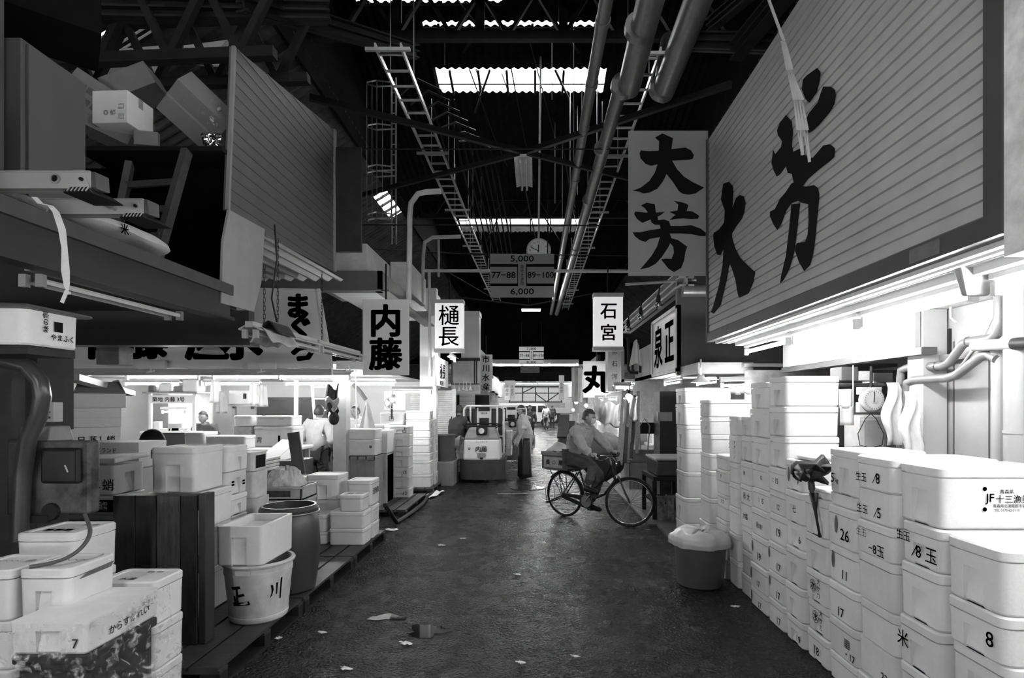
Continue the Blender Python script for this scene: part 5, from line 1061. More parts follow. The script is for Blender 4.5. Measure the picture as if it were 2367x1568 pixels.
m = MB(); m.box(-3.5, -2.62, 2.9, 3.2, 1.985, 2.028); m.bar((-3.35, 3.2, 2.0), (-3.35, 3.7, 2.0), .05); tag(m.build('bracket_shelf', dark), 'dark bracket shelf carrying the foam box under the loft platform', 'shelf')

# ---------------------------------------------------------------- stacks farther up the left side
FG = 'white foam boxes farther up the left side'
pallet('low dark pallet under the tall narrow stack on the left', -3.2, -2.0, 8.7, 10.3, h=.1)
pallet('low dark pallet under the tall bright stacks by the turret truck', -3.2, -1.98, 10.9, 11.85, h=.1)
stack('white foam box%s, %s in the tall narrow stack with hand holes', -2.56, -2.2, 9.8, 10.15, [.101, .265, .46, .634, .815, .99, 1.215, 1.358], FG, handle='f', marks={6: [('f', '占', .25, .5, .1)], 0: [('f', '12', .28, .5, .08)], 2: [('f', '15', .28, .5, .08)]}, jx=.01)
stack('white foam box%s, %s in the front column by the turret truck', -2.55, -2.06, 11.0, 11.35, [.101, .36, .62, .78, .93, 1.08, 1.22, 1.44, 1.61], FG, jx=.008, handle='r')
stack('white foam box%s, %s in the rear column by the turret truck', -2.5, -2.04, 11.4, 11.75, [.101, .36, .62, .78, .93, 1.1, 1.28, 1.44], FG, jx=.008, handle='r')
stack('white foam box%s, %s in the wide stack behind the tall narrow one', -3.05, -2.58, 11.0, 11.4, [.101, .45, .8, 1.1, 1.34, 1.57], FG, jx=.008, marks={4: [('f', '▣', .0, .5, .12, 'soft')]})
stack('white foam box%s, %s in the stack behind the grey crates', -3.15, -2.62, 9.75, 10.15, [.101, .5, .85, 1.13, 1.38], FG, jx=.008, marks={3: [('f', 'N', .3, .5, .12, 'ink', .5)]})
stack('shaded foam box%s, %s in the front stack left of the tall narrow one', -3.13, -2.5, 8.75, 9.2, [.93, 1.185, 1.345], FG, jx=.006, marks={0: [('f', '●', .4, .55, .06, 'soft')]})
for i, (z0, z1, lab) in enumerate(((.101, .5, 'grey ribbed crate at the bottom of the front stack left of the tall narrow one'), (.501, .925, 'grey ribbed crate under the shaded foam boxes, left of the tall narrow stack'))):
    t = thing('ribbed_crate', lab, 'crate', (-2.82, 9, z0)); m = MB(); m.box(-3.14, -2.5, 8.73, 9.22, z0, z1)
    for k in range(6): m.box(-3.14 + .128 * k - .008, -3.14 + .128 * k + .008, 8.715, 8.73, z0, z1)
    m.box(-3.15, -2.49, 8.715, 9.23, z1 - .05, z1); m.build('crate_body', mat('crate_grey', .25, .5, .15, 8), t, world=True)
m = MB(); m.box(-2.5, -2.45, 9.3, 10.4 - .65, .101, .9); m.box(-2.72, -2.45, 9.28, 9.7, .1, .92); tag(m.build('white_panel_box', white_d, bevel=.006), 'white panelled box beside the grey ribbed crates', 'box')
m = MB(); m.box(-2.75, -2.44, 9.26, 9.72, .93, 1.3); tag(m.build('slatted_carton', card_w, bevel=.006), 'pale carton with a grey slatted side behind the shaded foam boxes', 'carton')
# hose and rag on the ground
m = MB(); m.tube([at(890, 1168, 7.6) * 1 + V((0, 0, -.0))] + [V((x, y, .03)) for x, y in ((-2.0, 8.1), (-1.95, 8.9), (-1.93, 9.6), (-2.0, 10.4), (-1.98, 10.9))], .03, 8); tag(m.build('hose', black, smooth='auto'), 'thick dark hose lying along the kerb before the white stacks', 'hose')
m = MB(); m.grid(lambda u, v: V((-1.98 + .18 * (u - .5) + .1 * v, 10.7 + .75 * (v - .5), .02 + .03 * math.sin(5 * u + 4 * v) ** 2)), 8, 10); tag(m.build('paper_sack', foam, smooth=True, solid=.006), 'crumpled white paper sack on the ground by the hose', 'sack')
# ================================================================ people
def skin_mesh(name, vr, edges, m_, parent, sub=2, extra=None, folds=0):
    keys = list(vr); me = bpy.data.meshes.new(name); me.from_pydata([vr[k][0] for k in keys], [(keys.index(a), keys.index(b)) for a, b in edges], [])
    o = bpy.data.objects.new(name, me); COL.objects.link(o); md = o.modifiers.new('s', 'SKIN'); md.use_smooth_shade = True
    for i, k in enumerate(keys):
        r = vr[k][1]; r = r if isinstance(r, tuple) else (r, r); me.skin_vertices[0].data[i].radius = (r[0] * 1.12, r[1] * 1.12); me.skin_vertices[0].data[i].use_root = (i == 0)
    sb = o.modifiers.new('u', 'SUBSURF'); sb.levels = sub; sb.render_levels = sub
    dg = bpy.context.evaluated_depsgraph_get(); dg.update(); nm = bpy.data.meshes.new_from_object(o.evaluated_get(dg)); o.modifiers.clear(); o.data = nm; bpy.data.meshes.remove(me); nm.name = name
    if extra:
        t = bmesh.new(); t.from_mesh(nm); n0 = bpy.data.meshes.new('x'); extra.b.to_mesh(n0); extra.b.free(); t.from_mesh(n0); bpy.data.meshes.remove(n0); t.to_mesh(nm); t.free()
    if folds:
        off = V((random.random() * 9, random.random() * 9, 0)); new = []
        for v in nm.vertices:
            c = v.co + off; r = (1 - abs(noise.noise((c.x * 7, c.y * 7, c.z * 11)))) ** 5; new.append(v.co + v.normal * folds * (r * 1.3 - .55 + .7 * noise.noise(c * 6)))
        for v, c in zip(nm.vertices, new): v.co = c
    nm.materials.clear(); nm.materials.append(m_)
    for p in nm.polygons: p.use_smooth = True
    o.parent = parent; return o
def head_into(k, c, yaw, pitch=0, s=1.0):
    M = Matrix.Translation(c) @ Matrix.Rotation(yaw, 4, 'Z') @ Matrix.Rotation(pitch, 4, 'Y')
    q = bmesh.new(); bmesh.ops.create_uvsphere(q, u_segments=24, v_segments=18, radius=1)
    for v in q.verts:
        x, y, z = v.co; low = max(0, -z)
        X = .098 * x * (1 - .18 * low * (x < 0)); Y = .076 * y * (1 - .38 * low ** 1.5); Z = .118 * z
        if x > .75: X = .098 * x * (.97 if z > -.2 else .98)
        if x > .8 and abs(y) < .25: X += .026 * max(0, 1 - abs(z + .12) / .28) * (1 - abs(y) / .25)          # nose
        if x > .7 and abs(y) < .45 and .05 < z < .3: X -= .006 * (abs(y) > .15)                                 # eye sockets
        if x > .8 and abs(y) < .35 and -.5 < z < -.38: X += .004
        v.co = V((X, Y, Z)) * s
    k.merge(q, M)
    for sy in (1, -1): k.merge(_ball((-.008, sy * .077 * s, -.005), (.022, .01, .032)), M)
    return M
def _ball(c, r):
    q = bmesh.new(); bmesh.ops.create_uvsphere(q, u_segments=10, v_segments=8, radius=1); q.transform(Matrix.Translation(c) @ Matrix.Diagonal((*r, 1))); return q
def hand_into(k, wr, d, curl, side, up=V((0, 0, 1))):
    d = V(d).normalized(); sx = d.cross(up)
    if sx.length < .1: sx = V((0, 1, 0))
    sx.normalize(); nz = sx.cross(d).normalized(); wr = V(wr)
    k.tube([wr - d * .03, wr + d * .02, wr + d * .055, wr + d * .085], [.026, .032, .036, .03], 10)
    for i, (L, o) in enumerate(((.062, -.027), (.072, -.009), (.068, .009), (.054, .026))):
        a = wr + d * .085 + sx * o; e1 = a + (d * math.cos(curl) - nz * math.sin(curl)) * L * .5; e2 = e1 + (d * math.cos(2.2 * curl) - nz * math.sin(2.2 * curl)) * L * .5; k.tube([a - d * .012, e1, e2], [.0105, .0095, .007], 7)
    a = wr + d * .03 + sx * (-.03 * side); b = a + (d * .6 - sx * side * .7 - nz * .3).normalized() * .035; k.tube([a, b, b + (d * .9 - nz * .3).normalized() * .03], [.013, .011, .008], 7)
def person(label, loc, rz, J, top, legs, shoe, hair=hair_m, hyaw=0, hpitch=0, sleeve='wrist', group=None, curl=.5, mask=False, hood=False, bald=False, fat=1.0, cap=None):
    t = thing('person', label, 'person', loc, rz, group); J = {k: V(v) for k, v in J.items()}
    vr = {'hip': (J['hip'], .11), 'chest': (J['chest'], .12), 'neck': (J['neck'], .05), 'skull': (J['neck'].lerp(J['head'], .6), .05)}
    ed = [('hip', 'chest'), ('chest', 'neck'), ('neck', 'skull')]
    for s in 'LR':
        vr.update({'sh' + s: (J['sh' + s], .055), 'el' + s: (J['el' + s], .04), 'wr' + s: (J['wr' + s], .028), 'hp' + s: (J['hp' + s], .085), 'kn' + s: (J['kn' + s], .058), 'an' + s: (J['an' + s], .04)})
        ed += [('chest', 'sh' + s), ('sh' + s, 'el' + s), ('el' + s, 'wr' + s), ('hip', 'hp' + s), ('hp' + s, 'kn' + s), ('kn' + s, 'an' + s)]
    k = MB(); M = head_into(k, J['head'], hyaw, hpitch)
    for s, sd in (('L', 1), ('R', -1)): hand_into(k, J['wr' + s], J['wr' + s] - J['el' + s] if 'hd' + s not in J else J['hd' + s] - J['wr' + s], curl, sd)
    skin_mesh('body', vr, ed, skin_m, t, 2, k)
    b = J['hip'].lerp(J['chest'], .5)
    vr = {'hip': (J['hip'] + V((0, 0, -.06)), .155 * fat), 'belly': (b, .16 * fat), 'chest': (J['chest'], .165 * fat), 'nk': (J['neck'] + V((0, 0, -.03)), .075)}
    ed = [('hip', 'belly'), ('belly', 'chest'), ('chest', 'nk')]
    for s in 'LR':
        vr.update({'sh' + s: (J['sh' + s], .088 * fat), 'ue' + s: (J['sh' + s].lerp(J['el' + s], .55), .075 * fat), 'el' + s: (J['el' + s], .066 * fat)}); ed += [('chest', 'sh' + s), ('sh' + s, 'ue' + s), ('ue' + s, 'el' + s)]
        if sleeve == 'wrist': vr['wr' + s] = (J['el' + s].lerp(J['wr' + s], .92), .05); ed.append(('el' + s, 'wr' + s))
    skin_mesh('jacket', vr, ed, top, t, 3 if loc[1] < 20 else 2, folds=.016)
    if loc[1] < 20 and not hood:
        q = MB(); c = J['neck'] + V((-.005, 0, -.015)); q.tube([c + V((.068 * math.cos(a), .072 * math.sin(a), .022 - .03 * math.cos(a))) for a in [2 * PI * i / 20 for i in range(20)]], .02, 8, closed=True); q.build('collar', top, t, smooth=True)
    vr = {'hip': (J['hip'] + V((0, 0, -.03)), .14)}; ed = []
    for s in 'LR':
        vr.update({'hp' + s: (J['hp' + s], .105), 'mt' + s: (J['hp' + s].lerp(J['kn' + s], .5), .094), 'kn' + s: (J['kn' + s], .078), 'an' + s: (J['kn' + s].lerp(J['an' + s], .92), .062)}); ed += [('hip', 'hp' + s), ('hp' + s, 'mt' + s), ('mt' + s, 'kn' + s), ('kn' + s, 'an' + s)]
    skin_mesh('trousers', vr, ed, legs, t, 3 if loc[1] < 20 else 2, folds=.013)
    for s in 'LR':
        a, b = J['an' + s], J['to' + s]; q = MB(); d = (b - a); d.z = 0; d.normalize(); f = a + V((0, 0, -.045))
        q.tube([f - d * .06 + V((0, 0, .01)), f - d * .02 + V((0, 0, .02)), f + d * .08, f + d * .17 + V((0, 0, -.015)), f + d * .20 + V((0, 0, -.02))], [.03, .045, .043, .036, .018], 10); q.build('shoe', shoe, t, smooth=True)
    if not bald:
        q = bmesh.new(); bmesh.ops.create_uvsphere(q, u_segments=24, v_segments=18, radius=1)
        dl = [v for v in q.verts if not (v.co.z > .38 - .0 * v.co.x or (v.co.x < .05 and v.co.z > -.35) or (v.co.x < .35 and v.co.z > .1))]
        bmesh.ops.delete(q, geom=dl, context='VERTS')
        for v in q.verts:
            n = 1 + .05 * math.sin(17 * v.co.y + 9 * v.co.z) * math.sin(13 * v.co.x); v.co = V((v.co.x * .109 - .004, v.co.y * .087, v.co.z * .128 + .003)) * n
        k = MB(); k.merge(q, M); k.build('hair', hair, t, smooth=True, solid=.006)
    q = MB()
    for sy in (1, -1): q.merge(_ball((.087, sy * .031, .012), (.008, .013, .006)), M)
    q.build('eyes', ink, t)
    if not mask: q = MB(); q.merge(_ball((.091, 0, -.052), (.008, .024, .005)), M); q.build('mouth', mat('lips', .16, .5, .1), t)
    if mask:
        q = bmesh.new(); bmesh.ops.create_uvsphere(q, u_segments=20, v_segments=16, radius=1); bmesh.ops.delete(q, geom=[v for v in q.verts if not (v.co.x > .35 and -.85 < v.co.z < .05)], context='VERTS')
        for v in q.verts: low = max(0, -v.co.z); v.co = V((.116 * v.co.x + (.012 if abs(v.co.y) < .3 else 0), .078 * v.co.y * (1 - .25 * low), .112 * v.co.z))
        k = MB(); k.merge(q, M); k.build('face_mask', cloth_w, t, smooth=True, solid=.004)
    if hood:
        q = MB(); c = J['neck'] + V((-.06, 0, .0)); q.tube([c + V((.1 * math.cos(a) , .1 * math.sin(a), .03 * math.cos(a))) for a in [2 * PI * i / 16 for i in range(16)]], .035, 8, closed=True); q.build('hood', top, t, smooth=True)
    if cap:
        q = bmesh.new(); bmesh.ops.create_uvsphere(q, u_segments=20, v_segments=14, radius=1); bmesh.ops.delete(q, geom=[v for v in q.verts if not .12 < v.co.z < .62], context='VERTS')
        for v in q.verts: v.co = V((v.co.x * .118, v.co.y * .097, v.co.z * .13))
        k = MB(); k.merge(q, M); k.build('headband', cap, t, smooth=True, solid=.006)
    return t
def stand(lean=0, arms=None, step=0, h=1.0, hang=.06):
    J = dict(hip=(0, 0, .92), chest=(lean * .6, 0, 1.26), neck=(lean, 0, 1.45), head=(lean * 1.25 + .02, 0, 1.595),
             shL=(lean * .9, .19, 1.40), elL=(lean * .8 - .02, .25, 1.12), wrL=(lean * .8 + .06, .25, .88), shR=(lean * .9, -.19, 1.40), elR=(lean * .8 - .02, -.25, 1.12), wrR=(lean * .8 + .06, -.25, .88),
             hpL=(0, .095, .88), knL=(.03 + step, .1, .49), anL=(0 + step, .1, .095), toL=(.2 + step, .12, .03), hpR=(0, -.095, .88), knR=(.03 - step * .6, -.1, .49), anR=(-.02 - step, -.1, .095), toR=(.18 - step, -.12, .03))
    if arms: J.update(arms)
    return {k: V(v) * h for k, v in J.items()}

# ---------------------------------------------------------------- bicycle and rider
BX, BY, BR = .45, 8.72, math.radians(-41)
t = thing('bicycle', 'old black delivery bicycle with a rear box, ridden across the aisle', 'bicycle', (BX, BY, 0), BR)
R = .345
def wheel(parent, c, yaw, name):
    Mx = Matrix.Translation(c) @ Matrix.Rotation(yaw, 4, 'Z')
    k = MB(); k.tube([(R * .955 * math.cos(a), 0, R * .955 * math.sin(a)) for a in [2 * PI * i / 48 for i in range(48)]], .0185, 8, closed=True); k.b.transform(Mx); w = k.build('wheel', black, parent, smooth=True)
    k = MB(); k.tube([(R * .895 * math.cos(a), 0, R * .895 * math.sin(a)) for a in [2 * PI * i / 48 for i in range(48)]], .010, 6, closed=True); k.b.transform(Mx); k.build('rim', chrome, w, smooth=True)
    k = MB()
    for i in range(28): a = 2 * PI * i / 28; b = a + (.35 if i % 2 else -.35); k.tube([(.022 * math.cos(b), .025 * (1 if i % 4 < 2 else -1), .022 * math.sin(b)), (R * .89 * math.cos(a), 0, R * .89 * math.sin(a))], .0018, 4)
    k.b.transform(Mx); k.build('spokes', chrome, w)
    k = MB(); k.lathe([(.018, -.05), (.03, -.035), (.02, -.02), (.02, .02), (.03, .035), (.018, .05)], n=12, axis='y'); k.b.transform(Mx); k.build('hub', steel, w)
    k = MB(); k.grid(lambda u, v: V(((R + .022) * math.cos(-.35 + 2.7 * u), .05 * (v - .5) * 1.0, (R + .022 - .02 * (2 * v - 1) ** 2) * math.sin(-.35 + 2.7 * u) )), 24, 4); k.b.transform(Mx @ Matrix.Rotation(-.1, 4, 'Y')); k.build('mudguard', black, parent, smooth=True, solid=.003)
    return w
wheel(t, V((0, 0, R)), 0, 'rear'); ST = math.radians(33); FXc = V((1.17, 0, R)); wheel(t, FXc, ST, 'front')
bb = V((.47, 0, .29)); seat = V((.26, 0, .80)); hd0 = V((.93, 0, .62)); hd1 = V((.86, 0, .86)); hub = V((0, 0, R))
k = MB(); k.tube([hd0 + V((0, 0, .03)), V((.75, 0, .42)), bb], .018, 10); k.tube([hd1, V((.74, 0, .62)), V((.46, 0, .42)), bb + V((-.02, 0, .1))], .015, 10); k.tube([bb, seat], .016, 10); k.tube([hd0, hd1], .02, 10)
for s in (.045, -.045): k.tube([bb + V((0, s * .6, 0)), hub + V((0, s * 1.3, 0))], .011, 8); k.tube([seat + V((-.0, s * .5, -.1)), hub + V((0, s * 1.3, 0))], .010, 8)
k.build('frame', mat('bike_black', .02, .25, .2, 10), t, smooth='auto')
k = MB(); Mf = Matrix.Translation(FXc) @ Matrix.Rotation(ST, 4, 'Z')
for s in (.055, -.055): k.tube([Mf @ V((0, s, 0)), Mf @ V((-.06, s, .12)), Mf @ V((-.16, s * .8, .36)), hd0 + V((.0, s * .5, .0))], .012, 8)
k.build('fork', mat('bike_black', .02), t, smooth='auto')
k = MB(); ca = V((.83, 0, .97)); ch = math.cos(ST); sh_ = math.sin(ST)
k.tube([hd1, ca], .014, 8); k.tube([ca + V((-.16 * ch - .30 * sh_ * -1, .0, .0)) * 0 + V((ca.x * 0 + -.14 * ch - .27 * sh_, .27 * ch - .14 * sh_, .02)) + V((0, 0, 0)), ca + V((.02 - .22 * sh_, .22 * ch, .03)), ca + V((.05, 0, .0)), ca + V((.02 + .22 * sh_, -.22 * ch, .03)), ca + V((-.14 * ch + .27 * sh_, -.27 * ch - .14 * sh_, .02))], .0125, 8) if False else k.tube([ca + V((-.1, .27, .01)), ca + V((.0, .25, .03)), ca + V((.06, .12, .01)), ca + V((.06, -.12, .01)), ca + V((.0, -.25, .03)), ca + V((-.1, -.27, .01))], .0125, 8)
for s in (1, -1): k.tube([ca + V((.06, s * .1, .0)), ca + V((.0, s * .2, -.04)), ca + V((-.06, s * .27, -.03))], .006, 6)
hb = k.build('handlebar', chrome, t, smooth='auto')
k = MB()
for s in (1, -1): k.tube([ca + V((-.12, s * .275, .01)), ca + V((-.0, s * .255, .03))], .018, 8)
k.build('grips', black, hb)
k = MB(); k.lathe([(.03, -.02), (.05, .02), (.052, .03)], ca + V((.13, 0, -.1)), 14, 'x'); k.tube([ca + V((.06, 0, 0)), ca + V((.14, 0, -.08))], .008, 6); k.build('head_lamp', chrome, t, smooth='auto')
k = MB(); k.tube([hd1 + V((.02, 0, 0)), V((.93, -.03, .9)), V((.96, -.04, .75)), FXc + V((-.1, -.05, .25))], .005, 5); k.tube([ca + V((.0, -.2, 0)), ca + V((.12, -.14, -.1)), hd0 + V((.02, -.03, .05))], .005, 5); k.build('brake_cables', black, t)
k = MB(); k.box(.0, .52, -.075, -.05, R - .03, R + .03); k.lathe([(.105, -.085), (.11, -.06), (.1, -.05)], (bb.x, 0, bb.z), 24, 'y'); k.hexa([(0, -.075, R - .05), (.4, -.075, bb.z - .1), (.4, -.05, bb.z - .1), (0, -.05, R - .05), (0, -.075, R), (.4, -.075, bb.z - .03), (.4, -.05, bb.z - .03), (0, -.05, R)]); k.build('chain_case', mat('bike_black', .02), t, bevel=.01)
k = MB(); k.lathe([(.088, -.09), (.088, -.086)], (bb.x, 0, bb.z), 24, 'y'); k.tube([bb + V((0, -.1, 0)), bb + V((.1, -.105, .135))], .011, 8); k.tube([bb + V((0, .06, 0)), bb + V((-.06, .085, -.155))], .011, 8); cr = k.build('crank', steel, t)
k = MB(); k.obox(bb + V((.1, -.15, .135)), (.09, .08, .022)); k.obox(bb + V((-.06, .13, -.155)), (.09, .08, .022)); k.build('pedals', black, cr)
k = MB(); k.hexa([(.12, -.03, .83), (.42, -.02, .85), (.42, .02, .85), (.12, .03, .83), (.1, -.11, .87), (.42, -.025, .875), (.42, .025, .875), (.1, .11, .87)]); k.build('saddle', black, t, bevel=.015)
k = MB()
for s in (.09, -.09): k.bar((-.30, s, .72), (.24, s, .72), .014); k.tube([(-.05, s, .72), (0, s * .7, R)], .007, 6); k.tube([(-.22, s, .72), (-.02, s * .7, R)], .006, 6)
for x in (-.28, -.15, 0, .12, .22): k.bar((x, -.09, .72), (x, .09, .72), .012)
k.build('rear_rack', steel_d, t)
k = MB()
for s in (.08, -.08): k.tube([hub + V((0, s, -.02)), (-.28, s * 1.3, .2)], .012, 6); k.tube([(-.28, s * 1.3, .2), (-.3, s * 1.3, .42), (-.2, s * 1.1, .46)], .005, 5)
k.tube([(-.28, -.105, .2), (-.28, .105, .2)], .012, 6); k.build('stand', black, t)
Mb = Matrix.Translation((BX, BY, 0)) @ Matrix.Rotation(BR, 4, 'Z')
t = thing('delivery_box', 'wooden delivery box with a lettered panel on the bicycle rack', 'box', Mb @ V((-.06, 0, .73)), BR)
k = MB(); k.box(-.26, .24, -.17, .17, 0, .22); k.build('box_body', mat('box_dark_wood', .10, .6, .3, 8), t, bevel=.004)
k = MB(); k.box(-.275, .255, -.185, .185, .215, .275); k.build('box_lid', mat('box_lid', .2, .6, .2, 8), t, bevel=.006)
k = MB(); k.box(-.21, .19, -.176, -.168, .03, .19); pn = k.build('side_panel', mat('panel_light', .33, .6, .15, 10), t)
k = MB(); put_text(k, '長', .085, (-.13, -.178, .11), bold=.002); put_text(k, '○', .075, (-.01, -.178, .11)); put_text(k, '屋', .085, (.12, -.178, .11), bold=.002); k.build('lettering', ink, pn)
c = Mb @ V((-.04, 0, 1.006)); k = MB(); k.grid(lambda u, v: V((.42 * (u - .5), .3 * (v - .5), .003 + (.10 * math.exp(-((u - .25) ** 2) * 14) + .05) * math.sin(PI * u) ** .6 * math.sin(PI * v) ** .6 + .008 * math.sin(19 * u + 7 * v))), 18, 14); o = k.build('towel', cloth_w, smooth=True, solid=.01); o.location = c; o.rotation_euler = (0, 0, BR); tag(o, 'crumpled white towel heaped on the delivery box', 'towel')
J = dict(hip=(.2, 0, .95), chest=(.31, 0, 1.22), neck=(.40, 0, 1.40), head=(.465, 0, 1.535), shL=(.36, .19, 1.34), elL=(.56, .27, 1.12), wrL=(.70, .28, 1.015), shR=(.36, -.19, 1.34), elR=(.54, -.27, 1.10), wrR=(.70, -.28, 1.01), hdL=(.78, .275, 1.01), hdR=(.78, -.275, 1.005),
         hpL=(.24, .1, .91), knL=(.58, .12, .66), anL=(.40, .12, .215), toL=(.55, .12, .18), hpR=(.24, -.1, .91), knR=(.64, -.14, .83), anR=(.53, -.14, .52), toR=(.7, -.14, .46))
person('cyclist in a face mask, grey fleece and dark trousers riding the black bicycle', (BX, BY, 0), BR, J, cloth_g, cloth_m, black, hair=mat('greying_hair', .06, .6, .6, 60), hyaw=.15, hpitch=.15, mask=True, curl=.9)

# ---------------------------------------------------------------- the man in the long apron, and others
J = stand(.1, dict(elR=(.14, -.26, 1.13), wrR=(.28, -.25, .90), elL=(.14, .26, 1.13), wrL=(.26, .24, .89)))
t = person('man in a pale hooded sweatshirt and long black apron standing in the aisle', (-.2, 13.25, 0), PI + .25, J, jacket_w, mat('pale_trousers', .4, .85, .3, 14), black, sleeve='elbow', hood=True, cap=cloth_w, hpitch=.1)
k = MB()
def apf(u, v):
    a = -.9 + 2.75 * u; r = .205 + .05 * v; return V((.02 + r * math.cos(a) * .85, r * math.sin(a), .95 - .90 * v)) + V((.01 * math.sin(8 * u + 3 * v), 0, 0))
k.grid(apf, 20, 10); k.build('apron', apron_m, t, smooth=True, solid=.008)
J = stand(.16, dict(elR=(.2, -.27, 1.1), wrR=(.34, -.2, .95), elL=(.2, .27, 1.1), wrL=(.34, .2, .95)), h=1.0)
person('man in a dark jacket and grey trousers behind the turret truck, his back turned', (-1.83, 12.9, 0), PI / 2 - .25, J, cloth_d, cloth_g, black, fat=1.1)
J = stand(.03, dict(elL=(-.05, .3, 1.13), wrL=(.05, .26, .95), elR=(-.06, -.3, 1.12), wrR=(.1, -.22, .98)))
person('man in a pale jacket standing in the left stall, his back turned', (-3.78, 9.75, 0), PI / 2 - .2, J, jacket_w, cloth_d, black, fat=1.08)
J = stand(.12, dict(elR=(.2, -.3, 1.2), wrR=(.36, -.1, 1.12), elL=(.16, .28, 1.15), wrL=(.34, .18, 1.08)))
person('dark-haired man with a pale sleeve looking out past the stall pillar', (-3.42, 11.0, 0), -PI / 2 - .35, J, cloth_w, cloth_d, black)
J = stand(.1)
person('man inside the lettered pay booth at the back of the left stall', (-6.6, 11.3, -.12), -PI / 2, J, cloth_m, cloth_d, black)
J = stand(.02, step=.12)
person('distant pedestrian in a white coat with a shoulder strap walking away', (.76, 40.5, 0), PI / 2, J, cloth_w, mat('pale_trousers', .5), black, cap=cloth_w)
J = stand(.05)
person('distant person in dark clothes beside the walking pedestrian', (1.25, 42.5, 0), PI / 2, J, cloth_d, cloth_d, black)
person('dark-clad person behind the man in the long apron', (-.25, 24.5, 0), -PI / 2, stand(.04), cloth_m, cloth_d, black)

# ---------------------------------------------------------------- turret trucks
def turret(label, x, y, rz, white_body, detail=True):
    t = thing('turret_truck', label, 'truck', (x, y, 0), rz); r = .52
    k = MB(); n = 24; pts = [(r * math.cos(PI + PI * i / n), r * .75 * math.sin(PI + PI * i / n)) for i in range(n + 1)]
    k.prism([(a, b, .07) for a, b in pts] + [(r, .5, .07), (-r, .5, .07)], (0, 0, .44)); k.build('drum_bumper', mat('drum_dark', .05, .45, .3, 5), t, bevel=.02)
    k = MB(); k.hexa([(-.41, -.30, .5), (.41, -.30, .5), (.43, .3, .5), (-.43, .3, .5), (-.39, -.26, .96), (.39, -.26, .96), (.41, .3, .96), (-.41, .3, .96)]); k.build('body_panel', white_body, t, bevel=.04)
    k = MB(); k.hexa([(-.40, -.27, .955), (.40, -.27, .955), (.40, .25, .955), (-.40, .25, .955), (-.3, -.14, 1.22), (.3, -.14, 1.22), (.3, .2, 1.22), (-.3, .2, 1.22)]); k.build('cowl', grey, t, bevel=.05)
    k = MB(); k.box(-.12, .12, -.29, -.1, 1.06, 1.24); hl = k.build('head_lamp', black, t, bevel=.025)
    k = MB(); k.lathe([(.065, -.295), (.06, -.285)], (0, 0, 1.15), 20, 'y'); k.build('lamp_glass', chrome, hl)
    k = MB(); k.tube([(.44 * math.cos(2 * PI * i / 32), .02 + .3 * math.sin(2 * PI * i / 32), 1.275 + .02 * math.sin(2 * PI * i / 32)) for i in range(32)], .016, 8, closed=True); k.tube([(-.3, -.1, 1.2), (-.42, -.05, 1.27)], .012, 6); k.tube([(.3, -.1, 1.2), (.42, -.05, 1.27)], .012, 6); k.build('steering_ring', steel_d, t, smooth=True)
    k = MB(); k.lathe([(.04, -.28), (.04, -.26)], (0, -.02, .56), 12, 'y'); k.lathe([(.05, .06), (.05, .1)], (0, .0, .0), 14); k.build('tow_socket', black, t)
    k = MB(); a = .46; k.tube([(-a, .32, .62), (-a, .3, 1.62), (-a + .06, .3, 1.70), (a - .06, .3, 1.70), (a, .3, 1.62), (a, .32, .62), (a - .07, .32, .54), (-a + .07, .32, .54)], .024, 8, closed=True)
    for x_ in (-.31, .31): k.tube([(x_, .3, .56), (x_, .3, 1.70)], .022, 8)
    k.tube([(a - .15, .3, 1.0), (a, .3, 1.0)], .014, 6); k.tube([(-a, .3, 1.0), (-a + .15, .3, 1.0)], .014, 6); k.build('guard_frame', white, t, smooth='auto')
    k = MB(); k.box(-.17, .17, .36, .40, 1.0, 1.66); bk = k.build('back_plate', white_d, t)
    k = MB(); k.box(-.11, .11, .345, .359, 1.08, 1.42); k.box(-.13, .13, .345, .359, 1.58, 1.66); k.build('dark_window', black, bk)
    k = MB(); k.box(-.42, .42, .42, .47, .5, 1.64); k.build('load_guard', mat('guard_dark', .03, .6, .3, 6), t)
    k = MB(); k.box(-.5, .5, .5, 1.9, .42, .5); k.build('cargo_deck', dark, t)
    for sx in (-.4, .4):
        k = MB(); k.lathe([(.02, -.06), (.2, -.06), (.2, .06), (.02, .06)], (sx, 1.6, .2), 20, 'x'); k.build('wheel', black, t)
    if detail:
        k = MB(); put_text(k, '内藤', .135, (.0, -.305, .745), bold=.002); put_text(k, '〇', .07, (-.27, -.305, .76)); put_text(k, '▲', .045, (-.27, -.306, .755)); put_text(k, 'エレトラック', .045, (0, -.295, .905)); put_text(k, '構内専', .05, (0, .356, 1.53)); k.build('lettering', ink, t)
        k = MB(); k.box(-.09, .09, -.309, -.30, .56, .66); k.build('plate', grey, t)
    return t
turret('three-wheeled turret truck with a white lettered front, parked facing the camera', -1.2, 12.75, 0, white)
turret('second turret truck with a grey front, farther up the aisle', -.72, 17.2, .1, grey, detail=False)
stack('white foam box%s, %s loaded at the side of the turret truck', -.72, -.56, 13.3, 13.7, [.52, .72, .92, 1.12], FG, jx=.004)

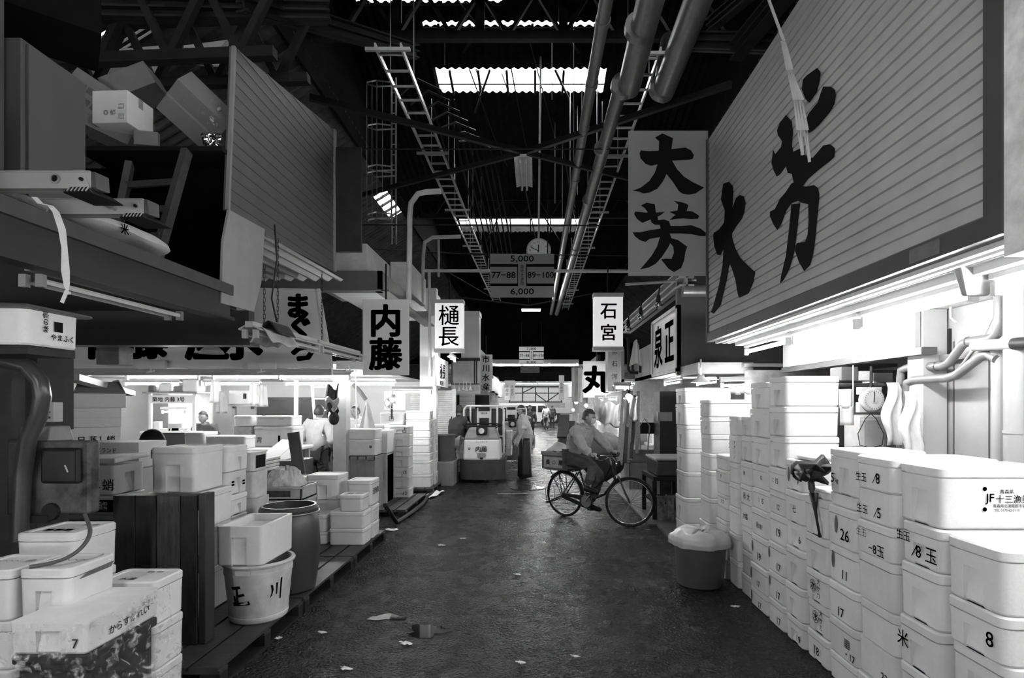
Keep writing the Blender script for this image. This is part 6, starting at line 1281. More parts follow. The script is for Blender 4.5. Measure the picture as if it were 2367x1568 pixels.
# ---------------------------------------------------------------- van at the far end
t = thing('van', 'distant white van crossing the end of the aisle', 'van', (.1, 46.5, 0))
k = MB(); k.prism([(-3.0, 45.7, .35), (1.55, 45.7, .35), (1.75, 45.7, .6), (1.7, 45.7, .95), (1.35, 45.7, 1.15), (.75, 45.7, 1.75), (.5, 45.7, 1.85), (-3.0, 45.7, 1.85)], (0, 1.6, 0)); k.build('van_body', white, t, world=True, bevel=.06)
k = MB(); k.prism([(.2, 45.68, 1.15), (1.2, 45.68, 1.15), (.72, 45.68, 1.68), (.2, 45.68, 1.68)], (0, .02, 0)); k.prism([(-1.2, 45.68, 1.15), (.05, 45.68, 1.15), (.05, 45.68, 1.65), (-1.2, 45.68, 1.65)], (0, .02, 0)); k.build('side_window', glass_dk, t, world=True)
for x in (-2.3, .75): k = MB(); k.lathe([(.05, -.1), (.2, -.1), (.32, -.1), (.32, .1), (.05, .1)], (x, 45.75, .32), 24, 'y'); k.build('wheel', black, t, world=True)
k = MB(); k.box(1.66, 1.74, 45.75, 46.0, .72, .9); k.build('head_lamp', chrome, t, world=True)
# bench of boxes on wheels at the far right
t = thing('trolley', 'dark low trolley with white boxes at the end of the aisle', 'trolley', (2.0, 34, 0)); k = MB(); k.box(1.35, 2.6, 33.6, 34.4, .55, .62)
k.build('deck', dark, t, world=True)
for x in (1.4, 2.5):
    for y in (33.65, 34.3): k = MB(); k.bar((x, y, .55), (x, y, .0), .06); k.build('leg', dark, t, world=True)
stack('white foam box%s, %s of the pair on the dark low trolley', 1.5, 2.4, 33.7, 34.2, [.621, .9, 1.2], 'white boxes on the far trolley')
# ================================================================ left stall contents
def qbox(name, label, cat, px0, py0, px1, py1, Y, dp, m_, group=None, bevel=.005):
    return simple(name, label, cat, (px0, py0, px1, py1), Y, dp, m_, group, bevel)
t = thing('work_table', 'white-topped work table in the left stall carrying the bright boxes', 'table', (-4.3, 8.4, 0))
k = MB(); k.box(-5.1, -3.55, 8.0, 9.0, 1.04, 1.09); k.build('table_top', white, t, world=True, bevel=.01)
for x in (-5.05, -3.62):
    for y in (8.05, 8.93): k = MB(); k.bar((x, y, 0), (x, y, 1.04), .06); k.build('leg', steel, t, world=True)
SG = 'boxes on the work table in the left stall'
foam_box('foam box with a shaded printed front, at the front of the work table', -4.72, -4.14, 8.02, 8.35, 1.091, 1.28, group=SG, marks=[('f', '▸━━━━━', .1, .15, .05)])
foam_box('low wooden-looking box behind the shaded printed one on the work table', -4.55, -4.25, 8.42, 8.75, 1.091, 1.40, lid=False, m_=mat('box_wood', .3, .7, .25, 12), group=SG)
foam_box('bright foam box with a small black label, lower of the pair on the work table', -4.22, -3.62, 8.4, 8.8, 1.091, 1.40, group=SG, marks=[('f', '背', -.35, .35, .09), ('f', '▮', .15, .4, .1)])
foam_box('bright foam box, upper right of the pair on the work table', -4.2, -3.64, 8.42, 8.8, 1.402, 1.56, group=SG, marks=[('f', '~~', .2, .7, .06, 'soft')])
foam_box('bright foam box, upper left next to the pair on the work table', -4.53, -4.24, 8.42, 8.75, 1.402, 1.565, group=SG)
foam_box('rounded foam box at the left end of the work table', -5.08, -4.78, 8.1, 8.5, 1.091, 1.33, group=SG, r=.06)
qbox('grey_board', 'plain grey board standing behind the cardboard sheets in the left stall', 'board', 637, 981, 696, 1060, 9.2, .03, grey_l)
for i, (pts, lab) in enumerate(((((590, 1066), (652, 1018), (690, 1020), (636, 1066)), 'large flattened cardboard sheet tilted in the left stall'), (((636, 1044), (682, 1034), (690, 1058), (650, 1066)), 'smaller flattened cardboard sheet leaning on the large one'))):
    k = MB(); P = [at(x, y, 7.6 + .015 * (1066 - y)) for x, y in pts]; k.prism(P, (0, 0, .012)); tag(k.build('cardboard_sheet', mat('sheet_card', .55, .8, .1, 8)), lab, 'cardboard')
k = MB(); a, b = at(678, 1000, 7.4), at(700, 1145, 7.4); k.bar(a, b, .15, .03, up=(0, 1, 0)); tag(k.build('dark_plank', mat('plank_dark', .06, .6, .3, 6)), 'dark plank leaning upright beside the man in the pale jacket', 'plank')
qbox('dark_crate', 'dark crate under the cardboard sheets in the left stall', 'crate', 600, 1066, 690, 1110, 7.4, .5, plastic_d)
for i in range(4): qbox('tray', ['lowest', 'second lowest', 'third', 'topmost'][i] + ' of the stacked pale trays beside the large foam box', 'tray', 597 - i, 1085 - 8 * i, 610 + i, 1091 - 8 * i, 6.6, .4, plastic_w, 'stacked pale trays')
# stall pillar with the things tied to it
p, q = at(770, 1100, 8.6), at(800, 855, 8.6)
k = MB(); k.box(p.x, q.x, 8.6, 8.8, 0, q.z); tag(k.build('stall_pillar', white_d), 'weathered pillar of the left stall hung with gloves and rags', 'pillar')
k = MB(); c = at(766, 910, 8.45)
k.grid(lambda u, v: c + V((.16 * (u - .3) - .10 * v * (1 - v), -.05 * math.sin(6 * u), .1 - .42 * v + .05 * math.sin(8 * u))), 8, 12); tag(k.build('hanging_gloves', cloth_d, solid=.02), 'bundle of dark gloves and bags tied to the stall pillar', 'gloves')
k = MB(); c = at(768, 935, 8.4); k.grid(lambda u, v: c + V((.18 * (u - .5), -.04 * math.sin(5 * v + 3 * u), -.18 * (v - .5) + .03 * math.sin(7 * u))), 8, 8); tag(k.build('hanging_bag', film_milky, solid=.01), 'pale plastic bag tied under the dark gloves on the stall pillar', 'bag')
k = MB(); c = at(772, 968, 8.45); k.ball(c, (.08, .05, .1), 10, 7); tag(k.build('dark_rag', cloth_d), 'dark ball of rag hanging lowest on the stall pillar', 'rag')
qbox('notice_board', 'grey notice board beside the dark-haired man at the stall pillar', 'board', 795, 943, 809, 980, 9.2, .02, grey)
for i, px in enumerate((800, 822)): k = MB(); k.tube([at(px, 850, 9.0 + i * .3), at(px + 3, 1010, 9.0 + i * .3)], .012, 6); tag(k.build('pull_cord', white), ['left', 'right'][i] + ' of two white cords hanging beside the stall pillar', 'cord')
k = MB(); c = at(848, 930, 9.4); k.grid(lambda u, v: c + V(((.04 + .32 * v) * (u - .5), .04 * math.sin(8 * u), -.62 * v)), 10, 10); tag(k.build('white_coat', cloth_w, smooth=True, solid=.01), 'white coat hanging like a tent right of the stall pillar', 'coat')
k = MB(); c = at(832, 905, 9.5); k.tube([c + V((-.12, 0, .12)), c, c + V((.1, 0, -.14))], .035, 8); tag(k.build('rolled_paper', card), 'rolled paper hung above the dark-haired man', 'roll')
# fan before its board
mb_ = qbox('menu_board', 'pale board with a picture behind the electric fan', 'board', 888, 905, 936, 948, 10.6, .03, white)
t = thing('electric_fan', 'electric fan mounted before the pale picture board on the left', 'fan', at(903, 935, 10.5)); c = at(903, 932, 10.45)
k = MB(); k.tube([c + V((.11 * math.cos(a), 0, .11 * math.sin(a))) for a in [2 * PI * i / 24 for i in range(24)]], .008, 6, closed=True)
for i in range(16): a = 2 * PI * i / 16; k.tube([c, c + V((.11 * math.cos(a), 0, .11 * math.sin(a)))], .003, 4)
k.build('guard', grey, t, world=True)
k = MB()
for i in range(3): a = 2 * PI * i / 3; d = V((math.cos(a), 0, math.sin(a))); e = V((-d.z, 0, d.x)); k.prism([c + d * .02, c + d * .09 + e * .035, c + d * .1 - e * .02], (0, .004, 0))
k.build('blades', plastic_g, t, world=True)
k = MB(); k.tube([c + V((0, .02, 0)), c + V((0, .08, 0)), c + V((0, .08, -.3))], .02, 8); k.build('bracket', steel_d, t, world=True)
k = MB(); put_text(k, '◉~', .12, at(915, 916, 10.59)); k.build('board_picture', ink_soft, mb_)
# booth
t = thing('pay_booth', 'small lettered pay booth at the back of the left stall', 'booth', at(397, 1050, 11))
p, q = at(343, 1035, 11), at(450, 905, 11)
for x in (p.x, q.x - .05): k = MB(); k.box(x, x + .05, 11, 11.05, .5, 1.95); k.build('post', white, t, world=True)
k = MB(); k.box(p.x, q.x, 11.6, 11.64, 0, 1.95); k.build('back_panel', grey_l, t, world=True)
k = MB(); a, b = at(345, 933, 10.98), at(446, 914, 10.98); k.box(a.x, b.x, 10.98, 11.0, a.z, b.z); sgn = k.build('sign_panel', white, t, world=True)
k = MB(); put_text(k, '築地 内藤 3号', .105, ((a.x + b.x) / 2 - .05, 10.976, (a.z + b.z) / 2), bold=.002); k.build('lettering', ink, sgn)
k = MB(); k.box(p.x, q.x, 10.95, 11.6, .5, 1.18); k.build('counter_front', mat('counter_dark', .03, .5, .2, 5), t, world=True)
k = MB(); k.box(p.x - .1, q.x + .1, 10.9, 11.65, 1.18, 1.215); k.build('counter_top', white, t, world=True)
k = MB(); k.box(p.x - .05, q.x + .1, 10.9, 11.7, 1.95, 1.98); k.build('roof_board', wood, t, world=True)
fluoro('lit tube lamp inside the lettered pay booth', at(372, 949, 11.3), at(430, 949, 11.3), hood=.09, hm=white)
for i, (px, py, w_, h_, m_, lab) in enumerate(((365, 975, .12, .18, white, 'white paper sheet clipped at the left of the booth counter'), (405, 968, .2, .14, grey_l, 'pale calculator and notes on the booth counter'), (415, 985, .25, .05, white, 'heap of slips on the booth counter'), (385, 985, .2, .04, card_w, 'folded papers on the booth counter'))):
    k = MB(); c = at(px, py, 11.15); k.box(c.x - w_ / 2, c.x + w_ / 2, 11.1, 11.2, 1.216, 1.216 + h_); tag(k.build('papers', m_), lab, 'papers')
for i, (px, w_, h_, m_, lab) in enumerate(((365, .16, .14, plastic_g, 'round grey bundle on the booth roof'), (395, .24, .17, white, 'white parcel on the booth roof'), (425, .2, .12, card, 'brown parcel at the right end of the booth roof'), (452, .3, .25, cloth_w, 'white bundle beside the booth roof'))):
    k = MB(); c = at(px, 900, 11.3); k.box(c.x - w_ / 2, c.x + w_ / 2, 11.1, 11.4, 1.981, 1.981 + h_); tag(k.build('parcel', m_, bevel=.03), lab, 'parcel')
t = thing('chair', 'dark rounded chair back showing above the boxes in the left stall', 'chair', (-5.2, 7.5, 0))
k = MB(); c = at(352, 1022, 7.4); k.lathe([(.02, -.03), (.16, -.025), (.175, 0), (.16, .03), (.02, .035)], c, 24, 'y'); k.build('backrest', black, t, world=True, smooth=True)
k = MB(); k.tube([(c.x, 7.45, c.z - .1), (c.x, 7.45, .55)], .03, 8); k.box(c.x - .2, c.x + .2, 7.3, 7.7, .5, .56); k.build('seat', black, t, world=True)
k = MB(); k.tube([(c.x, 7.5, .5), (c.x, 7.5, 0)], .03, 8); k.build('leg', steel_d, t, world=True)
# white machine, post, stepladder, hanging hooks, dark cupboards in the stall
t = thing('weigh_machine', 'white boxed machine on a shelf in the middle of the left stall', 'machine', at(550, 935, 10.5)); p, q = at(528, 935, 10.5), at(573, 903, 10.5)
k = MB(); k.box(p.x, q.x, 10.5, 10.9, p.z, q.z); k.build('case', white, t, world=True, bevel=.015)
k = MB(); a, b = at(562, 922, 10.49), at(569, 910, 10.49); k.box(a.x, b.x, 10.49, 10.5, a.z, b.z); k.build('display', black, t, world=True)
k = MB(); k.box(p.x - .1, q.x + .1, 10.45, 10.95, p.z - .04, p.z - .002); k.bar((p.x, 10.7, 0), (p.x, 10.7, p.z - .04), .06); k.bar((q.x, 10.7, 0), (q.x, 10.7, p.z - .04), .06); tag(k.build('machine_stand', steel), 'steel stand under the white boxed machine in the left stall', 'stand')
k = MB(); k.box(-6.4, -4.6, 12.9, 13.3, 0, 1.9); tag(k.build('dark_cupboard', mat('cupboard', .03, .5, .6, 3)), 'dark wooden cupboard along the back of the left stall', 'cupboard')
k = MB(); k.tube([at(685, 880, 9.4), at(684, 1040, 9.4)], .035, 10); tag(k.build('white_post', white, smooth='auto'), 'slim white post in the left stall before the dark cupboard', 'post')
t = thing('stepladder', 'white metal ladder leaning at the back of the left stall', 'ladder', at(730, 1000, 11.5))
for a, b in (((720, 880), (730, 1000)), ((755, 880), (765, 1000))): k = MB(); k.bar(at(*a, 11.8), at(*b, 11.4), .05, .03); k.build('side_rail', white, t, world=True)
for j in range(4): k = MB(); k.bar(at(722 + 2 * j, 895 + 27 * j, 11.7 - .1 * j), at(757 + 2 * j, 895 + 27 * j, 11.7 - .1 * j), .04, .03); k.build('rung', white, t, world=True)
for i, (px, py, m_, lab) in enumerate(((498, 900, cloth_w, 'bundle of white strings hanging left of the white machine'), (588, 905, cloth_w, 'white cloth hung on hooks right of the white machine'), (605, 910, white_d, 'paper tags on hooks right of the white machine'), (512, 925, cloth_g, 'grey cloth hung left of the white machine'))):
    k = MB(); c = at(px, py - 20, 10.2); k.grid(lambda u, v: c + V((.16 * (u - .5) * (1 + .4 * v), .04 * math.sin(9 * u), -.4 * v)), 6, 8); tag(k.build('hanging_cloth', m_, smooth=True, solid=.008), lab, 'cloth')
for i, (px, Y) in enumerate(((345, 8.2), (600, 8.3), (805, 8.4))):
    k = MB(); Y = 7.42; a = at(px - 28, 834, Y); b = at(px + 36, 848, Y); k.box(a.x, b.x, Y, Y + .05, b.z - .03, a.z)
    k.tube([at(px, 846, Y - .05), at(px + 4, 856, Y - .05), at(px - 6, 862, Y - .05), at(px + 12, 858, Y - .05)], .012, 5); tag(k.build('conduit', white), ['left', 'middle', 'right'][i] + ' of three pale cable trunks hung under the long stall sign', 'cable trunk', None)
t = thing('pendant_hood', 'clear dome hood of a lamp hung before the long stall sign', 'lamp', at(490, 815, 6.4)); c = at(489, 812, 6.4)
k = MB(); k.lathe([(.02, .07), (.07, .05), (.12, 0), (.135, -.03)], c, 24, caps=False); k.build('dome', film_mat('dome', .5, .1), t, world=True, smooth=True)
k = MB(); k.tube([c + V((0, 0, .05)), c + V((0, 0, .5))], .006, 5); k.build('cord', black, t, world=True)
qbox('grey_box', 'small grey metal box hung under the dark cross beam on the left', 'box', 222, 800, 275, 843, 5.6, .2, mat('box_grey', .22, .4, .3, 8))
k = MB(); a, b = at(165, 872, 5.2), at(300, 910, 7.0); k.bar(a, b, .12, .06); tag(k.build('lamp_hood', white_d), 'pale slanting unlit lamp hood behind the grimy post', 'lamp hood')

# ================================================================ left side beyond the pillar
def slats(name, label, x0, x1, Y, z0, z1, pitch=.045, m_=None):
    k = MB(); n = int((z1 - z0) / pitch); pr = []
    for i in range(n): z = z0 + pitch * i; pr += [(Y, z), (Y - .012, z + pitch * .3), (Y - .012, z + pitch * .7)]
    pr += [(Y, z1), (Y + .02, z1), (Y + .02, z0)]
    k.prism([(x0, y, z) for y, z in pr], (x1 - x0, 0, 0)); return tag(k.build(name, m_ or white_d), label, 'shutter')
slats('roller_shutter', 'pale roller shutter behind the bright box stacks', -2.9, -1.9, 13.0, 0, 2.06)
slats('roller_shutter', 'narrow roller shutter left of the turret truck cage', -1.88, -1.5, 13.9, 0, 2.0, m_=grey_l)
k = MB(); k.box(-1.92, -1.84, 12.95, 13.05, 0, 2.1); tag(k.build('shutter_rail', white_d), 'pale guide rail between the two roller shutters', 'rail')
k = MB(); k.box(-2.6, -1.75, 12.0, 12.9, .0, .5); tag(k.build('step_blocks', grey), 'grey stepped blocks before the pale roller shutter', 'block')
k = MB(); k.lathe([(.2, 0), (.24, .55), (.26, .56), (.25, .58), (.2, .5), (.18, .05)], (-2.0, 12.35, .502), 24); tag(k.build('grey_tub', plastic_g, smooth='auto'), 'grey round tub between the bright stacks and the turret truck', 'tub')
t = thing('aisle_sign', 'white lit sign panel with dark writing facing the aisle below the lantern sign', 'sign', (-2.02, 12, 2.1)); k = MB(); k.box(-2.06, -2.02, 11.3, 13.0, 2.12, 2.72); k.build('panel', white, t, world=True)
k = MB(); put_text(k, '樋長', .36, (-2.016, 12.2, 2.45), 'r', bold=.008); put_text(k, '株式会社', .12, (-2.016, 12.1, 2.2), 'r', bold=.003); k.build('lettering', ink_soft, t, world=True)
fluoro('lit tube lamp shining on the white aisle sign below the lantern sign', (-1.75, 11.6, 2.72), (-1.75, 12.2, 2.72), hood=.12, hm=white)
fluoro('lit short tube lamp under the left canopy by the fan', at(905, 903, 10.0), at(1000, 903, 10.2), hood=.1, hm=white)
k = MB(); k.box(-1.85, -1.41, 14.0, 14.5, 2.87, 3.95); k.box(-1.87, -1.39, 13.98, 14.5, 3.95, 4.06); tag(k.build('sign_box', mat('blank_sign', .5, .5, .06, 4)), 'blank pale sign box right behind the lantern sign', 'sign')
t = thing('glazed_panel', 'framed pale panel with dark mullions below the blank sign box', 'panel', (-1.75, 14, 2)); k = MB(); k.box(-2.1, -1.38, 14.0, 14.05, 2.0, 2.87); k.build('panel', grey_l, t, world=True)
k = MB()
for x in (-2.08, -1.52, -1.47): k.box(x - .012, x + .012, 13.98, 14.0, 2.25, 2.87)
k.box(-2.1, -1.38, 13.98, 14.0, 2.23, 2.26); k.box(-2.1, -1.38, 13.97, 14.0, 2.82, 2.9); k.build('mullions', dark, t, world=True)
for i, x in enumerate((-2.0, -1.88, -1.78, -1.7, -1.6)):
    k = MB(); k.lathe([(.01, .1), (.02, .06), (.045, -.0), (.048, -.01)], (x, 13.85, 2.10 - .02 * (i % 2)), 12, caps=False); k.tube([(x, 13.85, 2.2), (x, 13.85, 2.3)], .004, 4); tag(k.build('bell_shade', white, smooth=True, solid=.003), 'one of the small white bell-shaped shades in a row under the framed panel', 'shade', 'small bell-shaped shades')
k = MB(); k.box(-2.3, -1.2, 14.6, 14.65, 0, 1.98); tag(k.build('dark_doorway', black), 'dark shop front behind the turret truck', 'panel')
FST = []
def far_stall(sd, y, lab, lamps=1, back=.6, fascia=(2.3, 3.2), fm=None, ex=2.3, ln=3.4, c0=.3):
    xa, xb = sorted((sd * ex, sd * (ex + 3)))
    k = MB(); k.box(xa, xb, y + ln - .05, y + ln, 0, 2.3); struct(k.build('wall_stall', mat('stall_back_%d' % int(back * 100), back, .5, .4, 3)))
    k = MB(); k.box(*sorted((sd * ex, sd * (ex + .08))), y, y + ln, *fascia); tag(k.build('fascia', fm or grey), 'long %s fascia over the %s' % ('grey', lab), 'fascia')
    k = MB(); k.box(xa, xb, y, y + ln, 2.3, 2.36); struct(k.build('ceiling_stall', grey_l))
    t = thing('counter', 'pale counter in the ' + lab, 'counter', (sd * (ex + .5), y + 1.5, 0)); k = MB(); k.box(*sorted((sd * (ex + .15), sd * (ex + .9))), y + c0, y + ln - .4, .8, .86); k.build('counter_top', white, t, world=True)
    k = MB(); k.box(*sorted((sd * (ex + .2), sd * (ex + .85))), y + c0 + .05, y + ln - .45, 0, .8); k.build('counter_base', grey, t, world=True)
    for i in range(lamps): fluoro('lit tube lamp %d-th into the %s' % (i + 1, lab) if lamps > 1 else 'lit tube lamp in the ' + lab, (sd * (ex + .4 + .7 * i), y + .6, 2.2), (sd * (ex + .4 + .7 * i), y + 2.0, 2.2), hood=.1, tm=tube_dim, hm=white)
    for j in range(3 if c0 < 1 else 1):
        yy = y + c0 + .2 + .8 * j; hgt = .2 + .1 * ((j * 7 + int(y)) % 3); x0, x1 = sorted((sd * (ex + .2), sd * (ex + .65))); foam_box('white foam box, %s on the counter of the %s' % (['nearest', 'middle', 'farthest'][j], lab), x0, x1, yy, yy + .55, .861, .861 + hgt, group='foam boxes on far counters')
far_stall(-1, 15.2, 'first left stall beyond the shutters', ex=1.55, back=.3, fascia=(2.3, 3.3), fm=grey)
far_stall(-1, 19.0, 'second left stall beyond the shutters', ex=1.9, back=.35, fascia=(2.3, 3.1), fm=dark)
far_stall(-1, 23.0, 'third left stall beyond the shutters', ex=1.9, back=.5, fascia=(2.3, 2.9), fm=grey_l)
far_stall(-1, 28.0, 'farthest stall on the left', ex=2.1, back=.5)
far_stall(1, 10.2, 'first right stall beyond the bench', ex=2.4, back=.3, fascia=(2.3, 3.0), fm=mat('panel_mid', .1), lamps=2, c0=2.2)
far_stall(1, 13.8, 'second right stall beyond the bench', ex=2.1, back=.55, fascia=(2.3, 3.1), fm=grey, lamps=2)
far_stall(1, 17.6, 'third right stall beyond the bench', ex=1.95, back=.6, fascia=(2.3, 3.3), fm=dark, lamps=2)
far_stall(1, 22.0, 'fourth right stall beyond the bench', ex=1.95, back=.6, fascia=(2.3, 3.2), fm=grey)
far_stall(1, 27.0, 'farthest stall on the right', ex=2.0, back=.6, fascia=(2.3, 3.0), fm=grey_l)
for i, (px, w_, lab, Y) in enumerate(((1172, 6, 'left one of two white vertical banners far up the aisle on the left', 25), (1184, 6, 'right one of two white vertical banners far up the aisle on the left', 26.5), (1298, 6, 'white vertical banner far up the aisle on the right', 26))):
    t = thing('banner', lab, 'banner', at(px, 925, Y)); a, b = at(px - w_, 925, Y), at(px + w_, 880, Y) if i < 2 else at(px + w_, 868, Y); k = MB(); k.box(a.x, b.x, Y, Y + .05, a.z, b.z); k.build('cloth', white, t, world=True)
    k = MB(); put_text(k, '水\n産\n会', .17, ((a.x + b.x) / 2, Y - .005, (a.z + b.z) / 2)); k.build('lettering', ink_soft, t, world=True)
for i, px in enumerate((1326, 1333, 1341)): k = MB(); k.tube([at(px, 850, 13.6 - .2 * i), at(px, 930, 13.6 - .2 * i)], .05, 8); tag(k.build('rolled_blind', [grey_l, grey, white_d][i], smooth='auto'), ['leftmost', 'middle', 'rightmost'][i] + ' of three rolled vertical blinds left of the one-character board', 'blind')
# bare bulbs that dazzle on the right
for i, (px, py, Y, lab) in enumerate(((1332, 930, 14.5, 'dazzling bare bulb left of the cyclist\'s head'), (1355, 938, 15.2, 'dazzling bare bulb just over the cyclist\'s head'), (1325, 948, 19.5, 'small bright bulb deep behind the cyclist'))):
    t = thing('bare_bulb', lab, 'bulb', at(px, py, Y)); c = at(px, py, Y); k = MB(); k.ball(c, .045, 8, 6); k.build('glass', bulb_on, t, world=True); k = MB(); k.tube([c + V((0, 0, .04)), c + V((0, 0, .5))], .008, 5); k.build('flex', black, t, world=True)
fluoro('lit hooded lamp with a bright tube below the narrow weathered board', at(1418, 893, 9.6), at(1458, 893, 9.6), hood=.16, hm=grey_l)
fluoro('lit tube lamp left end of the pair behind the cyclist', at(1375, 922, 11.5), at(1398, 922, 11.5), hood=.08, hm=white)
fluoro('lit tube lamp right end of the pair behind the cyclist', at(1402, 920, 11.5), at(1430, 920, 11.5), hood=.08, hm=white)
for i, (px, py, lab, w_) in enumerate(((1388, 925, 'white shirt hanging behind the cyclist, left', .3), (1415, 932, 'white crumpled plastic hanging behind the cyclist', .28), (1460, 915, 'cluster of white paper slips hung by the leaning poles', .22), (1448, 925, 'narrow white towel hung by the leaning poles', .12))):
    k = MB(); c = at(px, py, 10.6 - .4 * i); k.grid(lambda u, v: c + V((w_ * (u - .5) * (1 - .3 * math.sin(3 * v)), .05 * math.sin(9 * u + 3 * v), -.42 * v + .04 * math.sin(6 * u))), 8, 9); tag(k.build('hanging_cloth', cloth_w, smooth=True, solid=.008), lab, 'cloth')
k = MB(); c = at(1470, 800, 9.0); k.grid(lambda u, v: c + V(((.08 + .14 * v) * (u - .5), .05 * math.sin(9 * u), -.38 * v + .1 * (1 - abs(u - .5)))), 8, 8); tag(k.build('white_bag', film_milky, smooth=True, solid=.008), 'white plastic bag hung beside the brush-lettered side sign', 'bag')
k = MB(); k.tube([at(1452, 780, 9.1), at(1453, 855, 9.1), at(1458, 862, 9.1), at(1475, 862, 9.1)], .025, 8); k.tube([at(1462, 840, 9.1), at(1462, 862, 9.1)], .02, 6); k.tube([at(1480, 840, 9.1), at(1480, 862, 9.1)], .02, 6); tag(k.build('water_pipe', steel_d, smooth='auto'), 'dark water pipe with two valve stems below the white bag on the right', 'pipe')
# leaning poles, tub, bench, bundle on the right behind the bicycle
for i, (a, b, r_, m_) in enumerate((((1445, 905), (1432, 1075), .05, wood), ((1453, 900), (1444, 1070), .035, wood_d), ((1460, 905), (1451, 1070), .035, wood), ((1466, 915), (1459, 1060), .03, wood_d), ((1470, 960), (1455, 1065), .04, wood), ((1476, 905), (1472, 1050), .03, wood))):
    k = MB(); k.bar(at(*a, 10.9), at(*b, 10.3), r_ * 2.2, r_); tag(k.build('leaning_pole', m_), ['pale broad board leaning leftmost of the poles behind the steel tub', 'dark pole leaning next to the broad pale board', 'third of the poles leaning behind the steel tub, counted from the left', 'fourth of the poles leaning behind the steel tub, counted from the left', 'short pole leaning across the others behind the steel tub', 'rightmost pole leaning behind the steel tub'][i], 'pole')
k = MB(); c = at(1400, 1040, 11.6)
k.grid(lambda u, v: c + V((.42 * math.cos(2 * PI * u) * math.sin(PI * v) ** .5 + .03 * math.sin(9 * v), .3 * math.sin(2 * PI * u) * math.sin(PI * v) ** .5, -.62 + .95 * (1 - v) + .04 * math.sin(4 * PI * u + 9 * v))), 30, 16); tag(k.build('wrapped_bundle', cloth_m, smooth=True), 'dark tarpaulin-wrapped bundle behind the cyclist', 'bundle')
t = thing('steel_tub', 'large square steel tub with a bright rim, right of the bicycle', 'tub', at(1500, 1112, 11.4)); p, q = at(1457, 1112, 11.3), at(1552, 1040, 11.3)
k = MB(); z0, z1 = .0, .82
x0, x1, y0, y1 = p.x - .02, q.x + .2, 11.3, 12.4
for a in ((x0, x1, y0, y0 + .015), (x0, x1, y1 - .015, y1), (x0, x0 + .015, y0, y1), (x1 - .015, x1, y0, y1)): k.box(*a, z0, z1)
k.box(x0, x1, y0, y1, 0, .02); k.box(x0, x1, y0, y1, z1 - .25, z1 - .24); k.build('tub_body', mat('tub_steel', .3, .4, .2, 5, metal=.2), t, world=True)
k = MB()
for a in ((x0 - .02, x1, y0 - .02, y0 + .02), (x0 - .02, x0 + .02, y0, y1), (x0, x1, y1 - .02, y1 + .02)): k.box(*a, z1 - .01, z1 + .015)
k.build('rim', steel, t, world=True)
k = MB(); k.box(x1 - .35, x1 - .3, y0 - .03, y0, z1 - .08, z1 - .02); k.build('latch', steel, t, world=True)
t = thing('low_bench', 'dark low bench carrying an enamel tray, beside the farthest tall stack', 'bench', (1.78, 8.6, 0))
k = MB(); k.box(1.74, 2.3, 8.3, 9.2, .60, .66); k.build('bench_top', wood_d, t, world=True)
for x in (1.76, 2.24):
    for y in (8.33, 9.13): k = MB(); k.bar((x, y, 0), (x, y, .6), .06); k.build('leg', wood_d, t, world=True)
k = MB(); k.box(1.76, 2.25, 8.34, 9.1, .25, .28); k.build('lower_shelf', wood_d, t, world=True)
t = thing('enamel_tray', 'dark lidded tank with a white enamel top on the low bench', 'tank', (1.78, 8.6, .66)); k = MB(); k.box(1.80, 2.3, 8.35, 9.1, .661, .9); k.build('tank_body', mat('tank_dark', .05, .3, .3, 6), t, world=True, bevel=.02); k = MB(); k.box(1.78, 2.32, 8.32, 9.12, .9, .93); k.build('tank_lid', white_d, t, world=True, bevel=.01)
for i in range(3): k = MB(); x = 1.79 + .14 * i; k.box(x, x + .1, 8.2 + .02 * i, 8.3 + .02 * i, .0, .40); k.box(x - .008, x + .108, 8.19 + .02 * i, 8.31 + .02 * i, .36, .4); tag(k.build('narrow_crate', mat('worn_crate', .25, .6, .8, 14), bevel=.006), ['left', 'middle', 'right'][i] + ' of three worn narrow crates stood under the low bench', 'crate')
t = thing('display_case', 'dark cabinet with shelves behind the farthest tall stack', 'cabinet', at(1530, 990, 10)); k = MB(); p, q = at(1525, 1040, 9.6), at(1560, 905, 9.6); k.box(p.x, q.x + .5, 9.6, 10.1, 0, q.z); k.build('case', mat('case_dark', .05, .5, .4, 6), t, world=True); k = MB(); k.box(p.x - .05, p.x + .2, 9.55, 9.6, 1.45, 1.6); k.build('label_plate', white_d, t, world=True)
k = MB(); k.bar(at(1480, 990, 10.1), at(1545, 990, 10.1), .1, .2); tag(k.build('dark_rail_board', black), 'black horizontal board behind the steel tub', 'board')
k = MB(); k.tube([at(1480, 1040, 10.0), at(1478, 985, 10.0), at(1490, 968, 10.0), at(1502, 985, 10.0), at(1497, 1040, 10.2)], .012, 6); tag(k.build('looped_hose', white_d, smooth='auto'), 'pale looped hose hanging over the steel tub', 'hose')
for i, (a, b) in enumerate((((1305, 960), (1300, 1012)), ((1318, 975), (1298, 1030)))): k = MB(); k.bar(at(*a, 17), at(*b, 16), .3, .06); tag(k.build('dark_board', dark), ['dark upright board', 'dark leaning board'][i] + ' at the right kerb beyond the standing man', 'board')
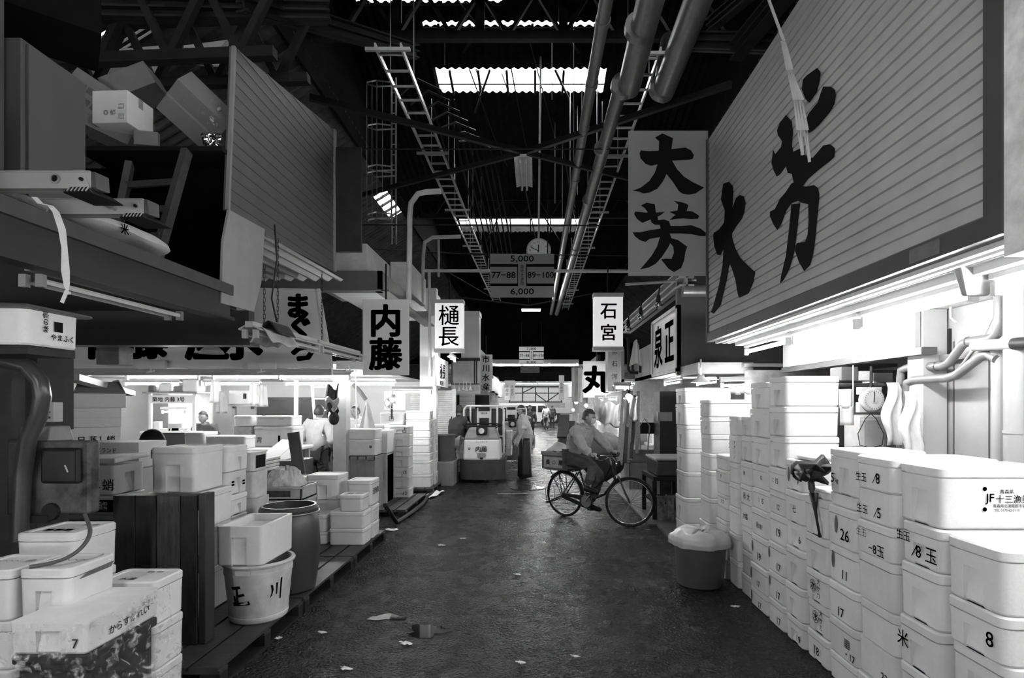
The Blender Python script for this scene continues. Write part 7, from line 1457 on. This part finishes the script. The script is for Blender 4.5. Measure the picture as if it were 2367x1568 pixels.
# ================================================================ far end of the hall
for i, x in enumerate((-2.2, -.7, .8)): fluoro('lit lamp in the upper bright row across the far end, ' + ['left', 'centre', 'right'][i], (x, 31.0, 3.98), (x + 1.4, 31.0, 3.98), hood=.35, hm=white, tm=tube_dim, group='lamps in the upper bright row across the far end', r=.03)
k = MB(); k.box(-2.4, 2.4, 31.15, 31.35, 3.9, 4.25); tag(k.build('eave_beam', white), 'white eave beam behind the upper bright lamp row', 'beam')
k = MB(); k.box(-9, 9, 36.1, 36.3, 4.35, 4.7); tag(k.build('portal_beam', white_d), 'pale portal beam where the hall opens to the far roadway', 'beam')
for i, x in enumerate((-3.0, -1.4, .2, 1.8)): fluoro('lit lamp in the lower bright row over the far roadway, number %d from the left' % (i + 1), (x, 40, 3.28), (x + 1.5, 40, 3.28), hood=.3, hm=white, group='lamps in the lower bright row over the far roadway', r=.03)
for i, x in enumerate((-6, -3, 0, 3, 6)):
    for j, y in enumerate((45, 52)): fluoro('added ceiling lamp that lights the end wall behind the van', (x - .7, y, 4.4), (x + .7, y, 4.4), hood=.3, hm=white, group='added ceiling lamps that light the end wall behind the van', r=.04)  # lamps added to light the pale end wall
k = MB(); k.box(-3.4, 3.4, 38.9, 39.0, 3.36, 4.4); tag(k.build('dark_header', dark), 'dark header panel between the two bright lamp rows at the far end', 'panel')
t = thing('footbridge', 'dark lattice footbridge before the pale panels at the far end', 'bridge', (0, 50, 1.9)); k = MB(); k.box(-2.4, 2.4, 50, 50.3, 3.3, 3.45); k.box(-2.4, 2.4, 50, 50.3, 1.95, 2.05); k.box(-2.4, 2.4, 50, 50.3, 2.75, 2.83); k.build('chords', dark, t, world=True)
k = MB()
for i in range(5): x = -2.3 + 1.15 * i; k.bar((x, 50.1, 2.0), (x, 50.1, 3.4), .1)
k.bar((-1.2, 50.1, 2.8), (-.1, 50.1, 3.35), .09); k.bar((.0, 50.1, 2.75), (1.0, 50.1, 2.0), .09); k.bar((2.1, 50.1, 2.8), (1.0, 50.1, 2.05), .09); k.build('braces', dark, t, world=True)
k = MB(); k.box(-2.6, -1.6, 49.9, 50, 1.5, 1.95); k.box(1.0, 2.6, 49.9, 50, 1.5, 1.9); k.build('skirt_panels', grey, t, world=True)
for sx, nm in ((-1, 'left'), (1, 'right')): k = MB(); k.box(*sorted((sx * 2.5, sx * 4.2)), 37, 44, 2.3, 3.6); tag(k.build('hanging_block', grey_l), 'pale overhead cabin at the %s of the far roadway' % nm, 'cabin')
k = MB(); k.box(-9.5, 9.5, 57.5, 57.9, 0, .9); tag(k.build('parapet', dark), 'dark low wall across the very end of the roadway', 'wall')
# ================================================================ floor details
k = MB(); k.box(1.72, 2.4, 5.9, 8.0, 0, .03); k.box(1.6, 2.4, 8.0, 14, 0, .03); tag(k.build('kerb_slab', mat('kerb_concrete', .16, .4, .3, 4, bump=.2)), 'pale concrete kerb slab along the right edge of the aisle', 'kerb')
t = thing('manhole_cover', 'round iron manhole cover in the aisle by the standing man', 'manhole cover', (-.17, 11.7, .003)); k = MB(); k.lathe([(.36, 0), (.36, .006), (.33, .007), (.32, .002), (.02, .003)], (0, 0, 0), 32); k.build('cover', mat('iron_wet', .03, .25, .4, 20), t)
k = MB()
for a in range(4):
    for b in range(4): k.box(-.2 + .11 * a, -.14 + .11 * a, -.2 + .11 * b, -.14 + .11 * b, .003, .009)
k.build('raised_pattern', mat('iron_wet', .03), t)
k = MB(); k.box(-.75, 1.9, 10.9, 10.98, 0, .003); k.box(-.7, .2, 14.9, 14.98, 0, .003); tag(k.build('joint_line', mat('worn_line', .2, .5, .8, 9)), 'worn pale joint lines across the aisle floor', 'floor line')
for i, (px, py, s_) in enumerate(((905, 1226, .12), (1195, 1330, .03), (1020, 1262, .05), (1070, 1247, .04), (937, 1490, .05), (800, 1548, .04), (640, 1478, .04), (1203, 1535, .025), (1330, 1520, .02), (1700, 1405, .03), (745, 1465, .03), (560, 1500, .025))):
    Y = F * EYE / (py - CY); c = at(px, py, Y); k = MB(); k.grid(lambda u, v: V((c.x + s_ * 1.4 * (u - .5) + .02 * math.sin(5 * v), Y + s_ * (v - .5), .004 + .012 * math.sin(5 * u + i) ** 2)), 4, 4); tag(k.build('paper_scrap', foam, solid=.002), 'one of the small pale scraps scattered on the wet floor' if i else 'crumpled white scrap on the floor at the corner of the far pallet', 'scrap', 'small pale scraps on the wet floor' if i else None)
def pool(cx, cy, rx, ry, sd):
    k = MB(); P = []
    for i in range(40):
        a = 2 * PI * i / 40; r = 1 + .22 * math.sin(3 * a + sd) + .14 * math.sin(5 * a + 2 * sd) + .08 * math.sin(9 * a); P.append((cx + rx * r * math.cos(a), cy + ry * r * math.sin(a), .0025))
    k.prism(P, (0, 0, .0008)); return k
k = pool(-.82, 4.28, .14, .12, 1); pd = pool(-1.2, 4.55, .15, .06, 3)
pm = mat('puddle_water', .01, .03, .05, 3); tag(k.build('puddle', pm), 'shallow puddle on the aisle floor, nearer the camera', 'puddle'); tag(pd.build('puddle', pm), 'shallow puddle on the aisle floor, farther left', 'puddle')
bpy.data.objects.remove(_to)
